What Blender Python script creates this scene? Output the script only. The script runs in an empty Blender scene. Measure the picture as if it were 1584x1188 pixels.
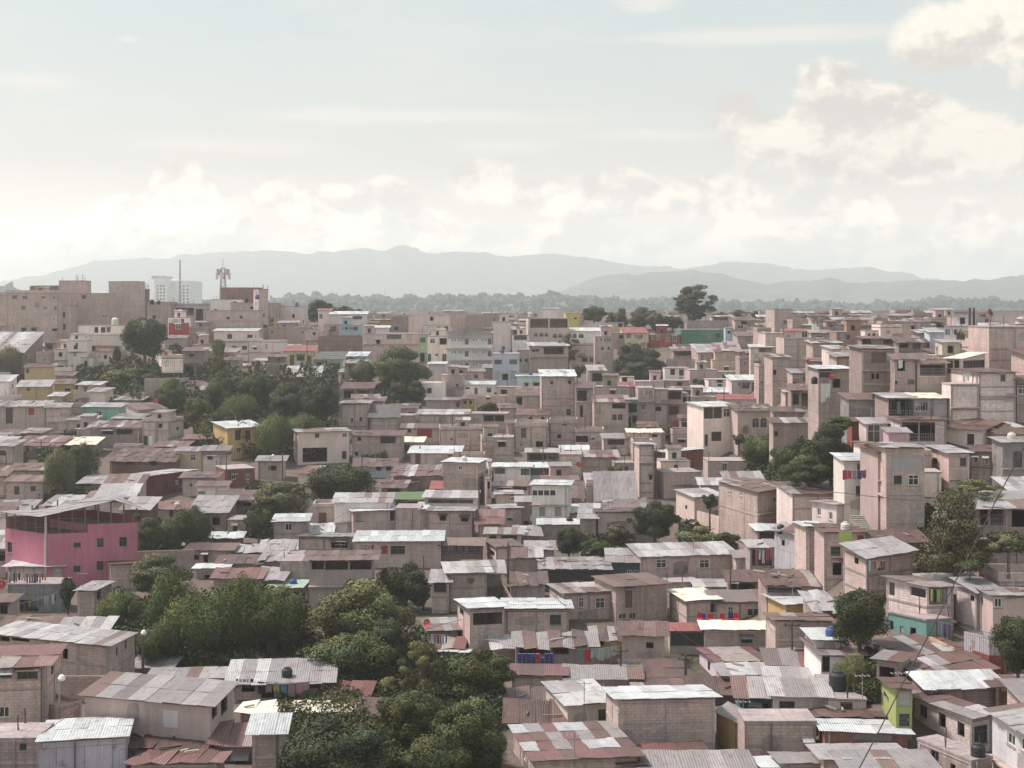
import bpy, math, random
import numpy as np
from mathutils import Vector, noise
R = random.Random(7)
NR = np.random.RandomState(5)
S = bpy.context.scene
COL = S.collection
FPX, HY, CZ = 2176.0, 478.0, 30.0      # focal length and horizon row of the 1584 px photograph, eye height
# ---------------------------------------------------------------- camera
cam = bpy.data.cameras.new('camera'); camo = bpy.data.objects.new('camera', cam); COL.objects.link(camo)
cam.sensor_width = 36; cam.lens = 36 * FPX / 1584; cam.shift_y = -(594 - HY) / 1584
cam.clip_start = 0.5; cam.clip_end = 40000
camo.location = (0, 0, CZ); camo.rotation_euler = (math.pi / 2, 0, 0); S.camera = camo
# ---------------------------------------------------------------- exposure
S.view_settings.view_transform = 'Standard'; S.view_settings.look = 'None'
S.view_settings.gamma = 1; S.view_settings.exposure = 0.5
S.cycles.max_bounces = 6; S.cycles.diffuse_bounces = 3; S.cycles.glossy_bounces = 2
S.cycles.transmission_bounces = 2; S.cycles.transparent_max_bounces = 6; S.cycles.volume_bounces = 3
try: S.cycles.use_denoising = True
except Exception: pass
# ---------------------------------------------------------------- sun and sky
SUN_EL, SUN_AZ = math.radians(56), math.radians(-75)    # azimuth measured from the view direction, clockwise
sd = bpy.data.lights.new('sun', 'SUN'); sd.energy = 4.0; sd.angle = math.radians(9); sd.color = (1, 0.895, 0.83)
so = bpy.data.objects.new('sun', sd); COL.objects.link(so)
_d = Vector((math.sin(SUN_AZ) * math.cos(SUN_EL), math.cos(SUN_AZ) * math.cos(SUN_EL), math.sin(SUN_EL)))
so.rotation_euler = _d.to_track_quat('Z', 'Y').to_euler(); so.location = (0, 0, 200)

class NT:
    def __init__(s, nt): s.nt = nt
    def n(s, t, **k):
        nd = s.nt.nodes.new(t)
        for a, b in k.items(): setattr(nd, a, b)
        return nd
    def l(s, a, b): s.nt.links.new(a, b)
    def put(s, sock, v):
        if isinstance(v, bpy.types.NodeSocket): s.l(v, sock)
        elif isinstance(v, (tuple, list)) and len(v) == 3 and sock.type == 'RGBA': sock.default_value = (*v, 1)
        else: sock.default_value = v
    def m(s, op, a, b=0.0, c=None, clamp=False):
        nd = s.n('ShaderNodeMath', operation=op, use_clamp=clamp)
        s.put(nd.inputs[0], a); s.put(nd.inputs[1], b)
        if c is not None: s.put(nd.inputs[2], c)
        return nd.outputs[0]
    def mix(s, f, a, b, mode='MIX'):
        nd = s.n('ShaderNodeMix', data_type='RGBA', blend_type=mode)
        s.put(nd.inputs[0], f); s.put(nd.inputs[6], a); s.put(nd.inputs[7], b)
        return nd.outputs[2]
    def ss(s, x, lo, hi, a=0.0, b=1.0):
        nd = s.n('ShaderNodeMapRange', interpolation_type='SMOOTHSTEP')
        for i, v in enumerate((x, lo, hi, a, b)): s.put(nd.inputs[i], v)
        return nd.outputs[0]
    def noise(s, vec, scale, det=4, rough=.55, dist=0.0):
        nd = s.n('ShaderNodeTexNoise'); s.put(nd.inputs['Vector'], vec)
        nd.inputs['Scale'].default_value = scale; nd.inputs['Detail'].default_value = det
        nd.inputs['Roughness'].default_value = rough; nd.inputs['Distortion'].default_value = dist
        return nd.outputs[0]
    def vscale(s, v, sc):
        nd = s.n('ShaderNodeVectorMath', operation='MULTIPLY'); s.put(nd.inputs[0], v); nd.inputs[1].default_value = sc
        return nd.outputs[0]
    def vadd(s, v, o):
        nd = s.n('ShaderNodeVectorMath', operation='ADD'); s.put(nd.inputs[0], v); nd.inputs[1].default_value = o
        return nd.outputs[0]

wd = bpy.data.worlds.new('World'); S.world = wd; wd.use_nodes = True
w = NT(wd.node_tree); wd.node_tree.nodes.clear()
out = w.n('ShaderNodeOutputWorld'); bg = w.n('ShaderNodeBackground'); w.l(bg.outputs[0], out.inputs[0])
tc = w.n('ShaderNodeTexCoord').outputs['Generated']
nv = w.n('ShaderNodeVectorMath', operation='NORMALIZE'); w.l(tc, nv.inputs[0]); dirv = nv.outputs[0]
sp = w.n('ShaderNodeSeparateXYZ'); w.l(dirv, sp.inputs[0])
az = w.m('ARCTAN2', sp.outputs[0], sp.outputs[1]); el = w.m('ARCSINE', sp.outputs[2])
sky = w.n('ShaderNodeTexSky', sky_type='NISHITA', sun_disc=False, sun_elevation=SUN_EL, sun_rotation=SUN_AZ)
sky.air_density = 1.2; sky.dust_density = 3.0
skc = w.n('ShaderNodeVectorMath', operation='SCALE'); w.l(sky.outputs[0], skc.inputs[0]); skc.inputs['Scale'].default_value = 0.07
veil = w.mix(w.ss(el, 0.02, 0.24), (0.62, 0.55, 0.48), (0.415, 0.505, 0.505))
base = w.mix(0.86, skc.outputs[0], veil)
def field(blobs):
    acc = None
    for (x, y, rx, ry) in blobs:
        a = math.atan((x - 792) / FPX); e = math.atan((HY - y) / FPX * math.cos(a))
        p = w.m('DIVIDE', w.m('SUBTRACT', az, a), rx / FPX); q = w.m('DIVIDE', w.m('SUBTRACT', el, e), ry / FPX)
        r = w.m('SQRT', w.m('ADD', w.m('MULTIPLY', p, p), w.m('MULTIPLY', q, q)))
        acc = r if acc is None else w.m('SMOOTH_MIN', acc, r, 0.25)
    return w.m('SUBTRACT', 1.0, acc)
CUM = [(285,300,48,46),(335,335,72,42),(205,345,70,42),(90,375,130,34),(15,390,80,30),(430,300,40,28),(500,325,80,40),(600,308,50,36),(580,345,110,32),
       (745,280,62,44),(850,300,62,42),(960,300,110,44),(1100,305,120,40),(1250,308,56,44),(1300,350,110,34),(1350,318,36,32),(1490,335,58,36),(1540,395,90,26),
       (1290,150,78,56),(1390,185,100,64),(1240,215,130,70),(1470,220,110,60),(1560,235,80,50),(1140,170,50,40),(1500,60,120,70),(1590,30,120,90),(1350,260,160,40)]
WSP = [(1170,58,280,22),(55,125,95,20),(200,60,22,9),(330,228,260,22),(760,225,150,20),(1000,208,160,16),(1000,8,60,20),(640,180,420,16)]
nv1 = w.vscale(dirv, (1, 1, 1.35))
n1 = w.noise(nv1, 17, 9, .6, .15); n1b = w.noise(w.vadd(nv1, (-0.006, 0, 0.010)), 17, 9, .6, .15)
n3 = w.noise(dirv, 5, 4)
F1 = field(CUM); hor = w.ss(el, 0.10, 0.02, -0.5, 0.75)
F1 = w.m('MAXIMUM', F1, hor)
dens = w.ss(w.m('ADD', F1, w.m('MULTIPLY', w.m('SUBTRACT', n1, 0.47), 1.75)), 0.03, 0.36)
# clouds nearly overhead and behind, so the dome lights the place softly
F2 = field(WSP)
nw = w.noise(w.vscale(dirv, (1, 1, 7)), 9, 7, .65, .3)
wisp = w.ss(w.m('ADD', F2, w.m('MULTIPLY', w.m('SUBTRACT', nw, 0.5), 1.9)), 0.0, 0.9, 0.0, 0.62)
n2 = w.noise(nv1, 6.5, 6, .55); n2b = w.noise(w.vadd(nv1, (-0.016, 0, 0.024)), 6.5, 6, .55)
lit = w.ss(w.m('ADD', w.m('MULTIPLY', w.m('SUBTRACT', n1, n1b), .8), w.m('MULTIPLY', w.m('SUBTRACT', n2, n2b), 1.0)), -0.08, 0.08)
puff = w.mix(lit, (0.46, 0.425, 0.385), (0.80, 0.71, 0.61))
c1 = w.mix(wisp, base, (0.66, 0.615, 0.55))
streak = w.ss(w.noise(w.vscale(dirv, (1, 1, 4)), 6, 6, .6), 0.42, 0.75, 0.0, 0.35)
c1 = w.mix(streak, c1, (0.60, 0.575, 0.53))
c2 = w.mix(w.m('MULTIPLY', dens, 0.93), c1, puff)
low = w.ss(el, -0.01, -0.10)
glow = w.n('ShaderNodeVectorMath', operation='SCALE'); w.l(c2, glow.inputs[0]); w.l(w.ss(el, 0.11, 0.02, 0.97, 1.9), glow.inputs['Scale'])
c3 = w.mix(low, glow.outputs[0], (0.34, 0.31, 0.28))
w.l(c3, bg.inputs[0]); bg.inputs[1].default_value = 1.05

# ---------------------------------------------------------------- materials
def mat(name):
    m = bpy.data.materials.new(name); m.use_nodes = True; m.node_tree.nodes.clear()
    t = NT(m.node_tree); o = t.n('ShaderNodeOutputMaterial'); b = t.n('ShaderNodeBsdfPrincipled')
    t.l(b.outputs[0], o.inputs[0]); b.inputs['Specular IOR Level'].default_value = 0.25; b.inputs['Roughness'].default_value = .85
    return m, t, b
def bump(t, b, h, s=.5, d=.02):
    n = t.n('ShaderNodeBump'); t.l(h, n.inputs['Height']); n.inputs['Strength'].default_value = s; n.inputs['Distance'].default_value = d
    t.l(n.outputs[0], b.inputs['Normal'])
def streaks(t, pos, amt=.35):
    a = t.noise(pos, .35, 5, .6)
    v = t.noise(t.vscale(pos, (2.2, 2.2, .25)), 1.0, 5, .65)
    c = t.noise(pos, 3.5, 4, .7)
    s = t.m('ADD', t.m('MULTIPLY', t.m('SUBTRACT', a, .5), 1.1), t.m('ADD', t.m('MULTIPLY', t.m('SUBTRACT', v, .5), 1.3), t.m('MULTIPLY', t.m('SUBTRACT', c, .5), .8)))
    return t.m('ADD', 1.0, t.m('MULTIPLY', s, amt * 2))
M = {}
def tinted(t, amt=.12):
    oi = t.n('ShaderNodeObjectInfo')
    c = t.mix(1.0, oi.outputs['Color'], t.mix(oi.outputs['Random'], (1 - amt,) * 3, (1 + amt,) * 3), 'MULTIPLY')
    return t.mix(1.0, c, t.n('ShaderNodeVertexColor', layer_name='Col').outputs[0], 'MULTIPLY')
def wall_mat(name, kind):
    m, t, b = mat(name); pos = t.n('ShaderNodeNewGeometry').outputs['Position']
    uv = t.n('ShaderNodeUVMap', uv_map='uv').outputs[0]; c = tinted(t)
    if kind in ('block', 'washed'):
        k = t.n('ShaderNodeTexBrick'); t.l(uv, k.inputs['Vector']); k.inputs['Scale'].default_value = 1
        k.inputs['Brick Width'].default_value = .40; k.inputs['Row Height'].default_value = .20; k.inputs['Mortar Size'].default_value = .016
        k.inputs['Mortar Smooth'].default_value = .3
        k.inputs['Color1'].default_value = (1.06, 1.05, 1.04, 1); k.inputs['Color2'].default_value = (.86, .85, .84, 1); k.inputs['Mortar'].default_value = (.66, .64, .63, 1) if kind == 'block' else (.8,.79,.78,1)
        k2 = t.n('ShaderNodeTexBrick'); t.l(uv, k2.inputs['Vector']); k2.inputs['Scale'].default_value = 1; k2.offset = 0
        k2.inputs['Brick Width'].default_value = 2.9; k2.inputs['Row Height'].default_value = 1.32; k2.inputs['Mortar Size'].default_value = .085
        k2.inputs['Mortar Smooth'].default_value = .05
        c = t.mix(1.0, c, k.outputs[0], 'MULTIPLY')
        c = t.mix(t.m('MULTIPLY', k2.outputs['Fac'], .45), c, t.mix(1.0, tinted(t), (.78, .76, .74) if kind == 'block' else (.9,.88,.86), 'MULTIPLY'))
        bump(t, b, t.m('MULTIPLY', k.outputs['Fac'], -1), .6, .012)
        st = streaks(t, pos, .32)
    elif kind == 'tin':
        sx = t.n('ShaderNodeSeparateXYZ'); t.l(uv, sx.inputs[0])
        wv = t.m('SINE', t.m('MULTIPLY', sx.outputs[0], 2 * math.pi / .18))
        k = t.n('ShaderNodeTexBrick'); t.l(uv, k.inputs['Vector']); k.inputs['Scale'].default_value = 1; k.offset = .5
        k.inputs['Brick Width'].default_value = 1.6; k.inputs['Row Height'].default_value = 1.9; k.inputs['Mortar Size'].default_value = .02
        k.inputs['Color1'].default_value = (1.1, 1.1, 1.1, 1); k.inputs['Color2'].default_value = (.72, .72, .72, 1); k.inputs['Mortar'].default_value = (.5, .5, .5, 1)
        c = t.mix(1.0, c, k.outputs[0], 'MULTIPLY')
        rust = t.ss(t.noise(pos, .9, 6, .7), .55, .66, 0, .6)
        c = t.mix(rust, c, (.16, .085, .06)); bump(t, b, wv, .5, .03); st = streaks(t, pos, .22)
        b.inputs['Roughness'].default_value = .6
    else:
        n = t.noise(pos, 9, 5, .7); bump(t, b, n, .25, .02); st = streaks(t, pos, .22 if kind == 'plaster' else .38)
        if kind == 'concrete':
            k2 = t.n('ShaderNodeTexBrick'); t.l(uv, k2.inputs['Vector']); k2.inputs['Scale'].default_value = 1; k2.offset = 0
            k2.inputs['Brick Width'].default_value = 2.6; k2.inputs['Row Height'].default_value = 1.3; k2.inputs['Mortar Size'].default_value = .05
            c = t.mix(t.m('MULTIPLY', k2.outputs['Fac'], .45), c, (.17, .14, .13))
    c = t.mix(1.0, c, t.n('ShaderNodeCombineColor').outputs[0], 'MULTIPLY') if False else c
    cc = t.n('ShaderNodeVectorMath', operation='SCALE'); t.l(c, cc.inputs[0]); t.l(st, cc.inputs['Scale'])
    t.l(cc.outputs[0], b.inputs['Base Color']); M[kind] = m
for k in ('block', 'washed', 'tin', 'plaster', 'concrete'): wall_mat(k + '_wall', k)
def simple(name, rough=.8, spec=.25, amt=.1, attr=False, dirt=.15, metal=0):
    m, t, b = mat(name); c = tinted(t, amt); pos = t.n('ShaderNodeNewGeometry').outputs['Position']
    st = streaks(t, pos, dirt)
    cc = t.n('ShaderNodeVectorMath', operation='SCALE'); t.l(c, cc.inputs[0]); t.l(st, cc.inputs['Scale'])
    t.l(cc.outputs[0], b.inputs['Base Color']); b.inputs['Roughness'].default_value = rough
    b.inputs['Specular IOR Level'].default_value = spec; b.inputs['Metallic'].default_value = metal
    M[name] = m; return m, t, b
simple('paint', .6, .3); simple('cloth', .95, .1, .05, True, .1); simple('bark', .95, .1, .2, False, .35); simple('wood', .9, .1, .2, False, .4)
simple('forest', 1, 0, .1, True, .45)
m, t, b = simple('glass', .12, .6, .2, False, .05)
# tin roof sheets: colour of each sheet in 'Col', corrugation along v
m, t, b = mat('roof_sheet'); a = t.n('ShaderNodeVertexColor', layer_name='Col'); pos = t.n('ShaderNodeNewGeometry').outputs['Position']
uv = t.n('ShaderNodeUVMap', uv_map='uv').outputs[0]; sx = t.n('ShaderNodeSeparateXYZ'); t.l(uv, sx.inputs[0])
wv = t.m('SINE', t.m('MULTIPLY', sx.outputs[0], 2 * math.pi / .16))
rn = t.noise(t.vscale(uv, (2.4, .35, 1)), 1.0, 6, .7); rn2 = t.noise(pos, 1.1, 6, .75)
c = t.mix(t.ss(t.m('ADD', t.m('MULTIPLY', rn, .5), t.m('MULTIPLY', rn2, .5)), .49, .62, 0, .62), a.outputs[0], (.17, .10, .08))
lum = t.n('ShaderNodeRGBToBW'); t.l(a.outputs[0], lum.inputs[0])
c = t.mix(t.ss(lum.outputs[0], .45, .62), c, a.outputs[0])           # new white sheets stay clean
st = streaks(t, pos, .26); st = t.m('ADD', st, t.m('MULTIPLY', wv, .07))
cc = t.n('ShaderNodeVectorMath', operation='SCALE'); t.l(c, cc.inputs[0]); t.l(st, cc.inputs['Scale']); t.l(cc.outputs[0], b.inputs['Base Color'])
bump(t, b, wv, .6, .025); b.inputs['Roughness'].default_value = .5; b.inputs['Specular IOR Level'].default_value = .4; M['roof'] = m
# leaves
m, t, b = mat('leaves'); a = t.n('ShaderNodeVertexColor', layer_name='Col'); oi = t.n('ShaderNodeObjectInfo')
c = t.mix(1.0, a.outputs[0], oi.outputs['Color'], 'MULTIPLY'); t.l(c, b.inputs['Base Color']); b.inputs['Roughness'].default_value = .7
b.inputs['Specular IOR Level'].default_value = .12; M['leaf'] = m
# ground
m, t, b = mat('ground'); pos = t.n('ShaderNodeNewGeometry').outputs['Position']
g1 = t.noise(pos, .05, 6, .65); g2 = t.noise(pos, .8, 6, .7)
c = t.mix(t.ss(g1, .50, .62), (.13, .098, .085), (.055, .058, .034)); c = t.mix(t.ss(g2, .45, .7, 0, .7), c, (.20, .17, .15))
t.l(c, b.inputs['Base Color']); bump(t, b, g2, .7, .3); M['ground'] = m
m, t, b = mat('hill'); pos = t.n('ShaderNodeNewGeometry').outputs['Position']
g = t.noise(pos, .012, 9, .7); t.l(t.mix(t.ss(g, .4, .62), (.030, .050, .050), (.085, .10, .09)), b.inputs['Base Color']); M['hill'] = m
m, t, b = mat('town_ground'); pos = t.n('ShaderNodeNewGeometry').outputs['Position']; M['plain'] = m
g = t.noise(pos, .006, 8, .75); t.l(t.mix(t.ss(g, .45, .6), (.03, .045, .03), (.14, .12, .11)), b.inputs['Base Color'])

# ---------------------------------------------------------------- mesh building
class MB:
    def __init__(s): s.v = []; s.f = []; s.uv = []; s.c = []
    def face(s, pts, uv=None, col=(1, 1, 1)):
        i = len(s.v); s.v += [tuple(p) for p in pts]; s.f.append(tuple(range(i, i + len(pts))))
        s.uv += uv if uv else [(0, 0)] * len(pts); s.c += [(*col, 1)] * len(pts)
    def box(s, o, a, b, c, col=(1, 1, 1), uvs=(0, 0)):
        """box with corner o and edge vectors a, b, c"""
        o, a, b, c = Vector(o), Vector(a), Vector(b), Vector(c)
        la, lb, lc = a.length, b.length, c.length; u0, v0 = uvs
        if a.cross(b).dot(c) < 0: a, b = b, a; la, lb = lb, la
        P = [o, o + a, o + a + b, o + b, o + c, o + a + c, o + a + b + c, o + b + c]
        for q, (x, y) in (((3, 2, 1, 0), (la, lb)), ((4, 5, 6, 7), (la, lb)), ((0, 1, 5, 4), (la, lc)), ((1, 2, 6, 5), (lb, lc)), ((2, 3, 7, 6), (la, lc)), ((3, 0, 4, 7), (lb, lc))):
            s.face([P[k] for k in q], [(u0, v0), (u0 + x, v0), (u0 + x, v0 + y), (u0, v0 + y)], col)
    def cbox(s, c, x, y, z, col=(1, 1, 1)): s.box((c[0] - x / 2, c[1] - y / 2, c[2]), (x, 0, 0), (0, y, 0), (0, 0, z), col)
    def tube(s, pts, rad, n=7, col=(1, 1, 1), cap=True):
        pts = [Vector(p) for p in pts]; rings = []
        if not isinstance(rad, (list, tuple)): rad = [rad] * len(pts)
        for i, p in enumerate(pts):
            d = (pts[min(i + 1, len(pts) - 1)] - pts[max(i - 1, 0)]).normalized()
            a = d.cross(Vector((0, 0, 1)) if abs(d.z) < .9 else Vector((1, 0, 0))).normalized(); b = d.cross(a)
            rings.append([p + rad[i] * (math.cos(2 * math.pi * k / n) * a + math.sin(2 * math.pi * k / n) * b) for k in range(n)])
        i0 = len(s.v)
        for r in rings: s.v += [tuple(q) for q in r]
        for i in range(len(rings) - 1):
            for k in range(n):
                k2 = (k + 1) % n; s.f.append((i0 + i * n + k, i0 + i * n + k2, i0 + (i + 1) * n + k2, i0 + (i + 1) * n + k))
                s.uv += [(0, 0)] * 4; s.c += [(*col, 1)] * 4
        if cap:
            for q in (tuple(i0 + k for k in range(n)), tuple(i0 + (len(rings) - 1) * n + k for k in range(n - 1, -1, -1))):
                s.f.append(q); s.uv += [(0, 0)] * n; s.c += [(*col, 1)] * n
    def lathe(s, c, prof, n=14, col=(1, 1, 1)):
        i0 = len(s.v); c = Vector(c)
        for r, z in prof: s.v += [(c.x + r * math.cos(2 * math.pi * k / n), c.y + r * math.sin(2 * math.pi * k / n), c.z + z) for k in range(n)]
        for i in range(len(prof) - 1):
            for k in range(n):
                k2 = (k + 1) % n; s.f.append((i0 + i * n + k, i0 + i * n + k2, i0 + (i + 1) * n + k2, i0 + (i + 1) * n + k)); s.uv += [(0, 0)] * 4; s.c += [(*col, 1)] * 4
    def build(s, name, material, parent=None, color=(1, 1, 1), origin=None):
        me = bpy.data.meshes.new(name); v = s.v
        if origin is not None: v = [(a - origin[0], b - origin[1], c - origin[2]) for a, b, c in v]
        me.from_pydata(v, [], s.f); uv = me.uv_layers.new(name='uv')
        uv.data.foreach_set('uv', [x for p in s.uv for x in p])
        ca = me.color_attributes.new('Col', 'FLOAT_COLOR', 'CORNER'); ca.data.foreach_set('color', [x for p in s.c for x in p])
        me.materials.append(M[material]); o = bpy.data.objects.new(name, me); COL.objects.link(o); o.color = (*color, 1)
        if parent is not None: o.parent = parent
        elif origin is not None: o.location = origin
        return o
def tag(o, label, cat, group=None, kind=None):
    if label: o['label'] = label
    if cat: o['category'] = cat
    if group: o['group'] = group
    if kind: o['kind'] = kind
    return o
def thing(name, label, cat, loc, group=None):
    o = bpy.data.objects.new(name, None); COL.objects.link(o); o.location = loc; o.empty_display_size = .5
    return tag(o, label, cat, group)

# ---------------------------------------------------------------- lie of the land
YL = [478, 500, 520, 550, 600, 650, 700, 750, 800, 850, 900, 1000, 1100, 1188, 1400]
DL = [470, 400, 365, 335, 295, 258, 228, 205, 185, 167, 150, 120, 99, 84, 60]
DR = [430, 345, 265, 188, 160, 150, 142, 135, 128, 120, 112, 100, 88, 80, 60]
def tx(px):
    t = min(1, max(0, (px - 1080) / 320)); return t * t * (3 - 2 * t)
def dfun(px, py):
    t = tx(px); return float((1 - t) * np.interp(py, YL, DL) + t * np.interp(py, YL, DR))
def W(px, py, d): return Vector(((px - 792) / FPX * d, d, CZ - (py - HY) / FPX * d))
def gz(X, Y):
    px = 792 + X / Y * FPX; t = tx(px)
    if Y > 425.5:
        return float(np.interp(Y, [425, 470, 560, 900, 2000, 40000], [gz(X / Y * 425, 425), 29.2, 26, 2, -8, -8]))
    ys = np.linspace(478, 1400, 120); ds = (1 - t) * np.interp(ys, YL, DL) + t * np.interp(ys, YL, DR)
    d = max(Y, 60); py = float(np.interp(d, ds[::-1], ys[::-1])); return CZ - (py - HY) / FPX * d
# ---------------------------------------------------------------- houses
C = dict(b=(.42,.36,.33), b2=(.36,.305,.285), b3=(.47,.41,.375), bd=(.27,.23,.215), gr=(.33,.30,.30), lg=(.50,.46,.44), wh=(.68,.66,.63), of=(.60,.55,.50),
         pk=(.52,.19,.26), ye=(.48,.33,.16), ye2=(.50,.38,.22), cr=(.58,.48,.34), tq=(.30,.52,.45), bl=(.34,.44,.50), lb=(.50,.53,.60), gn=(.09,.21,.14), lgn=(.36,.47,.30),
         rd=(.30,.07,.07), mar=(.16,.045,.06), br=(.20,.12,.10), rb=(.27,.17,.15), sal=(.42,.28,.245), dk=(.045,.045,.055), lime=(.30,.34,.13), teal=(.035,.13,.14), lav=(.46,.42,.47), bei=(.46,.38,.28))
PAL = {'W': [((.50,.52,.535), 3), ((.42,.43,.45), 1.2), ((.56,.57,.58), .8)], 'X': [((.36,.36,.38), 2), ((.16,.075,.078), 1.6), ((.24,.22,.225), 2), ((.45,.46,.48), 1), ((.12,.07,.065), 1)], 'L': [((.33,.31,.32), 3), ((.265,.245,.255), 2), ((.43,.42,.43), 1.2), ((.18,.12,.11), .7)], 'G': [((.24,.215,.22), 4), ((.30,.272,.28), 2), ((.17,.14,.14), 1), ((.17,.10,.09), .8)],
       'R': [((.115,.064,.060), 4), ((.155,.092,.084), 2), ((.085,.052,.05), 2), ((.27,.24,.24), .7)], 'M': [((.14,.08,.074), 3), ((.25,.225,.23), 3), ((.40,.375,.38), 1.0), ((.10,.064,.06), 1.2)],
       'D': [((.25,.068,.07), 4), ((.20,.06,.06), 1)], 'T': [((.16,.075,.075), 3), ((.30,.25,.245), 1.2), ((.11,.065,.06), 1.3), ((.20,.11,.105), 1)], 'N': [((.40,.52,.44), 1)], 'C': [((.72,.66,.56), 3), ((.62,.55,.47), 1)], 'K': [((.09,.085,.085), 1)], 'E': [((.10, .16, .07), 1)]}
def pick(pal, rr):
    t = sum(x[1] for x in pal) * rr.random()
    for c, p in pal:
        t -= p
        if t <= 0: return c
    return pal[0][0]
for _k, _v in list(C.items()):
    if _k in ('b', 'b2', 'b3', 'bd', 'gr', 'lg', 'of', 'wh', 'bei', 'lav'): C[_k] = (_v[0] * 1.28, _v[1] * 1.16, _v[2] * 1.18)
HOUSES = []     # (x0, x1, ytop, ybase, footprint, landmark, thing)
FOOT = []
def hit(A, U, px, py):
    """where the ray of pixel px,py meets the vertical plane through A along U: distance along U and height"""
    r = (px - 792) / FPX; d = (A.y * U.x - A.x * U.y) / (U.x - r * U.y) if abs(U.x - r * U.y) > 1e-6 else A.y
    X = r * d; return (X - A.x) * U.x + (d - A.y) * U.y, CZ - (py - HY) / FPX * d
def unit_xy(v): v = Vector((v.x, v.y, 0)); return v.normalized()
def wall_grid(mb, A, U, L, z0, z1, N, ops, z1b=None, dep=.16):
    """front wall from A along U, openings cut through it, with reveals"""
    us = sorted({0, L} | {o[0] for o in ops} | {o[1] for o in ops}); zs = sorted({z0, z1} | {o[2] for o in ops} | {o[3] for o in ops})
    P = lambda u, z: (A.x + U.x * u, A.y + U.y * u, z); off = A.x * .37
    for i in range(len(us) - 1):
        for j in range(len(zs) - 1):
            a, b, c, d = us[i], us[i + 1], zs[j], zs[j + 1]
            if any(o[0] <= a + 1e-6 and o[1] >= b - 1e-6 and o[2] <= c + 1e-6 and o[3] >= d - 1e-6 for o in ops): continue
            mb.face([P(a, c), P(b, c), P(b, d), P(a, d)], [(a + off, c), (b + off, c), (b + off, d), (a + off, d)])
    if z1b is not None and abs(z1b - z1) > 1e-3:
        if z1b > z1: mb.face([P(0, z1), P(L, z1), P(L, z1b)], [(off, z1), (L + off, z1), (L + off, z1b)])
    I = -N * dep
    for a, b, c, d in [o[:4] for o in ops]:
        for (p, q) in (((a, c), (b, c)), ((b, c), (b, d)), ((b, d), (a, d)), ((a, d), (a, c))):
            p0, q0 = Vector(P(*p)), Vector(P(*q)); mb.face([q0, p0, p0 + I, q0 + I], [(0, 0), (.4, 0), (.4, .1), (0, .1)])
ARCHCOL = [(.4, .36, .34)]
FR = {'w': (.72, .70, .66), 'g': (.12, .11, .11), 'b': (.10, .10, .11), 'D': (.16, .10, .08), 'B': (.05, .05, .05), 'W': (.7, .69, .66), 'R': (.30, .05, .05), 'a': (.50, .44, .40), 'Y': (.12, .12, .14)}
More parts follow.
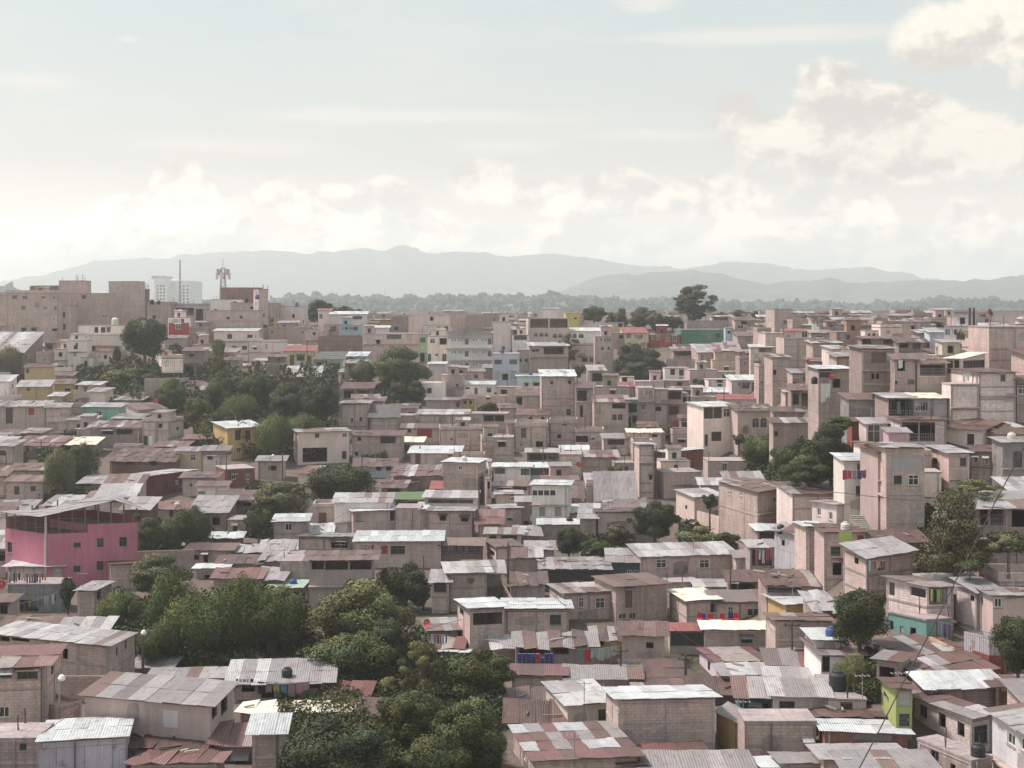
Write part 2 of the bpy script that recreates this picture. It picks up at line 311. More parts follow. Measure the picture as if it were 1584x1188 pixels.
def window(par, org, A, U, N, op, small):
    u0, u1, z0, z1, k = op; P = lambda u, z, i: Vector((A.x + U.x * u - N.x * i, A.y + U.y * u - N.y * i, z)) - org
    w, h = u1 - u0, z1 - z0
    if k == 'P':
        mb = MB(); mb.box(P(u0 - .05, z0 - .05, -.03), U * (w + .1), Vector((0, 0, h + .1)), -N * .06); mb.build('board', 'paint', par, (.55, .51, .53)); return
    if k in 'DBRW' and k != 'W' or (k == 'W' and h > 1.6):
        mb = MB(); mb.box(P(u0, z0, .12), U * w, Vector((0, 0, h)), N * .04)
        mb.box(P(u0 + w * .12, z0 + h * .1, .08), U * w * .76, Vector((0, 0, h * .36)), N * .02); mb.box(P(u0 + w * .12, z0 + h * .53, .08), U * w * .76, Vector((0, 0, h * .38)), N * .02)
        d = mb.build('door', 'paint', par, FR[k])
        if not small:
            mb = MB(); mb.box(P(u0 + w * .82, z0 + h * .45, .06), U * .05, Vector((0, 0, .12)), N * .05); mb.build('handle', 'paint', d, (.3, .28, .25))
        return
    if k == 'c':
        mb = MB(); mb.box(P(u0, z0, .10), U * w, Vector((0, 0, h)), N * .03)
        mb.box(P(u0, z0 + h * .48, .07), U * w, Vector((0, 0, .05)), N * .02); mb.build('shutter', 'paint', par, (.36, .33, .33)); return
    c = FR.get(k, FR['g']); t = .07 if k in 'wW' else .05; mb = MB(); i = .10
    if k == 'd': t = .04
    mb.box(P(u0, z0, i), U * t, Vector((0, 0, h)), N * .06); mb.box(P(u1 - t, z0, i), U * t, Vector((0, 0, h)), N * .06)
    mb.box(P(u0 + t, z0, i), U * (w - 2 * t), Vector((0, 0, t)), N * .057); mb.box(P(u0 + t, z1 - t, i), U * (w - 2 * t), Vector((0, 0, t)), N * .057)
    if k != 'd':
        nm = max(1, round(w / .65)) if k != 'b' else max(3, round(w / .16))
        for q in range(1, nm + (k == 'b')):
            x = u0 + w * q / (nm + (k == 'b')); mb.box(P(x - .02, z0 + t, i - .002), U * (.045 if k != 'b' else .025), Vector((0, 0, h - 2 * t)), N * .045)
        if nm == 1 and k != 'b': mb.box(P((u0 + u1) / 2 - .02, z0 + t, i - .002), U * .045, Vector((0, 0, h - 2 * t)), N * .045)
        if h > .9: mb.box(P(u0 + t, z0 + h * .62, i - .004), U * (w - 2 * t), Vector((0, 0, .04)), N * .04)
    f = mb.build('window', 'paint', par, c)
    if k == 'a':                                         # masonry corners that round the top of the opening
        mb = MB(); n = 6; hh = min(w / 2, h * .5); zc_ = z1 - hh
        for sgn in (-1, 1):
            cx_ = (u0 + u1) / 2
            for q in range(n):
                a0, a1 = math.pi / 2 * q / n, math.pi / 2 * (q + 1) / n; x0_, x1_ = cx_ + sgn * w / 2 * math.sin(a0), cx_ + sgn * w / 2 * math.sin(a1); y0_, y1_ = zc_ + hh * math.cos(a0), zc_ + hh * math.cos(a1)
                pts = [P(x0_, y0_, .01), P(x1_, y1_, .01), P(x1_, z1 + .02, .01), P(x0_, z1 + .02, .01)]; mb.face(pts if sgn > 0 else pts[::-1])
        mb.build('arch', 'plaster', f, ARCHCOL[0])
    if k != 'd':
        mb = MB(); mb.face([P(u0, z0, .13), P(u1, z0, .13), P(u1, z1, .13), P(u0, z1, .13)]); mb.build('pane', 'glass', f, (.05, .05, .055))
        if not small:
            mb = MB(); mb.box(P(u0 - .06, z0 - .07, -.06), U * (w + .12), Vector((0, 0, .07)), -N * .1); mb.build('sill', 'concrete', f, (.42, .38, .36))
def sheets(A, U, L, V, D, ze, zr, pal, rr, org, rag=.0, over=.28, zfun=None):
    """overlapping tin sheets; U along the eave, V up the slope"""
    mb = MB(); nu = max(2, round((L + 2 * over) / rr.choice((.85, 1.0, 1.2)))); nv = max(1, round((D + over) / 2.6))
    slope = (zr - ze) / max(D, .1); band = {}
    for j in range(nv):
        base = pick(pal, rr)
        for i in range(nu):
            if j == 0 or rr.random() < .5: band[i] = pick(pal, rr) if rr.random() < .55 else base
            c = band[i]; k = 1 + rr.uniform(-.08, .08); c = tuple(x * k for x in c)
            u0 = -over + (L + 2 * over) * i / nu; u1 = -over + (L + 2 * over) * (i + 1) / nu + .06
            v0 = -over + (D + over + .1) * j / nv - (rr.uniform(0, .12 + rag * .4) if j == 0 else .08); v1 = -over + (D + over + .1) * (j + 1) / nv + (rr.uniform(0, .1 + rag * .3))
            dz = .07 + .012 * (i % 2) + .02 * j + rr.uniform(0, .02 + rag * .12); tw = rr.uniform(-1, 1) * (.01 + rag * .10)
            q = lambda u, v, e: Vector((A.x + U.x * u + V.x * v, A.y + U.y * u + V.y * v, ze + slope * v + dz + e)) - org
            p0, p1, p2, p3 = q(u0, v0, tw), q(u1, v0, -tw), q(u1 + tw, v1, tw), q(u0 + tw, v1, -tw)
            n = Vector((0, 0, -.025)); du, dv = u1 - u0, v1 - v0
            mb.face([p0, p1, p2, p3], [(0, 0), (du, 0), (du, dv), (0, dv)], c)
            mb.face([p3 + n, p2 + n, p1 + n, p0 + n], [(0, 0), (du, 0), (du, dv), (0, dv)], c)
            for a, b in ((p0, p1), (p1, p2), (p2, p3), (p3, p0)): mb.face([a + n, b + n, b, a], [(0, 0), (.01, 0), (.01, .01), (0, .01)], tuple(x * .9 for x in c))
    if rag > .25:                                      # planks and odd pieces holding the sheets down
        for _ in range(int(L * D / 9) + 1):
            u, v = rr.uniform(0, L * .8), rr.uniform(0, D * .8); a = rr.uniform(0, 3.1); l = rr.uniform(.5, 1.8)
            p = Vector((A.x + U.x * u + V.x * v, A.y + U.y * u + V.y * v, ze + slope * v + .16 + rag * .1)) - org
            mb.box(p, (math.cos(a) * l, math.sin(a) * l, 0), (-math.sin(a) * .12, math.cos(a) * .12, 0), (0, 0, .08), rr.choice([(.30,.26,.23), (.16,.11,.09), (.5,.47,.44)]))
    return mb
def h(label, x0, x1, yt, yb, w='b', c='b', r='G', yr=None, s=None, th=None, y2=None, y3=None, d=None, o=None, n=None, D=None, rag=None, cat='house', name=None, group=None, below=2.5, over=.38, slope=.14, reb=None, fc=None, rise=None):
    rr = random.Random(hash((round(x0 * 3), round(yt * 7), round(yb))) & 0xffff)
    dm = dfun((x0 + x1) / 2, yb); d = max(dm * .955, min(d or dm, dm * 1.012)); right = s is None or s > x1; xa, xf = (x1, x0) if right else (x0, x1)
    A = W(xa, yt, d); ze = A.z; zb = CZ - (yb - HY) / FPX * d
    if s is not None and y2 is None and y3 is None:      # turn the house so that a usual depth shows as much of its side as the photograph does
        lo, hi_ = -12.0, 62.0; DD = D or 5.5; sgn = 1 if right else -1
        def side_px(a): a = math.radians(a); e = A + Vector((sgn * math.sin(a), math.cos(a), 0)) * DD; return 792 + e.x / e.y * FPX
        for _ in range(24):
            m_ = (lo + hi_) / 2
            if (side_px(m_) - s) * sgn < 0: lo = m_
            else: hi_ = m_
        th = (lo + hi_) / 2
    if th is None: th = (16 if s is not None else rr.uniform(-5, 5))
    th = math.radians(th); sg = -1 if right else 1
    Ud = Vector((sg * math.cos(th), math.sin(th), 0))
    if y2 is not None: B = W(xf, y2, d * (yt - HY) / (y2 - HY)); B.z = ze
    else:
        r_ = (xf - 792) / FPX; t = (A.x - r_ * A.y) / (r_ * Ud.y - Ud.x); t = abs(t) if abs(t) < 60 else 10; B = A + Ud * t
    Uf = unit_xy(B - A); Lf = (B - A).to_2d().length
    Vd = Vector((Uf.y, -Uf.x, 0)); Vd = -Vd if Vd.y < 0 else Vd              # away from the viewer
    if s is not None:
        if y3 is not None: E = W(s, y3, d * (yt - HY) / (y3 - HY)); E.z = ze
        else:
            r_ = (s - 792) / FPX; den = r_ * Vd.y - Vd.x; t = (A.x - r_ * A.y) / den if abs(den) > 1e-5 else 6; t = t if 0 < t < 16 else 8; E = A + Vd * t
        V = unit_xy(E - A); Dd = (E - A).to_2d().length
    else:
        V = Vd; mz = (A.z + B.z) / 2
        if D: Dd = D
        elif yr is not None and r != 'F':
            k = (yr - HY) / FPX; my = (A.y + B.y) / 2; Dd = (CZ - k * my - ze) / (slope + k) if (slope + k) > .01 else 6; Dd = min(10, max(2.6, Dd))
        else: Dd = 5.5
    if r in 'FO' : zr = ze
    elif rise is not None: zr = ze + rise
    elif yr is not None:
        E_ = A + V * Dd; B_ = B + V * Dd; zr = CZ - (yr - HY) / FPX * (E_.y + B_.y) / 2; zr = min(ze + .42 * Dd, max(ze - .15 * Dd, zr))
    else: zr = ze + Dd * rr.uniform(.04, .12)
    # order the front wall left to right
    P0, U = (B, -Uf) if right else (A, Uf)
    P0 = Vector(P0); N = Vector((U.y, -U.x, 0)); N = -N if N.dot(V) > 0 else N
    zB = zb - below; ppm = FPX / d; small = ppm < 13
    org = Vector((A.x, A.y, zb)); ops = []; sops = []
    SA = A; SU = V; SN = Vector((V.y, -V.x, 0)); SN = SN if SN.dot(Uf) < 0 else -SN
    Lw = Lf; gall = []
    def clampop(a, b, zl, zh, L, top):
        a, b = sorted((a, b)); zl, zh = sorted((zl, zh)); a = max(.08, a); b = min(L - .08, b); zl = max(zb - 1.5, zl); zh = min(top - .08, zh)
        return (a, b, zl, zh) if b - a > .18 and zh - zl > .18 else None
    if o:
        for it in o.split('|'):
            q = it.split(); X0, Y0, X1, Y1 = map(float, q[:4]); k = q[4]
            mid = (X0 + X1) / 2
            if s is not None and ((right and mid > x1) or (not right and mid < x0)):
                u0, z1 = hit(A, V, X0, Y0); u1, z0 = hit(A, V, X1, Y1); p = clampop(u0, u1, z0, z1, Dd, ze)
                if p: sops.append((*p, k))
            else:
                u0, z1 = hit(P0, U, X0, Y0); u1, z0 = hit(P0, U, X1, Y1); p = clampop(u0, u1, z0, z1, Lw, ze)
                if p: ops.append((*p, k))
    if o is None or (o == '' and r != 'O' and w != 't' and rr.random() < .75):
        few = o == ''
        nst = max(1, round((ze - zb) / 2.5)); sh = (ze - zb) / nst
        for q in range(nst):
            nw = max(1, int(Lw / 2.3)) if Lw > 1.6 else 0
            for i in range(nw):
                if rr.random() < (.42 if few else .82):
                    x = (i + .5 + rr.uniform(-.15, .15)) * Lw / nw; ww = rr.choice((.55, .8, 1.0, 1.2)); k = rr.choice('dddggbwwcD' if q == 0 else 'dddgggbwwc')
                    z = ze - q * sh
                    if k == 'D': p = clampop(x - .42, x + .42, z - sh + .05, z - sh + 2.05, Lw, ze)
                    else: p = clampop(x - ww / 2, x + ww / 2, z - 1.45, z - rr.choice((.5, .55, .7)), Lw, ze)
                    if p: ops.append((*p, k))
            if s is not None and Dd > 7.5 and r != 'F':
                for i in range(int(Dd / 3)):
                    if rr.random() < .75: p = clampop((i + .5) * 3 - .4, (i + .5) * 3 + .45, min(ze, ze) - q * sh - 1.5, ze - q * sh - .7, Dd, ze); sops += [(*p, rr.choice('dgw'))] if p and not sops else ([(*p, rr.choice('dgw'))] if p and all(p[0] > z_[1] + .1 or p[1] < z_[0] - .1 for z_ in sops) else [])
            elif s is not None and rr.random() < .5:
                p = clampop(Dd * .4, Dd * .4 + .8, ze - q * sh - 1.4, ze - q * sh - .6, Dd, ze)
                if p: sops.append((*p, 'd'))
    # ---- walls
    th_ = thing(name or ('shack' if cat == 'shack' else cat.replace(' ', '_')), label, cat, org, group)
    mk = {'b': 'block', 'p': 'plaster', 't': 'tin', 'w': 'washed', 'c': 'concrete'}[w]
    col = C[c] if isinstance(c, str) else c; kk = 1 + rr.uniform(-.07, .07); col = tuple(x * kk for x in col)
    mb = MB(); sub = lambda v: Vector(v)
    q0 = P0 - org; q0 = Vector((q0.x, q0.y, 0)); oz = -org.z
    wall_grid(mb, q0, U, Lw, zB + oz, ze + oz, N, [(a, b, c_ + oz, d_ + oz) for a, b, c_, d_, k in ops])
    sa = SA - org
    wall_grid(mb, Vector((sa.x, sa.y, 0)), SU, Dd, zB + oz, min(ze, zr) + oz if r != 'g' else ze + oz, SN, [(a, b, c_ + oz, min(d_, min(ze, zr) - .05) + oz) for a, b, c_, d_, k in sops], zr + oz if zr > ze else None)
    if zr < ze:
        P = lambda v, z: (sa.x + V.x * v, sa.y + V.y * v, z + oz); mb.face([P(0, zr), P(Dd, zr), P(0, ze)], [(0, zr), (Dd, zr), (0, ze)])
    B0 = B - org; E0 = (A + V * Dd) - org; G0 = (B + V * Dd) - org
    f3 = lambda p, z: Vector((p.x, p.y, z + oz))
    mb.face([f3(B0, zB), f3(G0, zB), f3(G0, zr), f3(B0, ze)], [(0, zB), (Dd, zB), (Dd, zr), (0, ze)])
    mb.face([f3(E0, zB), f3(G0, zB), f3(G0, zr), f3(E0, zr)], [(0, zB), (Lw, zB), (Lw, zr), (0, zr)])
    if r == 'F' or r == 'O': mb.face([f3(B0, ze - .3), f3(sa, ze - .3), f3(E0, ze - .3), f3(G0, ze - .3)])
    mb.build('wall', mk, th_, col); ARCHCOL[0] = col
    if w in 'bw' and ppm > 7.5:                         # concrete frame standing proud of the blockwork
        fk = rr.choice((.72, .84, 1.08)); fcol = tuple(x * fk for x in C['gr' if rr.random() < .5 else 'b'])
        def frame(A0, U_, L_, N_, ops_, zt_):
            m_ = MB(); n_ = max(1, round(L_ / 2.9)); ex = False
            for i in range(n_ + 1):
                u = min(max(0.0, L_ * i / n_ - .1), L_ - .2)
                if L_ < .6 or any(q[0] < u + .22 and q[1] > u - .02 for q in ops_): continue
                m_.box(Vector((A0.x, A0.y, zB - org.z)) + U_ * u - N_ * .05, U_ * .2, N_ * .078, (0, 0, zt_ - zB - .06)); ex = True
            k_ = 0; z = zt_ - .28
            while z > zb - 1:
                if not any(q[2] < z + .2 and q[3] > z - .02 for q in ops_) and L_ > .6: m_.box(Vector((A0.x, A0.y, z - org.z)) + U_ * .012 - N_ * .052, U_ * (L_ - .024), N_ * .085, (0, 0, .18)); ex = True
                z -= 1.3 if rr.random() < .7 else 2.5
            if ex: m_.build('concrete_frame', 'concrete', th_, fcol)
        frame(P0 - Vector((org.x, org.y, 0)), U, Lw, N, ops, ze)
        if s is not None: frame(A - Vector((org.x, org.y, 0)), V, Dd, SN, sops, min(ze, zr))
    for op in ops:
        if op[4] in 'oO':
            a, b, z0, z1 = op[:4]; npst = min(5, max(1, round((b - a) / 2.1)))
            for q in range(1, npst) if npst > 1 else ():
                x = a + (b - a) * q / npst; pm = MB(); p = P0 - org; pm.box(Vector((p.x, p.y, z0 - org.z)) + U * x - N * .11, U * .11, N * .10, (0, 0, z1 - z0)); pm.build('post', 'wood', th_, (.45, .40, .36))
            if op[4] == 'O' or rr.random() < .35:
                pm = MB(); p = P0 - org
                for zz in (.12, .45, .78): pm.box(Vector((p.x, p.y, z0 + zz - org.z)) + U * a - N * .04, U * (b - a), N * .03, (0, 0, .035))
                x = a
                while x < b: pm.box(Vector((p.x, p.y, z0 - org.z)) + U * x - N * .045, U * .03, N * .03, (0, 0, .78)); x += .22
                pm.build('railing', 'paint', th_, (.30, .28, .28))
        else: window(th_, org, P0, U, N, op, small)
    for op in sops:
        if op[4] not in 'oO': window(th_, org, A, V, SN, op, small)
    # ---- roof
    if r in PAL:
        rg = rag if rag is not None else (.10 if r in 'WLDN' else .22 if cat == 'house' else .5)
        F0 = P0; sheets(F0, U, Lw, V, Dd, ze, zr, PAL[r], rr, org, rg, over).build('roof', 'roof', th_)
        if ppm > 11:
            pm = MB(); p = P0 - org                     # wall plate and rafter ends under the sheets
            x = .2; pm.box(Vector((p.x, p.y, ze - org.z - .035)) + U * .1 + N * (over * .7 - .02), U * (Lw - .2), N * -.05, (0, 0, .07))
            while x < Lw - .1: pm.box(Vector((p.x, p.y, ze - org.z - .03)) + U * x + N * (over * .7), U * .06, N * -(over * .7 + .2), (0, 0, .08)); x += .95
            pm.build('rafter_ends', 'wood', th_, (.22, .17, .14))
    elif r in 'F':
        mb = MB(); hp = rr.choice((.12, .45, .7)) if reb is None else reb; t = .14
        p = P0 - org; b0 = Vector((p.x, p.y, ze - org.z + .003)); o_ = .06
        mb.box(b0 - U * o_ + N * o_ - Vector((0, 0, .12)), U * (Lw + 2 * o_), V * (Dd + 2 * o_), (0, 0, .14)); mb.build('roof', 'concrete', th_, tuple(x * .8 for x in C['gr']))
        if hp > .3:
            mb = MB(); z = Vector((0, 0, hp))
            mb.box(b0 + Vector((0, 0, .02)), U * Lw, V * t, z, uvs=(.3, .1)); mb.box(b0 + Vector((0, 0, .02)) + V * (Dd - t), U * Lw, V * t, z)
            mb.box(b0 + V * t + Vector((0, 0, .02)), U * t, V * (Dd - 2 * t), z); mb.box(b0 + V * t + U * (Lw - t) + Vector((0, 0, .02)), U * t, V * (Dd - 2 * t), z)
            mb.build('parapet', mk, th_, col)
        if rr.random() < .7:
            for i in range(rr.randint(2, 4)):
                mb = MB(); q = b0 + U * rr.choice((.1, Lw / 2, Lw - .15)) + V * rr.choice((.1, Dd / 2, Dd - .1))
                for k in range(3): mb.box(q + U * (.028 * k) + V * (.02 * k), U * .03, V * .03, (rr.uniform(-.1, .1), 0, rr.uniform(.6, 1.3) + hp))
                mb.build('rebar', 'paint', th_, (.12, .08, .07))
    # ---- things fixed to the front: awnings, ledges, patches of render, drain pipes, a room on the roof
    if ppm > 6.2:
        p = P0 - org; F_ = lambda u, z, out: Vector((p.x, p.y, z - org.z)) + U * u + N * out
        for op in ops:
            if op[4] in 'dgwbD' and rr.random() < .3:
                a, b, z0, z1 = op[:4]; dp = rr.uniform(.35, .8); mb = MB(); mb.box(F_(a - .15, z1 + .14, 0), U * (b - a + .3), N * dp - Vector((0, 0, dp * rr.uniform(.25, .6))), (0, 0, .035), rr.choice([(.13, .075, .07), (.26, .24, .24), (.42, .41, .41), (.18, .16, .16)]), (0, 0)); mb.build('awning', 'roof', th_)
        free = lambda a, b, c, d: not any(q[0] < b and q[1] > a and q[2] < d and q[3] > c for q in ops)
        for _ in range(2 if Lw > 3 else 1):
            if w != 't' and rr.random() < .6:
                a = rr.uniform(.1, Lw * .7); b = min(Lw - .1, a + rr.uniform(.8, 2.6)); zc0 = rr.uniform(zb - .3, ze - 1.2); zc1 = min(ze - .1, zc0 + rr.uniform(.5, 1.6))
                if b - a > .4 and free(a, b, zc0, zc1): mb = MB(); m2 = (a + b) / 2; mb.face([F_(a, zc0, .036), F_(m2, zc0 - .12, .036), F_(b, zc0 + .1, .036), F_(b - .1, zc1, .036), F_(m2, zc1 + .08, .036), F_(a + .1, zc1 - .1, .036)]); k4 = rr.choice((.88, .94, 1.12, 1.25)); mb.build('render_patch', 'concrete', th_, tuple(x * k4 * .5 + y * k4 * .5 for x, y in zip(C['b2'], col)))
        if ze - zb > 3.6 and rr.random() < .5:
            zl = ze - 2.55; a, b = (0, Lw)
            if free(-1, Lw + 1, zl, zl + .14): mb = MB(); mb.box(F_(-.04, zl, .04), U * (Lw + .08), N * rr.uniform(.2, .5), (0, 0, .12)); mb.build('ledge', 'concrete', th_, C['b2'])
        if rr.random() < .4:
            a = rr.choice((.25, Lw - .3, Lw * rr.uniform(.3, .7)))
            if 0 < a < Lw and free(a - .1, a + .1, zb, ze): mb = MB(); mb.tube([F_(a, zB, .12), F_(a, ze - .1, .12)], .05, 6); mb.build('drain_pipe', 'paint', th_, rr.choice([(.45, .42, .40), (.16, .12, .11), (.3, .28, .27)]))
        if r == 'F' and Lw > 3.4 and Dd > 3.5 and rr.random() < .5 and not (reb is not None and reb < .06):
            u0 = rr.uniform(.2, Lw - 2.6); lw = rr.uniform(1.8, min(3.2, Lw - u0 - .2)); v0 = rr.uniform(.5, 1.5); hgt = rr.uniform(1.3, 2.1); mb = MB(); q0_ = F_(u0, ze + .02, 0) + V * v0
            wall_grid(mb, q0_, U, lw, q0_.z, q0_.z + hgt, N, [(lw * .3, lw * .3 + .7, q0_.z + .2, q0_.z + min(1.1, hgt - .2))]); e = V * 2.2
            for pa, pb in ((q0_, q0_ + e), (q0_ + U * lw, q0_ + U * lw + e), (q0_ + e, q0_ + e + U * lw)): mb.face([pa, pb, pb + Vector((0, 0, hgt)), pa + Vector((0, 0, hgt))], [(0, 0), ((pb - pa).length, 0), ((pb - pa).length, hgt), (0, hgt)])
            rm = mb.build('rooftop_room', mk, th_, tuple(x * rr.uniform(.85, 1.1) for x in col)); sheets(A - A + Vector((q0_.x, q0_.y, 0)), U, lw, V, 2.2, q0_.z + hgt, q0_.z + hgt + .25, PAL[rr.choice('RMLG')], rr, Vector((0, 0, 0)), .15, .25).build('room_roof', 'roof', rm)
    HOUSES.append((min(x0, x1), max(x0, x1), yt, yb, n, th_)); FOOT.append(([P0.to_2d(), (P0 + U * Lw).to_2d(), (P0 + U * Lw + V * Dd).to_2d(), (P0 + V * Dd).to_2d()]))
    return th_
# ---------------------------------------------------------------- trees
def crown_mesh(nm, seed, nblob, nleaf, lsize, kind):
    r = np.random.RandomState(seed); P = []; Cc = []; Nn = []; NN = []
    for b in range(nblob):
        if kind == 'broad':
            v = r.normal(size=3); v /= np.linalg.norm(v); rad = r.uniform(.25, .80); c = v * rad; c[2] = c[2] * .9 + .03; br = r.uniform(.20, .40) * (1.15 - .45 * rad); st = np.array([1, 1, .8])
        elif kind == 'plume':
            a = r.uniform(0, 6.28); rad = math.sqrt(r.uniform(0, 1)) * .66; c = np.array([math.cos(a) * rad, math.sin(a) * rad, .35 - .75 * rad ** 1.5 + r.uniform(-.25, .2)]); br = r.uniform(.22, .32); st = np.array([1, 1, 1.7])
        elif kind == 'sparse':
            v = r.normal(size=3); v /= np.linalg.norm(v); rad = r.uniform(.5, .9); c = v * rad * np.array([1, 1, .95]); br = r.uniform(.13, .22); st = np.array([1.2, 1.2, .55])
        elif kind == 'conifer':
            z = r.uniform(-1, .9); rad = (.95 - .45 * z) * .5 * r.uniform(.3, 1); a = r.uniform(0, 6.28); c = np.array([math.cos(a) * rad, math.sin(a) * rad, z * .8]); br = r.uniform(.14, .26); st = np.array([1.3, 1.3, .7])
        else:
            v = r.normal(size=3); v /= np.linalg.norm(v); c = v * r.uniform(.1, .6); c[2] *= .6; br = r.uniform(.25, .5); st = np.array([1, 1, .8])
        n = int(nleaf / nblob); d = r.normal(size=(n, 3)); d /= np.linalg.norm(d, axis=1)[:, None]
        k = .45 + .62 * r.uniform(0, 1, size=(n, 1)) ** .45; lump = 1 + .16 * np.sin(d[:, :1] * 7 + b) * np.cos(d[:, 1:2] * 6 + 2 * b) + r.normal(size=(n, 1)) * .07
        pp = c + d * k * br * st * lump; nn = d * .75 + pp * .55 + np.array([0, 0, .12]) + r.normal(size=(n, 3)) * .28; NN.append(nn / np.linalg.norm(nn, axis=1)[:, None]); P.append(pp); Nn.append(d); bb = r.uniform(.58, 1.42); hue = r.uniform(-.12, .14)
        f = r.uniform(.65, 1.35, size=(n, 1)) * bb; Cc.append(np.concatenate([f * (1 + hue), f, f * (1 - hue)], 1))
    P = np.concatenate(P); Nn = np.concatenate(Nn); Cc = np.concatenate(Cc); n = len(P)
    a = np.cross(Nn + r.normal(size=(n, 3)) * .7, r.normal(size=(n, 3))); a /= np.linalg.norm(a, axis=1)[:, None] + 1e-9
    if kind == 'plume': a[:, 2] -= .8; a /= np.linalg.norm(a, axis=1)[:, None]
    b = np.cross(a, Nn + r.normal(size=(n, 3)) * .5); b /= np.linalg.norm(b, axis=1)[:, None] + 1e-9
    N2 = np.concatenate(NN); fn = np.cross(a, b); b *= np.where((fn * N2).sum(1) < 0, -1, 1)[:, None]; fn = np.cross(a, b); NB = N2 * .62 + fn * .38; NB /= np.linalg.norm(NB, axis=1)[:, None] + 1e-9
    s = lsize * r.uniform(.6, 1.4, size=(n, 1)); wd_ = .62 if kind != 'plume' else .38
    V = np.stack([P - a * s, P - b * s * wd_ , P + a * s, P + b * s * wd_], 1).reshape(-1, 3).astype(np.float32)
    me = bpy.data.meshes.new(nm); me.vertices.add(n * 4); me.vertices.foreach_set('co', V.ravel()); me.loops.add(n * 4); me.loops.foreach_set('vertex_index', np.arange(n * 4, dtype=np.int32))
    me.polygons.add(n); me.polygons.foreach_set('loop_start', np.arange(0, n * 4, 4, dtype=np.int32)); me.update(calc_edges=True)
    ca = me.color_attributes.new('Col', 'FLOAT_COLOR', 'CORNER'); cc = np.concatenate([Cc, np.ones((n, 1))], 1); ca.data.foreach_set('color', np.repeat(cc, 4, 0).astype(np.float32).ravel())
    me.polygons.foreach_set('use_smooth', np.ones(n, dtype=bool)); me.normals_split_custom_set(np.repeat(NB, 4, 0).tolist()); me.materials.append(M['leaf']); return me
CR = {'broad': [crown_mesh('crown', 11 + i, 46, 50000, .026, 'broad') for i in range(4)], 'plume': [crown_mesh('crown', 31 + i, 34, 46000, .027, 'plume') for i in range(2)],
      'sparse': [crown_mesh('crown', 41, 46, 16000, .024, 'sparse')], 'bush': [crown_mesh('crown', 51 + i, 14, 7000, .055, 'bush') for i in range(3)],
      'conifer': [crown_mesh('crown', 61, 80, 36000, .024, 'conifer')], 'small': [crown_mesh('crown', 71 + i, 18, 9000, .055, 'broad') for i in range(3)]}
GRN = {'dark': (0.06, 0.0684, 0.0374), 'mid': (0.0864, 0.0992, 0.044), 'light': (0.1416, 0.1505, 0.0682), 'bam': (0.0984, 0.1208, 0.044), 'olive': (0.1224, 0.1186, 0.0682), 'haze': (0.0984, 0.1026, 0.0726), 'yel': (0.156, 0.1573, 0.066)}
TREES = []
def tree(label, cx, yt, yb, hw, ybase=None, kind='broad', g='dark', d=None, group=None, name='tree', cat='tree', lean=0, sink=.04, dy=1.0):
    rr = random.Random(int(cx * 7 + yt * 3)); ybase = ybase or yb
    dm = dfun(cx, ybase); d = min(d or dm, dm * 1.03); c = W(cx, (yt + yb) / 2, d); rx = hw / FPX * d; rz = (yb - yt) / 2 / FPX * d
    zb = CZ - (ybase - HY) / FPX * d; t = thing(name, label, cat, (c.x, c.y, zb), group)
    o = bpy.data.objects.new('crown', rr.choice(CR[kind])); COL.objects.link(o); o.parent = t; o.location = (0, 0, c.z - zb); o.scale = (rx * 1.12, rx * dy * 1.05, rz * 1.1); o.rotation_euler = (0, 0, rr.uniform(0, 6.28) if kind != 'conifer' else .3)
    v = rr.uniform(.88, 1.12); o.color = (*[x * v for x in GRN[g]], 1)
    mb = MB(); H = max(1.0, c.z - zb + rz * .35); tr = max(.1, min(.45, rx * .06)); lx = lean / FPX * d
    if kind != 'bush':
        if kind == 'plume':
            for k in range(9):
                a = k * .7; l = rx * .5; mb.tube([(math.cos(a) * .25, math.sin(a) * .25, -1), (math.cos(a) * .3 * l, math.sin(a) * .3 * l, H * .6), (math.cos(a) * l, math.sin(a) * l, H)], [.07, .06, .03], 5)
        else:
            mb.tube([(-lx, 0, -1.2), (-lx * .5, .05, H * .35), (0, 0, H * .65), (.1, 0, H)], [tr * 1.3, tr, tr * .75, tr * .4], 8)
            for k in range(7 if kind != 'sparse' else 13):
                a = rr.uniform(0, 6.28); z0 = H * rr.uniform(.35, .8); l = rr.uniform(.4, .8); e = Vector((math.cos(a) * rx * l, math.sin(a) * rx * l, min(c.z - zb + rz * .6, z0 + rz * rr.uniform(.3, .9))))
                s0 = Vector((0, 0, z0)); mb.tube([s0, (s0 + e) / 2 + Vector((0, 0, .1 * rz)), e], [tr * .5, tr * .35, tr * .12], 6)
    else: mb.tube([(0, 0, -.5), (.05, 0, H * .7)], [.08, .03], 5)
    mb.build('trunk' if kind != 'bush' else 'stem', 'bark', t, (.13, .11, .09)); TREES.append((cx - hw, cx + hw, yt, yb, d)); return t
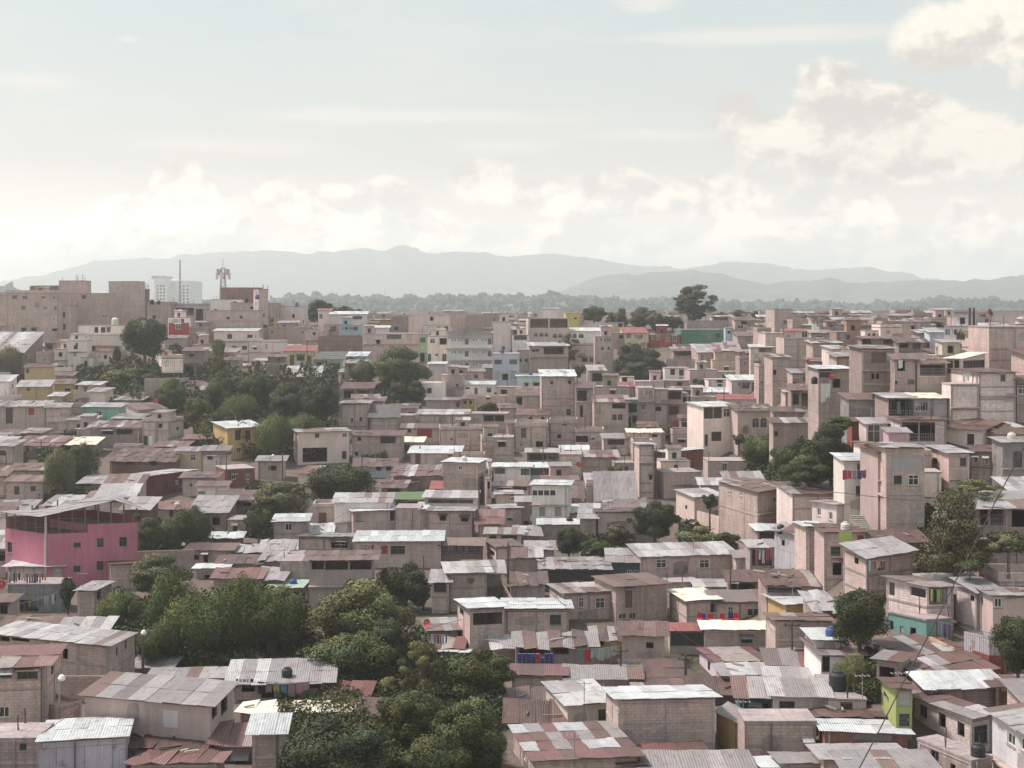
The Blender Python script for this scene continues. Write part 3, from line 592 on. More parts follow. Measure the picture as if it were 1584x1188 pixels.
# ---------------------------------------------------------------- small things
def tank(px, py, sc, label, col=(.03, .03, .035), d=None, yb=None, grp=None):
    sc = sc * .62 if sc > 1.1 else sc
    d = d or dfun(px, yb or py); p = W(px, py, d); t = thing('water_tank', label, 'water tank', p, grp); mb = MB()
    mb.lathe((0, 0, 0), [(0, 0), (.5 * sc, 0), (.55 * sc, .08 * sc), (.52 * sc, .3 * sc), (.55 * sc, .34 * sc), (.52 * sc, .6 * sc), (.55 * sc, .64 * sc), (.52 * sc, .95 * sc), (.35 * sc, 1.1 * sc)]); mb.build('body', 'paint', t, col)
    mb = MB(); mb.lathe((0, 0, 1.09 * sc), [(.3 * sc, 0), (.3 * sc, .08 * sc), (.2 * sc, .13 * sc), (0, .13 * sc)]); mb.build('lid', 'paint', t, col); return t
def dish(px, py, r_px, label, yb, col=(.42, .05, .06), d=None, az=.5, pole=1.2):
    d = d or dfun(px, yb); p = W(px, py, d); r = r_px / FPX * d; t = thing('satellite_dish', label, 'satellite dish', p); mb = MB(); n = 16
    ax = Vector((math.sin(az), -math.cos(az), .35)).normalized(); a = ax.cross(Vector((0, 0, 1))).normalized(); b = a.cross(ax)
    prev = None
    for side in (0, 1):
        rings = []
        for k in range(5):
            q = k / 4; rings.append([ax * (r * .32 * (q * q) - (.03 if side else 0)) + (a * math.cos(2 * math.pi * i / n) + b * math.sin(2 * math.pi * i / n)) * r * q for i in range(n)])
        for k in range(4):
            for i in range(n):
                j = (i + 1) % n; f = [rings[k][i], rings[k][j], rings[k + 1][j], rings[k + 1][i]]; mb.face(f if not side else f[::-1])
    mb.build('reflector', 'paint', t, col); mb = MB(); mb.tube([(0, 0, -pole), -ax * .1], .035, 6); mb.tube([-b * r * .8 * -1, ax * r * .9], .015, 5); mb.build('mount', 'paint', t, (.35, .33, .32))
    mb = MB(); mb.cbox(tuple(ax * r * .9), .1, .1, .1); mb.build('receiver', 'paint', t, (.4, .4, .4)); return t
CLO = [(.45,.44,.42), (.25,.06,.07), (.07,.08,.15), (.22,.10,.14), (.14,.20,.28), (.38,.36,.32), (.04,.04,.05), (.32,.22,.24), (.34,.30,.15), (.18,.24,.22), (.52,.52,.5), (.2,.2,.22)]
def laundry(label, x0, x1, y, drop, yb=None, d=None, n=6, cols=None, y1=None, off=-.5, wr=(.6, 1.0)):
    rr = random.Random(int(x0 * 5 + y)); d = (d or dfun((x0 + x1) / 2, yb)) + off; a = W(x0, y, d); b = W(x1, y1 or y, d); t = thing('clothesline', label, 'laundry', a, 'clothes drying on lines across the hillside'); e = b - a
    sag = .03 * e.length; pt = lambda q: e * q + Vector((0, 0, -4 * sag * q * (1 - q)))
    mb = MB(); mb.tube([pt(i / 8) for i in range(9)], .012, 4); mb.build('line', 'paint', t, (.3, .3, .3))
    for i in range(n):
        q0 = (i + .08) / n; wq = (1 / n) * rr.uniform(*wr) * .9; dr = drop / FPX * d * rr.uniform(.65, 1.1); c = (cols[i % len(cols)] if cols else rr.choice(CLO)); mb = MB(); K = 5
        P = [[pt(q0 + wq * k / K) + Vector((0, .06 * math.sin(k * 1.9 + i) * j / 3 + .02, -dr * j / 3 * (1 + .08 * math.sin(k * 1.3 + i)))) for k in range(K + 1)] for j in range(4)]
        for j in range(3):
            for k in range(K): mb.face([P[j][k], P[j + 1][k], P[j + 1][k + 1], P[j][k + 1]])
        for j in range(3):
            for k in range(K): z = Vector((0, .012, 0)); mb.face([P[j][k] + z, P[j][k + 1] + z, P[j + 1][k + 1] + z, P[j + 1][k] + z])
        mb.build('garment', 'cloth', t, c)
    return t
def pole(px, yt, yb, label, w=.14, d=None, arms=1, col=(.12, .09, .08), lamp=None, name='utility_pole', cat='pole', lean=0):
    d = d or dfun(px, yb); p = W(px, yb, d); H = (yb - yt) / FPX * d; t = thing(name, label, cat, p); mb = MB()
    mb.tube([(0, 0, -1), (lean * H, 0, H)], [w, w * .7], 8); mb.build('post', 'wood', t, col)
    for k in range(arms):
        mb = MB(); mb.box((-.6, -.05, H - .4 - .5 * k), (1.2, 0, 0), (0, .08, 0), (0, 0, .08))
        for x in (-.5, 0, .5): mb.tube([(x, 0, H - .32 - .5 * k), (x, 0, H - .18 - .5 * k)], .04, 6)
        mb.build('crossarm', 'wood', t, col)
    if lamp:
        mb = MB(); e = (lamp * 1.2, -.3, H + .25); mb.tube([(0, 0, H - .3), (lamp * .6, -.15, H + .1), e], .035, 6); mb.build('arm', 'paint', t, (.4, .38, .36))
        mb = MB(); mb.lathe((e[0], e[1], e[2] - .18), [(.02, .3), (.16, .22), (.24, .05), (.2, -.08), (0, -.12)], 12); mb.build('lamp_head', 'paint', t, (.8, .8, .78))
    return t
def wall(label, x0, y0t, x1, y1t, hgt, yb0, yb1, w='b', c='b', name='wall', cat='wall', t=.18, holes=False, d0=None, d1=None):
    d0 = d0 or dfun(x0, yb0); d1 = d1 or dfun(x1, yb1); a = W(x0, yb0, d0); b = W(x1, yb1, d1); za = W(x0, y0t, d0).z; zb_ = W(x1, y1t, d1).z
    U = unit_xy(b - a); N = Vector((U.y, -U.x, 0)); L = (b - a).to_2d().length; tt = thing(name, label, cat, a); mb = MB(); z0 = min(a.z, b.z) - 1.5 - a.z
    p = lambda u, z, n: Vector((U.x * u + N.x * n, U.y * u + N.y * n, z)); A1, B1 = za - a.z, zb_ - a.z
    F = [p(0, z0, 0), p(L, z0, 0), p(L, B1, 0), p(0, A1, 0)]; G = [q - N * t for q in F]
    mb.face(F, [(0, z0), (L, z0), (L, B1), (0, A1)]); mb.face(G[::-1], [(0, A1), (L, B1), (L, z0), (0, z0)])
    mb.face([F[3], F[2], G[2], G[3]]); mb.face([F[0], F[3], G[3], G[0]]); mb.face([F[2], F[1], G[1], G[2]])
    mb.build('masonry', {'b': 'block', 't': 'tin', 'c': 'concrete', 'p': 'plaster', 'w': 'washed'}[w], tt, C[c] if isinstance(c, str) else c)
    if holes:
        mb = MB(); n = int(L / .38); A2 = min(A1, B1)
        for i in range(n):
            for j in range(max(1, int((A2 - .3) / .36))):
                if A2 - .4 - j * .36 < .1: break
                mb.box(p((i + .25) * L / n, A2 - .4 - j * .36, .012), U * .17, N * -.01, (0, 0, .17))
        mb.build('vent_blocks', 'paint', tt, (.12, .10, .10))
    return tt
# ================================================================ houses of the left hillside (photograph pixels: x of front, eave row, base row)
h('tall grey block tower cut by the left edge of the skyline', -30, 11, 456, 520, r='F', n='left edge tower')
h('long grey two-storey block building with five dark windows, biggest on the left skyline', 21, 107, 473, 533, c='b3', r='F', D=9, o='28.5 481.5 43.5 488.5 d|89.6 483 101 490.6 g|27 500.5 38.5 508 g|61 501.7 68.7 509 g|89.6 483 101 490.6 g|90 501 101.5 510 g', n='long skyline building', reb=.1)
h('raw block storey behind the long skyline building, under the corrugated rooftop shed', 13, 92, 453.5, 520, c='b', d=315, r='F', D=9, o='', reb=.7)
h('dark corrugated rooftop shed on the left skyline', 46, 80, 443, 470, w='t', c=(.20,.18,.19), d=322, r='K', yr=442, D=6, s=92, th=22, o='')
h('narrow upper block room between the rooftop shed and the tall tower on the left skyline', 91, 132, 434, 500, c='b', d=318, r='F', D=6, o='', reb=.1)
h('plain block wall house with blue tanks on top, left of the tall square tower', 108, 169, 453.5, 512, c='b2', d=305, r='F', D=7, o='')
h('tall square block tower standing highest on the left skyline', 168, 210, 435, 505, c='b', r='F', s=224, th=28, d=300, o='170 464.6 176.5 472 g', n='tall square tower', reb=.1)
h('stub of an unfinished room on the right shoulder of the tall square tower', 212, 224, 447, 495, c='rb', d=310, r='F', o='', reb=.1)
h('small white house with a bright tin roof under the tall square tower', 138, 167, 481, 511, w='p', c='lb', yr=476, r='W', d=290, o='152.5 484 160 490 g')
h('brown tin lean-to left of the small bright roofed house on the left skyline', 124, 138, 481, 503, w='t', c='rb', d=291, r='R', o='', cat='shack')
h('cream terrace house with dark doorways below the small bright roofed house', 121, 187, 503, 534, w='p', c='of', d=284, r='F', D=4, o='146 506 152 516 d|156 506 163 517 d|165 506 171 514 g', reb=.1)
h('pale house with cluttered roof above the two cream cottages', 133, 190, 518, 548, w='p', c='of', r='F', o='', d=280, D=4, reb=.4)
h('grey low house left of the cluttered pale roof', 105, 134, 527, 556, w='p', c='of', r='F', o='', d=282, D=4, reb=.4)
h('cream cottage with two small windows above the grassy slope, left of the narrow doored one', 82, 125, 540, 574, w='p', c='of', r='F', o='91 545 96.5 552 d|112 545.5 120 552.5 g', n='two windowed cream cottage', reb=.12)
h('narrow white porch house with a dark door on the upper grassy slope', 125, 144, 553, 575, w='p', c='of', r='F', o='130 558 135 573 B', D=3, reb=.1)
h('cream cottage with a rust roof beside the big dark skyline tree', 146, 175, 543.5, 572, w='p', c='of', s=185, r='R', yr=537, o='152.5 549 155 554 w|160.6 549 165.4 555 d', n='rust roofed cream cottage')
h('block house with two black tanks left of the open frame building', 228, 264, 471, 512, c='b2', r='F', D=7, o='', d=330)
h('open concrete frame storey above the red house', 265, 317, 472, 509, w='c', c='gr', r='F', D=7, o='267 476 277 488 d|280 476 300 488 o|303 478 314 496 d', d=335, reb=.4)
h('small house with a crimson front and white parapet near the left skyline', 260, 290, 491, 521, w='p', c='wh', r='F', o='', d=312, D=4, reb=.1)
h('crimson lower storey with one window under the white parapet', 261, 287.5, 499.5, 534, w='p', c=(.33,.05,.06), r='F', o='271 501 280 509 w', d=310, D=3, reb=.05, n='crimson house')
h('dark house with one barred window right of the crimson house', 292, 323, 508, 543, c='b2', r='F', o='305 515 318 524 b', D=5)
h('house with an open dark ground floor below the crimson house', 283, 316, 543, 592, c='bd', r='R', yr=538, o='285 565 300 585 d|304 566 312 580 b|293 546 300 552 d')
h('balcony house with pierced balustrade behind the big dark skyline tree', 250, 284, 554, 585, w='p', c='of', r='F', D=4, o='273 572 281 582 b', s=240, th=18)
h('grey lean-to room below the balcony house beside the dark tree', 255, 286, 523, 556, w='p', c='gr', r='G', yr=519, o='262 543 273 549 c')
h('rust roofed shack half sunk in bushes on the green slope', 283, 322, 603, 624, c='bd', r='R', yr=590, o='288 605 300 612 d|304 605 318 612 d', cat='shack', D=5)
h('white flat building at the foot of the telecom mast', 326, 372, 463, 500, w='p', c='wh', r='F', o='', d=385, D=7, reb=.1)
h('dark unfinished top storey with ragged columns right of the telecom mast', 341, 402, 447, 500, c='rb', r='F', o='', d=392, D=7, reb=.4, n='ragged top storey')
h('tall raw concrete slab house end with square pillar beside the ragged top storey', 400, 415, 447, 515, w='c', c='b', s=392, th=20, r='F', o='', d=350, n='square pillar house', reb=.1)
h('hut with a black tank on its roof, below the ragged top storey', 357, 400, 468, 500, c='b', r='F', o='387 474 392 478 d', d=350, D=5, reb=.1)
h('broad blank block wall house below the hut with the black tank', 319, 402, 480, 524, c='b', r='F', o='351 490 355 494 d|371 489 375 493 d', d=335, D=7, reb=.1, n='broad blank block house')
h('white two-windowed house in front of the broad blank block house', 331, 396, 512, 546, w='p', c='of', yr=508.5, r='W', o='351.5 517 359 524 g|382.5 517.6 391 524.5 g|359 535 366 541 d|374 535 382 541 g', n='white two-windowed house', D=4)
h('small grey house right of the white two-windowed house', 383, 402, 528, 560, w='p', c='of', r='F', o='392 535 397 541 d', D=4)
h('long curved tin roofed barn at the left edge above the tall grass', -30, 36, 545, 566, c='bd', yr=515, s=66, th=30, r='L', o='', D=12, n='curved tin barn', rag=.3, d=262)
h('upper ochre house with a rust roof on the left slope', 38, 84, 568, 592, w='p', c='ye2', yr=563, r='R', o='40 571 45 577 g', n='upper ochre house', s=88, th=12)
h('lower ochre house with a worn tin roof and one small window', 27, 75, 598, 625, w='p', c='ye2', yr=588.5, r='L', s=82, th=20, o='41 599.5 46.7 605 g', n='lower ochre house')
h('ochre wing under a rust roof at the right of the lower ochre house', 84, 113, 594, 614, w='p', c='ye', yr=587, r='R', s=118, o='100 600 109 609 g')
h('little ochre room with a pale tin roof below the ochre wing', 76, 96, 613, 634, w='p', c='ye2', yr=607, r='L', s=107, th=30, o='')
h('white walled house with tin roof at the left edge beside the lower ochre house', -20, 14, 590, 618, w='p', c='wh', yr=580.5, s=26, th=25, r='L', o='', n='left edge white house')
h('grey house with a white framed doorway at the left edge', -20, 70, 629, 664, w='w', c='b2', r='G', yr=621, o='9 631 19.7 655 B|44 631 53 642 R', rag=.6, n='white doorway house')
h('plain grey block house right of the white framed doorway', 71, 106, 630, 668, c='b', r='G', yr=624, o='', s=110)
h('turquoise house with a white tin roof on the left slope', 130, 185, 629.5, 655, w='p', c='tq', yr=623.5, r='L', o='148.5 635.6 157 642.6 w', n='turquoise house', over=.5)
h('rust roofed house with laundry in front right of the turquoise house', 214, 256, 634, 662, w='p', c='lg', yr=624, s=195, th=28, r='R', o='243 638 250 645 g', n='laundry rust house')
h('pale block two-storey house below the red tank', 220, 262, 652, 694, w='w', c='b3', r='F', s=284, th=22, o='222 674 228.5 689 B|230 674 236 690 W|245 655 251 662 d|272.7 660.7 277 665 d', n='pale block house')
h('low shack with patched tin roof directly below the turquoise house', 137, 215, 661, 690, c='bd', yr=652, r='M', o='158 664 175 672 d|180 664 205 672 o', cat='shack')
h('small grey wall house left of the patched shack below the turquoise house', 114, 148, 664, 682, c='b', r='F', o='114 665 118 677 d', D=4, reb=.1)
h('rust roofed open porch house left of the yellow two-storey house', 285, 345, 679, 705, c='bd', yr=672.5, r='R', o='288 681 312 692 o|318 681 338 690 o')
h('yellow two-storey house with four barred windows and a white tin roof', 352, 406, 662.5, 712, w='p', c='ye', yr=652, s=330, th=32, r='W', o='363.6 665.5 372.5 680.4 b|379 665.5 387.6 680.4 b|366 692.5 372.5 700.6 w|379.5 692.5 386 700.6 w', n='yellow two-storey house', over=.4)
h('grey lower house between the yellow house and the brown beige one', 312, 352, 697, 730, c='b2', yr=690, r='G', o='320 702 329 710 d')
h('long shack with ragged red and white roof sheets and a row of laundry', 20, 90, 690, 708, w='p', c='sal', yr=676, r='T', rag=.7, o='30 691 40 696 d|55 691 66 696 d', cat='shack', n='ragged red roof shack')
h('shack with pale rust roof right of the ragged red roof shack', 85, 146, 688, 704, c='bd', yr=677, r='C', rag=.6, o='98 690 110 697 d', cat='shack')
h('long low rust roofed shack with dark plank front above the maroon building', 170, 268, 714, 738, w='t', c='br', yr=695, r='R', rag=.6, o='193 713 207 719 d|232 713 244 720 d', cat='shack', n='long rust shack')
h('beige house with one white framed window right of the long rust shack', 272, 315, 698, 730, w='p', c='bei', yr=692, r='G', o='294 703 303 712.7 w', n='beige one window house')
h('white porch room between the beige house and the yellow two-storey house', 314, 350, 705, 732, w='p', c='lg', yr=700, r='M', o='321 703 329 711 d')
h('maroon building with white pilasters and a thin pale roof', 222, 303, 737.5, 772, w='p', c='mar', yr=731.5, s=181, th=42, r='L', o='232 745 237 756 B|253 745 260 757 B|271 743 276 750 w|292 742 296 752 w', n='maroon building', over=.4)
h('brick red building with two small pale windows right of the maroon building', 348, 394, 726, 753, w='p', c=(.24,.10,.09), s=333, th=25, r='F', reb=.05, o='358 733 365 742 w|380 733 386 742 w', n='brick red building')
h('whitewashed low house below and right of the maroon building', 305, 350, 752, 777, w='p', c='wh', yr=745, r='R', o='307 762 316 767 d')
h('cottage with a rust striped roof and dark doorway at far left', 9, 67, 745, 775, c='b', yr=736, r='T', o='22 752 30 765 B|47 752 55.5 760 g', n='left rust cottage')
h('tiny rust roofed house cut by the left edge', -20, 8, 736, 768, c='b', yr=729, r='R', o='')
h('open sided shack with one tin sheet right of the light green tree', 122, 162, 748, 768, c='bd', yr=736, r='L', o='124 742 140 752 o', cat='shack')
h('low grey roofed shack left behind the pink building', -5, 45, 790, 800, c='bd', yr=775, r='G', cat='shack', rag=.5, o='')
h('dark shack with a tin patched roof behind the pink building', 70, 130, 782, 795, c='bd', yr=767, r='L', rag=.5, o='', cat='shack')
h('pale tin roofed shack behind the right end of the pink building', 130, 200, 776, 792, c='b2', yr=760, r='L', rag=.3, o='', cat='shack', d=178)
h('rust and white roofed shack right of the pink building', 235, 292, 788, 812, w='p', c='b', yr=777, r='T', rag=.6, o='262 788 268 800 B', cat='shack', n='rust and white shack')
h('house under a big plain grey tin roof above the light green trees', 292, 350, 793, 822, c='bd', yr=768, r='G', o='328 800 340 812 d', n='big grey tin roof', D=8)
h('brown rust roofed house below the brick red building', 332, 390, 773, 798, c='bd', yr=759.5, r='R', o='358 775 372 784 d|376 775 388 783 d')
h('rounded concrete cistern house among the trees left of the white hooded shack', 352, 380, 804, 828, w='c', c='b', r='F', o='', D=4, reb=.05)
h('shack with a bright white humped roof on the rust roof terrace', 326, 372, 832, 845, w='t', c='br', yr=824, r='W', rag=.5, o='', cat='shack', n='white humped shack')
h('wide rust roofed house under the white humped shack', 288, 358, 851, 872, c='b2', yr=841, r='R', o='300 858 308 866 d|315 853 322 870 d', n='wide rust terrace house')
h('shack with patched white sheets right of the white humped shack', 358, 404, 854, 870, w='t', c='rb', yr=844, r='L', rag=.6, o='', cat='shack')
h('rust roofed shack below the patched white sheets', 336, 404, 871, 884, w='c', c='b2', yr=860, r='R', rag=.5, o='', cat='shack')
h('low shack with a single clean white roof above the bamboo', 302, 350, 879, 892, c='bd', yr=872.5, r='W', o='', cat='shack', n='clean white low shack')
h('striped pink and white roofed shack right above the bamboo', 330, 402, 894, 912, w='c', c='b2', yr=880, r='T', rag=.3, o='', cat='shack')
h('grey roofed block shed among trees right of the pink building', 172, 206, 874, 912, c='b', yr=866, r='R', s=165, th=15, o='')
h('small block house with patched tin roof below the pink building', 120, 145, 914, 955, c='b2', yr=900, s=172, th=35, r='L', rag=.3, o='124 911 128 915 d|150 916 156 925 d', n='patched tin block house')
h('grey house with white tin roof and a laundry yard, below the pink building', 12, 95, 876, 906, c='b', yr=858, r='W', o='', s=None, n='white roofed laundry house', D=6.5, over=.5)
h('terrace room of grey corrugated sheets under the white roofed laundry house', 12, 95, 903, 950, w='t', c=(.24,.23,.25), r='F', o='22 928 60 946 d', D=3.2, d=139, reb=.1, n='grey corrugated terrace')
h('block house corner with a barred opening at the left edge', -25, 16, 931, 972, c='b2', yr=920, r='R', o='0 934 12 950 d', n='left corner block house')
h('long block house with a grey tin roof, upper storey openings on its left half', -16, 168, 1000, 1052, y2=980.5, s=208, y3=972, c='b', yr=971, r='L', o='0 984 15 993 d|17.7 985.7 45 993.5 d|97 1003 105 1020 d|179 996 182 1013 d|193 986 196 1003 d', n='long grey tin roofed house', d=104, over=.3)
h('tall two-storey block house with a faded red roof in the bottom left corner', -30, 72, 1030, 1142, c='b', yr=1001, s=95, r='T', o='0 1032 18 1048 g|26.5 1032.5 58.6 1049.6 g|-2 1093 15 1110 w|30 1088 38 1091 d|79 1025 83 1040 d', n='corner red roofed house', d=92)
h('balcony wing with white arches right of the faded red roofed corner house', 92, 126, 1082, 1118, c='b', r='O', y2=1092, d=94, D=3, o='95 1064 107 1088 o|110 1062 122 1080 o', th=35)
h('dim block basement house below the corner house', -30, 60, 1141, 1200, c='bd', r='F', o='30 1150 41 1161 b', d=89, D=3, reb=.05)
h('lilac corrugated metal shed with a bright white roof', 60, 194, 1140, 1200, w='t', c=(.50,.46,.53), yr=1113, s=203, th=12, r='W', o='', n='lilac metal shed', d=85, cat='shed', over=.2)
h('large block warehouse with a striped grey tin roof and a blank white board', 131, 325, 1092, 1176, c='b2', yr=1049, s=361, y3=1052, w='p', r='G', o='254 1099 275 1125 P|328 1082 336 1106 d|342 1078 352 1098 d', n='large striped roof warehouse', d=96, cat='warehouse', name='warehouse', over=.4, rag=.06)
h('long house with a white ribbed roof and laundry hung under its eave', 362, 505, 1052, 1088, c='b', yr=1022, r='L', o='374 1056 394 1070 o|478 1050 496 1065 d|404 1055 424 1080 d', n='ribbed white roof house', d=104, over=.7)
h('low house with ribbed white roof running left behind the striped roof warehouse', 232, 362, 1048, 1075, c='b2', yr=1034, r='L', o='', d=106, over=.4)
h('small shack with tin white roof beside the street lamp above the warehouse', 205, 262, 1033, 1050, c='b2', yr=1016, r='L', o='', d=111, cat='shack')
h('brown rust lean-to against the front of the warehouse', 220, 318, 1166, 1185, c='bd', yr=1140, r='R', o='', d=87, cat='shack', rag=.3)
h('second rust lean-to wedged between the lilac shed and the warehouse', 200, 228, 1156, 1180, c='bd', yr=1124, r='R', o='', d=88.5, cat='shack', D=4)
h('shack roofed with scattered pale and rust sheets along the bottom edge', 203, 335, 1180, 1215, c='bd', yr=1166, r='T', o='', d=82, cat='shack', rag=.9)
h('small block house with a white roof left of the bottom dark tree', 390, 436, 1133, 1190, c='b2', yr=1107, r='W', o='', d=89.5, n='small white roofed block house')
h('debris covered shack left of the small white roofed block house', 330, 395, 1150, 1178, c='bd', yr=1122, r='T', o='', d=91, cat='shack', rag=.9)
h('shack with striped pale sheets at the ravine edge', 505, 565, 1080, 1096, c='bd', yr=1058, r='T', o='', d=101, cat='shack', rag=.7)
h('rickety lean-to of rust planks over the ravine', 545, 588, 1108, 1120, c='bd', yr=1085, r='M', o='', d=98, cat='shack', rag=.9)
h('flat concrete yard shack with rubbish below the laundry eave', 372, 540, 1102, 1118, w='c', c='b2', yr=1088, r='C', o='', d=99, cat='shack', rag=.9)
# ================================================================ centre left, upper half
h('flat roofed block house with a tilted slab behind the square pillar house', 415, 432, 469, 512, c='b2', r='F', o='', d=380, reb=.1)
h('low house with blue tanks left of the dark skyline tree', 430, 470, 474, 500, w='p', c='lg', r='F', o='452 486 456 492 d', d=375, D=5, reb=.4)
h('ochre block stub under the tilted slab', 414, 424, 490, 512, w='p', c='ye', r='F', o='', d=362, D=3, reb=.05)
h('house with a salmon tile corner and long tin awning near the skyline', 511, 567, 486, 520, w='p', c='lg', yr=482, r='W', o='531 488 537 494 d|545 489 560 494 o', n='awning house', D=5)
h('salmon topped corner room with one window left of the awning house', 492, 511.5, 480, 520, w='p', c='of', r='D', yr=478, o='494 486 499 493 g', D=4, d=368)
h('light blue house with a wide shuttered window below the awning house', 525, 558, 503, 537, w='p', c='bl', r='F', o='532 505 555 513 c|545 525 551 534 d', D=4, n='light blue shuttered house', reb=.1)
h('salmon house with dark window left of the light blue shuttered house', 500, 525, 504, 530, w='p', c='sal', r='F', o='511 505 520 513 b', D=4, reb=.4)
h('long low grey wall house below the dark skyline tree', 415, 476, 508, 530, c='b2', r='F', o='', D=5, reb=.4)
h('stepped block house right of the long low grey wall', 472, 503, 511, 535, c='b3', r='F', o='484 514 488 518 d', D=5, reb=.1)
h('pale house at the foot of the square pillar house', 400, 437, 529, 560, w='p', c='lg', r='F', o='410 532 414 540 c', D=5, reb=.4)
h('blocky rust stained house right of the pale pillar-foot house', 414, 440, 552, 585, c='rb', yr=548, r='R', o='420 563 428 570 d')
h('cream house with a red tiled parapet and three dark openings', 438, 485, 543, 570, w='p', c='cr', yr=535, r='D', o='448 549 455 566 D|459 549 471 558 b|475 550 482 564 D', n='red parapet cream house', rag=0)
h('rust brown block row above the green house', 492, 560, 523, 545, c='rb', r='F', o='', D=5, reb=.4)
h('light green house under a dark awning right of the red parapet cream house', 486, 532, 556, 578, w='p', c='lgn', yr=545, r='K', o='490 561 497 572 d|510 562 526 571 g', n='light green house')
h('house with a wide white tin roof and one bright patch', 440, 493, 583, 600, c='b2', yr=567, r='L', o='459 586 466 592 d', n='wide white tin roof', D=8)
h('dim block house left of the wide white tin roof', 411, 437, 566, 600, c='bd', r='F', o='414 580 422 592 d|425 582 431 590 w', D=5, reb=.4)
h('blue walled shack under bright white sheets left of the centre tree', 537, 566, 551, 575, w='p', c='bl', yr=545, r='W', rag=.5, o='540 554 548 562 d', cat='shack')
h('big block house with a row of slot windows behind the centre tree', 561, 648, 516, 560, c='b', r='F', o='598 517.6 621 524.5 b|582 524.5 588 532 d', n='slot window block house', D=7, reb=.1)
h('upper rooms with a white roof on the slot window block house', 581, 601, 507, 530, w='p', c='wh', yr=504, r='W', o='', d=352, D=5)
h('small grey skyline house with a beige awning right of the antenna poles', 575, 606, 495, 515, w='p', c='ye', yr=494, r='R', o='', d=385)
h('grey block cube on the skyline with a green tank', 605, 633, 490, 515, c='gr', r='F', o='', d=385, D=5, reb=.4)
h('wide plastered skyline house with one dark window', 632, 697, 487, 523, w='p', c='b3', r='F', o='665 490 670.5 496 d', d=372, D=6, n='wide plastered skyline house', reb=.1)
h('ochre and white lower floor under the wide plastered skyline house', 632, 658, 503, 522, w='p', c='ye2', r='F', o='', d=366, D=3, reb=.05)
h('pale house with two windows left of the white apartment block', 655, 698, 503, 525, w='p', c='lg', r='F', o='688 505 693 511 d|676 505 681 511 c', d=362, D=5, reb=.1)
h('block room with ragged top on the skyline above the apartment block', 687, 719, 482, 510, c='b', yr=480, r='M', o='', d=378, D=5)
h('long grey skyline house above the right half of the apartment block', 720, 760, 489, 520, c='b2', r='F', o='', d=380, D=6, reb=.4)
h('red and cream stacked balconies left of the white apartment block', 661, 692, 520, 568, w='p', c='of', r='F', o='665 524 673 531 w|680 523 691 533 o|661 547 667 560 a|684 547 691 560 a|673 547 678 551 w', n='stacked balcony house', D=6, reb=.1)
h('narrow green strip house left of the stacked balcony house', 648, 661, 517, 560, w='p', c='lgn', r='F', o='650 522 658 530 b|650 546 657 560 d', D=5, reb=.1)
h('tall plain grey tower house right of the white apartment block', 763, 790, 498, 548, w='p', c='lg', r='F', o='', D=6, d=350, reb=.1, n='plain grey tower house')
h('lavender and white two-storey house right of the apartment block', 762, 803, 547, 600, w='p', c='lb', r='F', o='765 556 776 563.6 b|788 556 800 563.6 b|777 577 786 588 d|765 574 774 586 c|790 574 801 586 c', n='lavender house', D=7, reb=.1)
h('grey block house with a white roof at the right of the centre tree', 663, 688, 563, 592, w='p', c='lg', yr=560, r='W', o='', D=4)
h('white lopsided house with one window right of the centre tree', 650, 687, 592, 618, w='p', c='wh', r='O', o='661 600 667.6 608.5 g', D=5, n='lopsided white house')
h('block house with rooftop rubbish right of the lopsided white house', 683, 718, 580, 612, c='b2', r='F', o='705 594 709 598 d', D=5, reb=.1)
h('white house with a door and two windows, bright roof, below the apartment block', 717, 763, 595, 612, w='p', c='wh', yr=590, r='W', o='720 599 726 602 d|734 600 739 611 D|753 600 760 607 g', n='white door house', D=5)
h('small ochre house with two windows below the white door house', 716, 732, 617, 640, w='p', c='ye', yr=611, r='R', o='718 620 722 625 d|726 620 730 625 d')
h('long grey wall house below the lopsided white house', 659, 716, 619, 640, c='b', yr=615, r='G', o='682 622 689 628 c|706 623 710 630 d')
h('low rubble topped wall house right of the small ochre house', 736, 785, 612, 632, w='w', c='b3', r='O', o='752 612 758 618 d', D=4)
h('block house with lattice front and tin roof in the middle of the slope', 647, 723, 641, 668, c='b', yr=634, r='L', o='705 646 712 653 g', n='lattice front house')
h('tall grey block house with two slit windows right of the bamboo slope', 528, 570, 624, 672, c='b3', yr=620, r='G', o='543 647 546 653 d|556.6 645 560 651.5 d', n='slit window block house', D=5)
h('open balcony storey with washing above the slit window block house', 529, 576, 601, 628, c='b2', yr=592, r='R', o='532 604 548 616 o|552 604 572 614 O', d=285)
h('block house with a black open roof space right of the slit window block house', 572, 616, 645, 675, c='b', yr=627, r='K', o='575 630 610 644 o', D=5)
h('small rust roofed house with a red panel beside it', 622, 678, 662, 686, c='b3', yr=656, r='R', o='631 664 636 669 d|645 664 668 677 R', n='red panel house')
h('long block wall house with faint rebar under the laundry terrace', 680, 752, 664, 695, c='b', r='F', o='742 676 746 681 d|697 678 700 681 d', D=5, n='long middle block wall')
h('block house with laundry on its balcony right of the long middle wall', 725, 785, 640, 668, c='b2', r='F', o='748 642 780 652 o', D=5, reb=.1)
h('block house at the right end of the laundry balcony', 785, 804, 655, 690, c='b', yr=650, r='R', o='791 675 794 680 d')
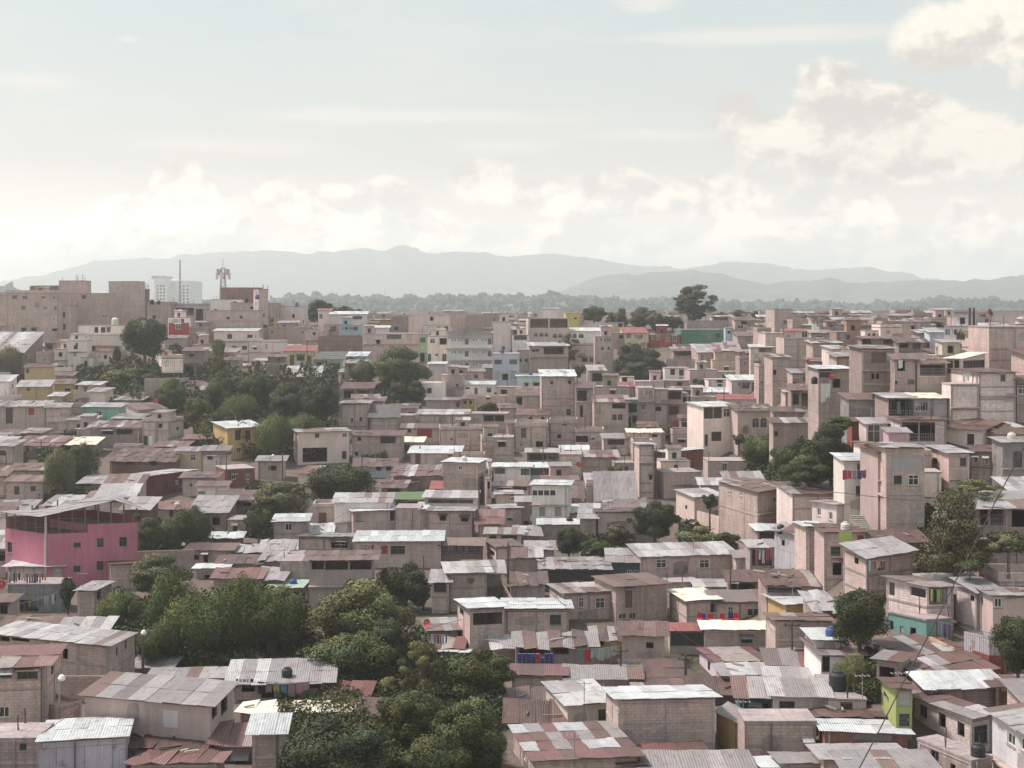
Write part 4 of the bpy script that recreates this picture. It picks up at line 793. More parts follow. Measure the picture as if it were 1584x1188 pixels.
# ================================================================ centre, lower half
h('wide two-storey house with a thin white roof, dark garage and lattice balcony', 461, 540, 669, 718, w='p', c='b3', yr=663, s=454, th=25, r='L', o='487 670.5 494 677 g|529.5 670 536.4 676.5 w|468 693 506 714 d|529 698 536 710 B', n='dark garage house')
h('white and blue corner room of the dark garage house', 518, 541, 670, 684, w='p', c=(.55,.60,.66), r='F', o='529.5 671.5 536 676.5 d', d=238, D=2, reb=.03)
h('grey house with worn rust roof right of the dark garage house', 545, 622, 674, 712, c='b2', yr=667, r='R', o='553 676 559 682 d|588 675 612 686 d|549 699 554 705 d|558 694 568 710 c', rag=.5)
h('low tin roofed house with pale awning in the middle slope', 613, 652, 684, 705, c='b2', yr=676.5, r='C', o='')
h('wide house with a white capped block roof in the middle slope', 634, 710, 701, 722, c='b3', yr=690.5, r='W', o='', n='white capped roof')
h('dark rust roofed shack above the round dark tree', 548, 612, 721, 738, w='p', c='lb', yr=710, r='R', rag=.5, o='582 721 590 728 d|597 721 605 728 d', cat='shack')
h('cream lean-to with rust roof left of the round dark tree', 461, 482, 733, 750, w='p', c='of', yr=721, r='T', s=500, th=25, o='', n='cream lean-to')
h('wide shack of stacked rust sheets right of the round dark tree', 608, 684, 736, 756, c='bd', yr=721, r='M', rag=.9, o='', cat='shack', n='stacked rust sheet shack')
h('little rust shack tucked behind the round dark tree', 590, 625, 755, 770, c='bd', yr=744, r='R', rag=.6, o='600 756 618 764 o', cat='shack')
h('second rust shack between the tree and the red roofed porch', 598, 645, 746, 758, c='bd', yr=737, r='R', rag=.6, o='', cat='shack')
h('tall block house with a small twin window and a bright roof', 686, 738, 716, 780, c='b', yr=709, s=752, th=28, r='W', o='708.6 719.5 715 727.5 w', n='twin window block house')
h('porch with a clean crimson tin roof in the centre', 668, 732, 756, 775, w='p', c='cr', yr=745, r='D', o='670 757 730 765 o', n='crimson roofed porch', rag=0)
h('porch house with a grey tin roof under the crimson roofed porch', 657, 735, 770, 800, w='p', c='of', yr=759.5, r='L', o='662 772 732 779 o')
h('white fascia house left above the window pair block house', 650, 722, 781, 800, w='p', c='of', yr=771, r='L', o='', d=191)
h('bright white roof strip house above the window pair block house', 650, 664, 788, 828, c='b2', yr=782, r='W', o='', s=645)
h('block house with two dark windows under a grey slab roof in the centre', 662, 730, 791, 836, c='b', yr=785, r='G', s=735, o='680 796 690.5 805.5 d|713 798 725 807 d|675 826 679 829 d|686 826 690 829 d', n='window pair block house')
h('small grey annex with window right of the twin window block house', 752, 760, 740, 790, w='p', c='b', s=745, r='F', o='754 745 758 756 d', reb=.05, d=196)
h('green roofed loft over a cream wall in the centre', 606, 654, 772, 790, w='p', c='cr', yr=762.5, r='E', o='612 775 627 786 d|630 775 650 786 d', n='green roofed loft')
h('plain grey block wall house under the green roofed loft', 612, 650, 786, 828, c='b', r='F', o='', D=4, reb=.03)
h('white house with a dull tin roof behind the laundry house', 517, 603, 777, 822, w='p', c='wh', yr=763.5, r='L', o='545 776 549 779 d|558 776 562 779 d', n='white house with dull tin roof')
h('block house with a bright roof and laundry in its open upper gallery', 547, 613, 791, 828, c='b', yr=780, s=535, r='W', o='549 793 612 805.5 o', n='laundry gallery house')
h('small block house with a white hipped tin roof and one black window', 423, 474, 806.5, 838, c='b2', yr=795.5, s=479, r='W', o='441 809.7 452 821 w', n='one window white roofed house', over=.35)
h('roofless block room with a brown door left of the laundry gallery house', 484, 516, 784, 814, c='b', r='F', o='493 793 505 811 D', D=4, reb=.4)
h('white sheet shack right of the one window white roofed house', 476, 512, 823, 830, c='bd', yr=811, r='W', rag=.5, o='', cat='shack')
h('long block house with a bright white roof, red shutter and wide dark window', 550, 682, 837, 878, c='b', yr=822, r='W', o='589 844 600 857 R|604 844.5 626.5 857 g', n='long white roofed block house', D=6)
h('gallery wing with laundry right of the long white roofed block house', 682, 745, 843.5, 878, c='br', yr=833, r='L', o='683 843 713 857 O|715 843 742 857 O', n='laundry gallery wing', w='t')
h('block house with a rust edged flat roof left of the long white roofed house', 462, 541, 831, 868, c='b3', yr=826, r='R', o='512 836 538 848 d', D=6, n='rust edged block house')
h('open pavilion house with a striped rust roof and pinkish parapet', 478, 576, 866, 945, w='p', c=(.42,.34,.33), yr=853, r='R', o='482 868 501 881 o|503 867 575 881 o', n='rust pavilion house', over=.6, D=5.5)
h('blank grey block wall house left of the rust pavilion', 433, 480, 868, 905, c='b2', r='F', o='', D=4, n='blank grey wall', reb=.03)
h('shed with a pale green tin roof at the edge of the bamboo', 417, 464, 909, 918, w='c', c='rb', yr=892, r='N', s=480, o='', cat='shed', n='pale green roof', rag=0)
h('heap of white sheet roofs left of the blank grey wall', 398, 436, 896, 912, c='bd', yr=880, r='L', rag=.9, o='', cat='shack')
h('patched white roofed shack right of the bamboo top', 402, 462, 850, 866, c='bd', yr=837, r='L', rag=.9, o='', cat='shack')
h('shack with scattered pale sheets under the rust edged block house', 404, 470, 868, 884, c='bd', yr=854, r='L', rag=.9, o='', cat='shack')
h('block house with a slanted white tin roof and one tiny window', 696, 753, 886, 942, c='b', yr=870, r='L', o='726 897.6 731 902.6 d', n='tiny window house', over=.6, s=691)
h('narrow porch with tin roof left of the tiny window house', 668, 694, 900, 945, c='b', yr=882, r='L', o='671 901 690 916 g')
h('tin roofed house above the alley in the centre', 768, 804, 846, 885, c='b', yr=835, s=752, r='M', o='757 848 765 862 d')
h('block house with one small window right of the dark alley pole', 766, 806, 787, 820, c='b3', yr=781, s=755, r='L', o='785 799 791 805 d', n='alley top block house')
h('white block house with twin window above the alley', 768, 806, 765, 792, c='b3', yr=759, r='L', o='790 767 796 774 w', D=5)
h('white panelled gallery with a long tin roof in the centre', 764, 820, 722, 748, w='p', c='wh', yr=716.5, r='W', o='765 724 781 733 o|806 725 820 735 d', n='white panelled gallery')
h('green and rust balcony under the white panelled gallery', 766, 822, 752, 775, w='p', c='of', yr=745, r='R', o='768 753 790 759 d|794 753 815 759 d')
h('house with tin white strip right of the alley', 752, 806, 826, 850, w='p', c='b', yr=817, r='L', o='757 828 768 835 d|775 828 800 835 o')
h('grey shed at the foot of the alley beside the dark building', 796, 835, 862, 895, c='b2', yr=848, r='M', rag=.5, o='')
h('plank shack right of the alley pole below the grey shed', 790, 843, 905, 930, w='t', c='gr', yr=888, r='M', rag=.9, o='', cat='shack')
# ================================================================ centre right, upper half
h('house with two scalloped arcades stacked, standing out on the middle skyline', 817, 880, 492, 533, w='p', c='b3', r='F', o='820 493.5 848 507 d|850.5 493.5 878 507 d|825.5 515 832 521 a|834 515 841 521 a|842.5 515 848 521 a|855 516 862 523 a|863.5 516 870 523 a', n='arcaded skyline house', D=7, reb=.1, d=352)
h('white rooftop hut on the arcaded skyline house', 840, 862, 477.5, 493, w='p', c='wh', r='L', yr=476.5, o='', d=358)
h('bright yellow house with one window right of the arcaded house', 875, 897, 484.5, 508, w='p', c=(.60,.48,.18), r='F', o='888 491 892 494 b', d=365, D=5, reb=.05, n='bright yellow skyline house')
h('white arcade with low tin roof right of the arcaded house', 882, 930, 512, 530, w='p', c='wh', yr=507.5, r='W', o='886 516 892 523 a|895 516 903 523 a', D=5)
h('grey house with shaded balcony left of the cream tower', 902, 940, 500, 520, w='p', c='lg', r='F', o='930 502 938 512 d', d=372, D=5, reb=.1)
h('cream cube house with one window on the middle skyline', 940, 965, 499, 522, w='p', c='cr', r='F', o='956.5 500 963 506 d', d=365, D=5, reb=.1, n='cream cube house')
h('cream house with a crimson roof right of the cream cube', 966, 1001, 515, 537, w='p', c='cr', yr=507, r='D', o='969 516 976 523 g|986 519 992 526 c', n='crimson roofed cream house', rag=0)
h('salmon annex under the cream cube house', 938, 966, 515, 537, w='p', c='sal', r='F', o='958 518 964 524 d', D=4, reb=.1, d=348)
h('block tower with dark floor bands left of the big dark middle tree', 920, 949, 520, 577, c='b', r='F', o='930 537 934 541 d|940 537 943 541 d|924 560 928 563 d', D=5, n='block tower by the tree', reb=.1)
h('pale washed house with a dark row of windows left of the block tower', 882, 926, 534, 566, w='w', c='b3', r='F', o='900 553 909 560 d|912 553 925 560 g', D=6, reb=.4)
h('block house with a white roof strip and a dark open storey below the arcaded house', 819, 879, 535, 575, c='b', yr=530, r='L', o='841 537 872 548 d|823.5 541 834 545.5 w', n='dark open storey house', D=6)
h('white balcony house left below the arcaded house', 792, 818, 518, 545, w='p', c='wh', r='F', o='795 519 815 526 o', D=5, reb=.1)
h('grey house with small windows under the white balcony house', 800, 820, 541, 575, w='p', c='b2', r='F', o='803 555 807 560 d|812 555 816 560 d', D=5, reb=.1)
h('open fronted hut with a grey slanted roof below the block tower', 912, 936, 573, 596, w='p', c='gr', yr=565, s=907, th=20, r='L', o='916 577 934 590 d', n='slanted roof hut')
h('row of red and white shop fronts below the skyline trees', 1004, 1052, 517, 536, w='p', c='rd', r='F', o='1007 518 1012 525 w|1015 518 1021 526 w|1030 519 1036 528 w|1040 519 1047 528 w', D=5, n='red shop row', reb=.1)
h('large bottle green building on the middle skyline', 1053, 1122, 509.5, 534, w='p', c='gn', r='F', o='1107 515.5 1114.5 522 b', D=8, n='bottle green building', reb=.05)
h('lime storey on the left shoulder of the bottle green building', 1053, 1076, 498, 511, w='p', c=(.26,.33,.15), r='F', o='', d=380, D=4, reb=.05)
h('white slab end at the right of the bottle green building', 1122, 1134, 507, 534, w='p', c='lb', r='F', o='', D=6, reb=.05)
h('long grey wall house above the bottle green building', 1062, 1128, 496, 520, c='b2', r='F', o='', d=372, D=6, reb=.1)
h('roof terrace with posts above the right end of the green building', 1102, 1128, 490, 510, w='p', c='lg', yr=488.5, r='L', o='1104 491 1126 498 o', d=378)
h('house with a rust roof left of the square block lookout', 1137, 1168, 495.5, 516, c='b', yr=491, r='R', o='1146 497 1156 502 d|1141 503 1150 508 w', d=345)
h('square block lookout house high on the skyline, right of the eucalyptus', 1198, 1226, 478, 520, c='b', s=1184, th=30, r='F', o='', d=330, D=6, reb=.1, n='square block lookout')
h('dark red and block house right of the bottle green building', 1141, 1178, 520, 548, c='b2', yr=514, r='R', s=1133, o='', D=6, n='red sided block house')
h('house under red and white striped roof sheets', 1106, 1145, 544, 576, c='b', yr=531, r='T', o='', n='red striped roof house', d=305)
h('dark shack with a bright tin edge below the bottle green building', 1042, 1082, 543, 560, w='t', c='bd', yr=537, r='M', rag=.5, o='1045 544 1075 550 d', cat='shack', d=322)
h('block house with tin strip roof between the dark shack and the red striped roof', 1080, 1108, 545, 575, c='b', yr=533, r='L', o='1084 548 1089 562 w', d=312)
h('beige house with a small dark window below the red striped roof', 1102, 1145, 557, 580, w='p', c='bei', r='F', o='1120 567 1127 573 g', D=4, reb=.1)
h('long rubble wall house right of the big dark middle tree', 1030, 1082, 556, 575, c='b2', r='O', o='1083 555 1086 562 w', D=4)
h('white house with two ornate windows above a pink storey', 1028, 1067, 569, 592, w='p', c='wh', r='F', o='1037 570.5 1044 580 b|1050.5 571 1057.5 581 b', D=6, n='ornate white house', reb=.05)
h('salmon pink storey under the ornate white house', 1028, 1066, 588.5, 608, w='p', c='sal', r='F', o='1047 590.5 1055.5 598 g', D=4, reb=.03)
h('flat grey wall house right of the ornate white house', 1067, 1110, 572, 604, w='p', c='b2', r='F', o='', D=6, reb=.1)
h('turquoise and grey wall house behind the bright corrugated roof', 1110, 1150, 575, 592, w='p', c='lgn', r='F', o='', D=5, reb=.05)
h('house with a bright corrugated roof, brown door and wide window', 1132, 1172, 588, 613, w='p', c='lg', yr=580.5, r='W', o='1163 592 1171 611 D|1147 591 1159 601 g', n='bright corrugated roof house')
h('whitewashed wall house with four little square holes', 1096, 1133, 587, 611, w='p', c='lg', r='F', o='1109 588 1118 592 d|1110 594 1117 598 b|1109 600 1118 604 d', D=5, reb=.1)
h('tower house with an open gallery under a thin white roof', 1161, 1195, 537, 578, w='c', c='b3', yr=533, r='W', o='1174 538 1194 545 O|1166 559 1178 564 d', n='thin roofed gallery tower')
h('block tower left of the long block wall, with an open dark window', 1174, 1196, 567, 620, c='b', r='F', o='1194 567 1200 583 d', D=6, reb=.4)
h('tall grey block house with five windows and a torn white roof', 838, 889, 582, 655, c='b', yr=572.5, r='W', rag=.3, o='853 603.5 862 613.6 c|876 632.5 883 642.6 b|841 633 848 636.5 d|862 634 867 641 c|851 590 856 594 d|879 588 884 594 d', n='torn white roof block house')
h('pale turquoise house with two dark windows left of the torn white roof', 800, 837, 582, 604, w='p', c=(.50,.62,.58), yr=578, r='W', o='811.5 592 817.5 598 d|825 592 834 598.5 d', n='pale turquoise house', D=5)
h('rust red roofed block house under the pale turquoise house', 798, 835, 612, 642, c='b3', yr=598.5, r='T', o='798 613 808 626 d', n='rust red roof')
h('tall house with a rust awning right of the torn white roof', 891, 918, 600, 662, c='b2', yr=592, r='R', o='893 603 908 620 d|897 627 902 645 d|904 627 909 642 c', D=5)
h('block house with a deep rust awning and twin window', 919, 972, 622, 672, c='b', yr=612, r='T', o='947 624 968 632 d|947 641 954 650 g|956 641 963 650 g|918 646 925 651 c', n='rust awning block house')
h('plain block storey above the rust awning', 919, 974, 598, 625, c='b2', r='F', o='', D=5, d=291)
h('tiny white house with a black window and a maroon roof strip', 960, 981, 583, 600, w='p', c='wh', r='F', o='962.5 582.5 970 590.5 d', D=5, reb=.05, d=296)
h('long maroon roofed house under the tiny white house', 938, 981, 598, 616, c='b2', yr=591.5, r='D', o='', d=293)
h('long plain grey wall house right of the maroon roof strip', 982, 1027, 590, 612, w='p', c='lg', r='F', o='990 597 996 602 c', D=5, reb=.1)
h('tall block house with one pale shutter in the dense middle', 987, 1012, 600, 662, c='b', r='F', o='992 626 998.5 634 w', D=6, n='pale shutter house', reb=.1)
h('dark green gallery house between the rust awning and the pale shutter house', 967, 987, 618, 672, w='p', c=(.14,.20,.17), r='F', o='968 624 985 638 o|968 645 976 662 d|978 640 985 655 d', D=5, reb=.05)
h('block house with an open corner left of the white balcony tower', 1012, 1033, 602, 660, c='b3', r='F', o='1014 629 1023 636 d', D=5, reb=.1)
h('pink balcony house with washing left of the white balcony tower', 1033, 1056, 603, 658, w='p', c='sal', r='F', o='1034 605 1054 618 o|1034 628 1050 642 o', D=5, reb=.1)
h('block house with low wall right of the pink balcony', 1053, 1065, 608, 650, w='c', c='of', r='F', o='1056 612 1062 622 d', D=5, reb=.1)
h('little house with a rust roof and two square windows', 801, 848, 642, 663, w='p', c='b3', yr=633.5, r='T', o='818 645 823 650 d|837 645 842 650 d', n='two square windows house')
h('big blank block wall house below the little rust roofed house', 796, 847, 660, 696, c='b3', r='F', o='', D=6, n='big blank block wall')
h('block house with a bricked lower band right of the big blank wall', 849, 892, 655, 690, c='b2', r='F', o='870 655 877 658 d|862 672 868 678 d', D=5)
h('long block house with hanging clothes in the dense middle', 890, 934, 668, 694, c='b', r='F', o='886 674 910 684 o|915 676 920 680 d', D=5, n='hanging clothes house')
h('house with a flat slab roof and crumpled white sheets on top', 972, 1022, 669, 700, w='p', c='of', yr=664, r='C', o='1008 670.5 1017 676 d', n='crumpled sheets house')
h('house with a balustrade of clothes left of the crumpled sheets', 934, 972, 678, 702, c='b', yr=671, r='M', o='940 680 966 688 o')
h('white three-storey tower with corner balcony and pierced block railing', 1088, 1140, 629.5, 712, w='p', c='of', yr=622, s=1063, th=32, r='W', o='1089 630.5 1117 647 o|1119 632.5 1129.5 645 w|1100.5 668 1116 682 d|1090 672 1095 690 d', n='white balcony tower', d=248)
h('pale house with two arched brown windows right of the white balcony tower', 1141, 1200, 636, 684, w='p', c='b3', yr=626, r='R', o='1163.6 646.5 1174 661.6 a|1176 646.5 1186.5 661.6 a', n='twin arch house', rag=.5, D=7)
h('house with a long rust edged roof behind the twin arch house', 1112, 1200, 618, 640, w='p', c='b3', yr=611, r='D', o='', d=262, n='long rust edged roof')
h('whitewashed row house between the four holes wall and the balcony tower', 1078, 1128, 607, 630, w='p', c='lg', yr=600, r='W', rag=.4, o='1078 614 1086 622 d|1110 611 1116 614 d|1090 612 1098 622 c')
h('block house with a red and grey corrugated upper room', 1011, 1028, 700, 735, w='t', c=(.34,.12,.09), yr=694, th=60, r='W', y2=698, s=1088, o='', n='red corrugated room', d=216, D=5)
h('block lower storey under the red corrugated room', 1027, 1085, 731, 775, c='b2', r='F', o='', D=5, s=1011, th=30, d=214, reb=.03)
h('narrow tall block house left of the red corrugated room', 989, 1012, 688, 775, w='w', c='b3', yr=685, r='L', o='1004 733 1009 742 d', d=215, D=6, n='narrow tall block house')
h('low block house with one window below the twin arch house', 1095, 1155, 713, 744, w='p', c='b', r='F', o='1117 717 1125 728 w', D=5, n='low one window house', reb=.15)
h('house with a pinkish red tin roof in the centre right', 899, 955, 707, 735, c='b', yr=697, r='T', o='', n='pinkish red roof house')
h('square block house left of the pinkish red roof', 865, 899, 703, 740, c='b3', r='F', o='', D=5, reb=.1)
h('pale tin roofed open shed left of the square block house', 815, 868, 700, 722, w='t', c='bd', yr=694, r='L', o='818 702 845 712 o', cat='shed')
h('bright edged slab roof shed above the square block house', 868, 908, 696, 712, c='b2', yr=689.5, r='W', o='', cat='shed')
h('gallery house with a long bright roof and red dish', 808, 862, 723, 745, w='p', c='lb', yr=716, r='W', o='820 725 860 735 O', n='long bright roof gallery')
h('white cube house with a strip of four windows', 823, 879, 751, 815, w='p', c=(.72,.69,.64), yr=743.5, s=884, r='W', o='823.5 758.5 831 766.5 g|832.5 758.5 840 766.5 g|841.5 758.5 849.5 766.5 g|851 758.5 859 766.5 g|834 784 843 799 c|858 784 868 799 c', n='four window white cube')
h('block house left of the white cube', 800, 820, 776, 812, c='b', yr=768, r='L', o='810 806 818 812 d|803 781 808 785 d')
h('grey sheet lean-to with a tall slanted tin side', 921, 985, 772, 790, w='t', c=(.40,.38,.40), yr=747, r='G', o='', D=3, rise=3.2, n='slanted tin side', cat='shed', rag=0, over=.1)
h('low grey roof shed in front of the slanted tin side', 925, 996, 786, 800, c='b2', yr=771, r='G', o='', cat='shed')
h('block house with a dark eave below the slanted tin side', 925, 985, 792, 838, w='p', c='b', yr=786, r='R', s=921, o='971 804 976 809 d', n='dark eave block house')
h('shack of bright white slabs right of the white cube', 880, 896, 792, 806, c='b2', yr=780, r='W', rag=.5, o='', cat='shack')
h('block shed with a blue grey sheet roof right of the white slabs', 897, 922, 802, 840, c='b2', yr=780, r='L', o='', cat='shed')
h('garage with a long white roof edge left of the small conifer', 834, 896, 811, 835, w='p', c='b2', yr=803, r='W', o='', n='long white roof edge')
h('shack with mixed grey sheets at the centre right', 800, 835, 828, 845, c='bd', yr=815, r='L', rag=.6, o='', cat='shack')
h('small block shack with tin roof left of the small dark tree', 815, 857, 850, 875, w='c', c='b2', yr=838, r='L', rag=.3, o='', cat='shack')
h('dark navy walled hall with a broad grey tin roof', 838, 942, 881, 915, w='p', c='dk', yr=864, r='G', o='', n='dark navy hall', cat='hall', name='hall', D=7)
h('right wing of the dark navy hall under a second grey roof', 942, 990, 869, 900, w='p', c=(.09,.12,.13), yr=850, r='G', o='970 882 978 888 W|980 882 989 888 W')
h('house with a broad ribbed grey roof, two white framed windows and a brown door', 992, 1138, 861, 903, c='b3', yr=841, s=973, th=20, r='L', o='1015 865.5 1031 878.6 w|1082 866 1097.5 879 w|1134 866 1143 885 D', n='ribbed roof house')
h('small end room with a grey roof right of the ribbed roof house', 1139, 1158, 862, 892, c='b3', yr=852, r='G', o='')
h('block base storey under the ribbed roof house', 1030, 1080, 900, 918, c='b2', r='F', o='1068 901 1075 914 W', d=149.5, D=3, reb=.02)
h('house with a dark rust roof, brown door and twin arches below', 953, 1032, 908, 960, c='b2', yr=890, s=920, th=38, r='R', o='967 911 978 940 D|957 949 969 957 a|973 948 984 957 a', n='twin arch rust house')
h('block house with half grey half rust roof and curtained windows', 872, 950, 918, 958, c='b', yr=903, s=850, th=30, r='M', o='895 924 903.5 940 w|921 925 936 941 w', n='half rust roof house')
h('large plain block house with a broad bright white roof', 780, 880, 941.5, 978, c='b3', yr=927, s=None, r='W', o='', n='broad white roof house', D=6.5, over=.4, th=0)
h('balcony wing of the broad white roof house with a long opening', 728, 780, 941.5, 1010, c='b', yr=927, s=708, th=35, r='W', o='731.6 948.6 777 965 d|711 938 717 955 d', n='balcony wing')
h('low house with a plain grey white roof and a red dish', 664, 708, 976, 996, c='b2', yr=957.5, r='L', s=656, o='677 983 685 988 d', n='red dish low house')
h('rust and pale sheet shack below the red dish low house', 668, 712, 1003, 1012, c='bd', yr=988, r='T', rag=.7, o='', cat='shack')
h('bright sheet shack right above the dark ravine tree', 676, 720, 1010, 1020, c='bd', yr=1003, r='W', rag=.3, o='', cat='shack', D=3)
h('plank shack with tipped white sheets left of the ragged rust roof', 765, 805, 1002, 1020, c='bd', yr=985, r='L', rag=.9, o='', cat='shack')
h('long plain wall house under a broad rust roof with one black window', 962, 1028, 983, 1030, w='p', c='b', yr=963, r='R', o='999.5 993.6 1011 1003 d', n='broad rust roof house')
h('yellow fronted middle part under a ragged rust roof', 920, 962, 990, 1025, w='p', c='ye2', yr=972, r='R', rag=.7, o='921 991 934 1000 d', n='yellow fronted part')
h('long shack with a ragged rust roof and stacked blue plastic crates', 798, 920, 1000, 1034, w='t', c='bd', yr=980, r='M', rag=.9, o='803 1002 850 1012 o|855 1001 880 1012 o', cat='shack', n='ragged rust crate shack')
h('block room with red, pink and cream striped roof sheets', 792, 872, 1044, 1070, c='b3', yr=1029, r='T', o='', n='striped roof room', rag=0)
h('low block room under a wide dull tin roof', 878, 988, 1050, 1072, c='b2', yr=1031, r='G', o='', n='wide dull tin roof')
h('big house with a broad pale grey roof and a white plastered wall', 878, 945, 1090, 1130, w='p', c=(.52,.47,.44), yr=1055, s=845, th=35, r='L', o='925.5 1097.5 937.6 1117 b', n='broad pale roof house', d=103)
h('tall block house with four floor bands under a bright white roof', 957, 1106, 1082, 1170, c='b', yr=1063.5, s=938, th=26, r='W', o='950 1081 955.5 1098 w', n='tall banded block house', d=97)
h('hipped rust roofed house with two pale skylight sheets', 985, 1076, 1063, 1085, c='bd', yr=1022, r='R', o='', n='rust skylight house', d=110, D=8)
h('low rust roofed shack right of the rust skylight house', 1072, 1140, 1072, 1090, c='bd', yr=1049, r='R', rag=.4, o='', cat='shack', d=107)
h('rust shack with a cream sheet left of the broad pale roof', 785, 868, 1118, 1130, c='bd', yr=1086, r='R', rag=.8, o='', cat='shack', d=99, n='cream sheet shack')
h('upper grey and rust shack left of the broad pale roof', 784, 855, 1085, 1098, c='bd', yr=1066, r='M', rag=.7, o='', cat='shack', d=105)
h('large roof of patchwork red, white and grey sheets at the bottom', 828, 985, 1176, 1230, c='b', yr=1122, s=795, r='X', rag=.12, o='', n='patchwork roof house', d=86, D=9)
h('house with a grey tin roof at the very bottom of the centre', 995, 1160, 1190, 1230, c='b', yr=1164, r='G', o='', d=83)
h('striped rust porch left of the bottom grey tin roof', 962, 992, 1182, 1225, c='b', yr=1160, r='R', o='', d=84, D=3)
h('low mixed roof shack against the foot of the tall banded block house', 1010, 1090, 1172, 1190, c='b2', yr=1152, r='T', rag=.5, o='', cat='shack', d=90)
h('block room with a cream roof and a red curtain', 1063, 1110, 929, 968, c='b', yr=912, s=1036, th=35, r='C', o='1099 933 1110 947 d', n='red curtain room', over=.4)
h('block house with a dull flat tin roof right of the red curtain room', 1105, 1184, 929, 955, c='b3', yr=914, r='G', o='', n='dull flat tin roof')
h('open sided gallery house with red and blue plastic chairs on its terrace roof', 1090, 1186, 974, 1010, c='b3', yr=962, r='C', o='1146.5 984 1164 994.6 b', n='chair terrace house')
h('gallery wing with clothes under a rust red roof left of the chair terrace', 1036, 1090, 976, 1012, w='p', c=(.40,.35,.32), yr=965, r='D', o='1037 978 1089 1000 o', n='rust red gallery', rag=.1)
h('house with red and grey patched roof below the chair terrace', 1110, 1184, 1024, 1045, w='p', c='lav', yr=1003, s=1082, r='T', o='', n='red grey patched roof', D=6)
h('house with a pale patched roof right of the rust skylight house', 1120, 1200, 1043, 1062, c='b2', yr=1028, r='L', rag=.3, o='')
h('small house with a tin porch roof left of the ribbed roof base', 1078, 1125, 908, 925, w='p', c='lb', yr=897, r='L', o='', D=4)
# ================================================================ right hillside
h('distant block house with rust roof and dark windows on the right skyline', 1300, 1332, 503, 520, w='p', c='rb', r='R', yr=501, o='1306 504 1313 509 d|1321 504 1330 509 d', d=345)
h('distant pink row house below the right skyline rust roof', 1294, 1340, 513, 534, w='p', c='rb', r='F', o='1309 518 1315 525 b|1300 516 1306 530 c', d=320, reb=.1)
h('distant turquoise house with one shuttered window on the right skyline', 1263, 1281, 500, 520, w='p', c='lgn', r='F', o='1266 503 1274 508 w', d=345, D=5, reb=.1)
h('distant white roofed hut left of the turquoise skyline house', 1244, 1262, 503, 518, w='p', c='sal', r='W', yr=500.5, o='', d=348)
h('distant grey block house next to the square block lookout', 1226, 1250, 497, 520, c='b2', r='F', o='', d=340, D=5, reb=.4)
h('distant cream arcade house on the right skyline', 1338, 1365, 511, 530, w='p', c='of', r='F', o='1342 515 1347 520 a|1349 515 1355 520 a', d=315, D=5, reb=.1)
h('distant white long house left of the blank block tower', 1362, 1400, 506, 528, w='p', c='of', r='F', o='1371 511 1377 516 c', d=312, D=5, reb=.4)
h('row house with orange walls and dark openings on the right skyline', 1333, 1392, 524, 538, w='p', c='rb', yr=521, r='R', o='1334 525 1349 533 d|1367 526 1380 532 d', d=262)
h('blank square block tower near the right skyline', 1396, 1428, 497, 530, c='b2', r='F', o='', s=1440, th=25, d=255, D=6, n='blank block tower', reb=.05)
h('white shed with a pale roof between the blank tower and the white roof hut building', 1438, 1462, 514, 545, w='p', c='lb', yr=508, r='L', o='', d=230)
h('shack row with rust edges below the blank block tower', 1390, 1434, 530, 545, w='t', c='bd', yr=525, r='R', o='1392 531 1405 538 d|1412 531 1424 540 o', d=225, rag=.5, cat='shack')
h('wide block house with grid of concrete bands left of the dark old house', 1213, 1277, 523, 565, c='b3', yr=519, r='O', o='', D=7, n='concrete grid house')
h('block house left part of the concrete grid house', 1184, 1213, 515, 560, c='b3', r='F', o='', D=7, reb=.1)
h('low rooms above the concrete grid house', 1212, 1250, 512, 530, w='p', c='of', r='D', yr=509, o='1240 513 1250 522 w', d=280)
h('pale two-tone house with one black window left of the dark old house', 1288, 1309, 540, 572, w='p', c='of', yr=535, s=1271, th=30, r='L', o='1296 550 1300 556 d', n='two-tone house')
h('white slit window house left of the dark old house', 1309, 1322, 545, 572, w='p', c='wh', yr=538, r='R', o='1311 550 1315 558 d')
h('dark old block house with a closed upper gallery and a thin flat roof', 1333, 1384, 540, 612, c='bd', yr=535, r='G', s=None, o='1348 545 1371 562 D|1371 545 1383 558 c|1348 578 1353 586 d|1355 578 1360 586 d', n='dark old block house', D=8)
h('lean house with white washing in its doorway right of the dark old house', 1384, 1416, 556, 612, w='t', c='bd', yr=549, r='R', o='1388 556 1400 574 d|1404 587 1416 595 g|1384 588 1388 594 d', n='washing doorway house', slope=.3)
h('balcony house cluttered with plants under a rust roof', 1419, 1464, 562, 612, c='b2', yr=553, r='R', o='1423 564 1462 581 O|1421 595 1462 606 c', n='plant balcony house', rag=.4)
h('house with a cream translucent roof and dark greenhouse glass front', 1464, 1486, 555, 602, w='p', c='of', yr=546, s=1524, th=55, r='C', o='1465 558 1474 577 g|1476 557 1484 577 g|1490 558 1523 578 g', n='greenhouse front house', rag=0)
h('white building with a flat roof, big barred windows and pipes, high on the right', 1460, 1512, 504, 548, w='p', c=(.60,.55,.52), r='F', s=1530, th=30, o='1479.5 512.6 1497.6 525.5 b|1502 510 1512 524.5 b|1517 512 1524 526 g', n='white barred window building', D=7, reb=.1)
h('raw block rooftop room with two chimney pipes and a maroon dish', 1476, 1535, 490, 508, c='b2', r='F', o='', d=192, D=4, n='rooftop room with pipes', reb=.02)
h('huge blank block tower at the right edge of the hill', 1530, 1610, 505, 590, c='b', r='F', s=None, o='1531 513 1542 526 c|1575 515 1590 528 c', n='huge blank block tower', D=8, reb=.1)
h('tall stepped block house with one small window right of the greenhouse front', 1515, 1571, 577, 652, c='lg', w='b', yr=571, s=1471, th=25, r='R', o='1547.6 579.5 1555 589.6 g', n='stepped block house', D=7)
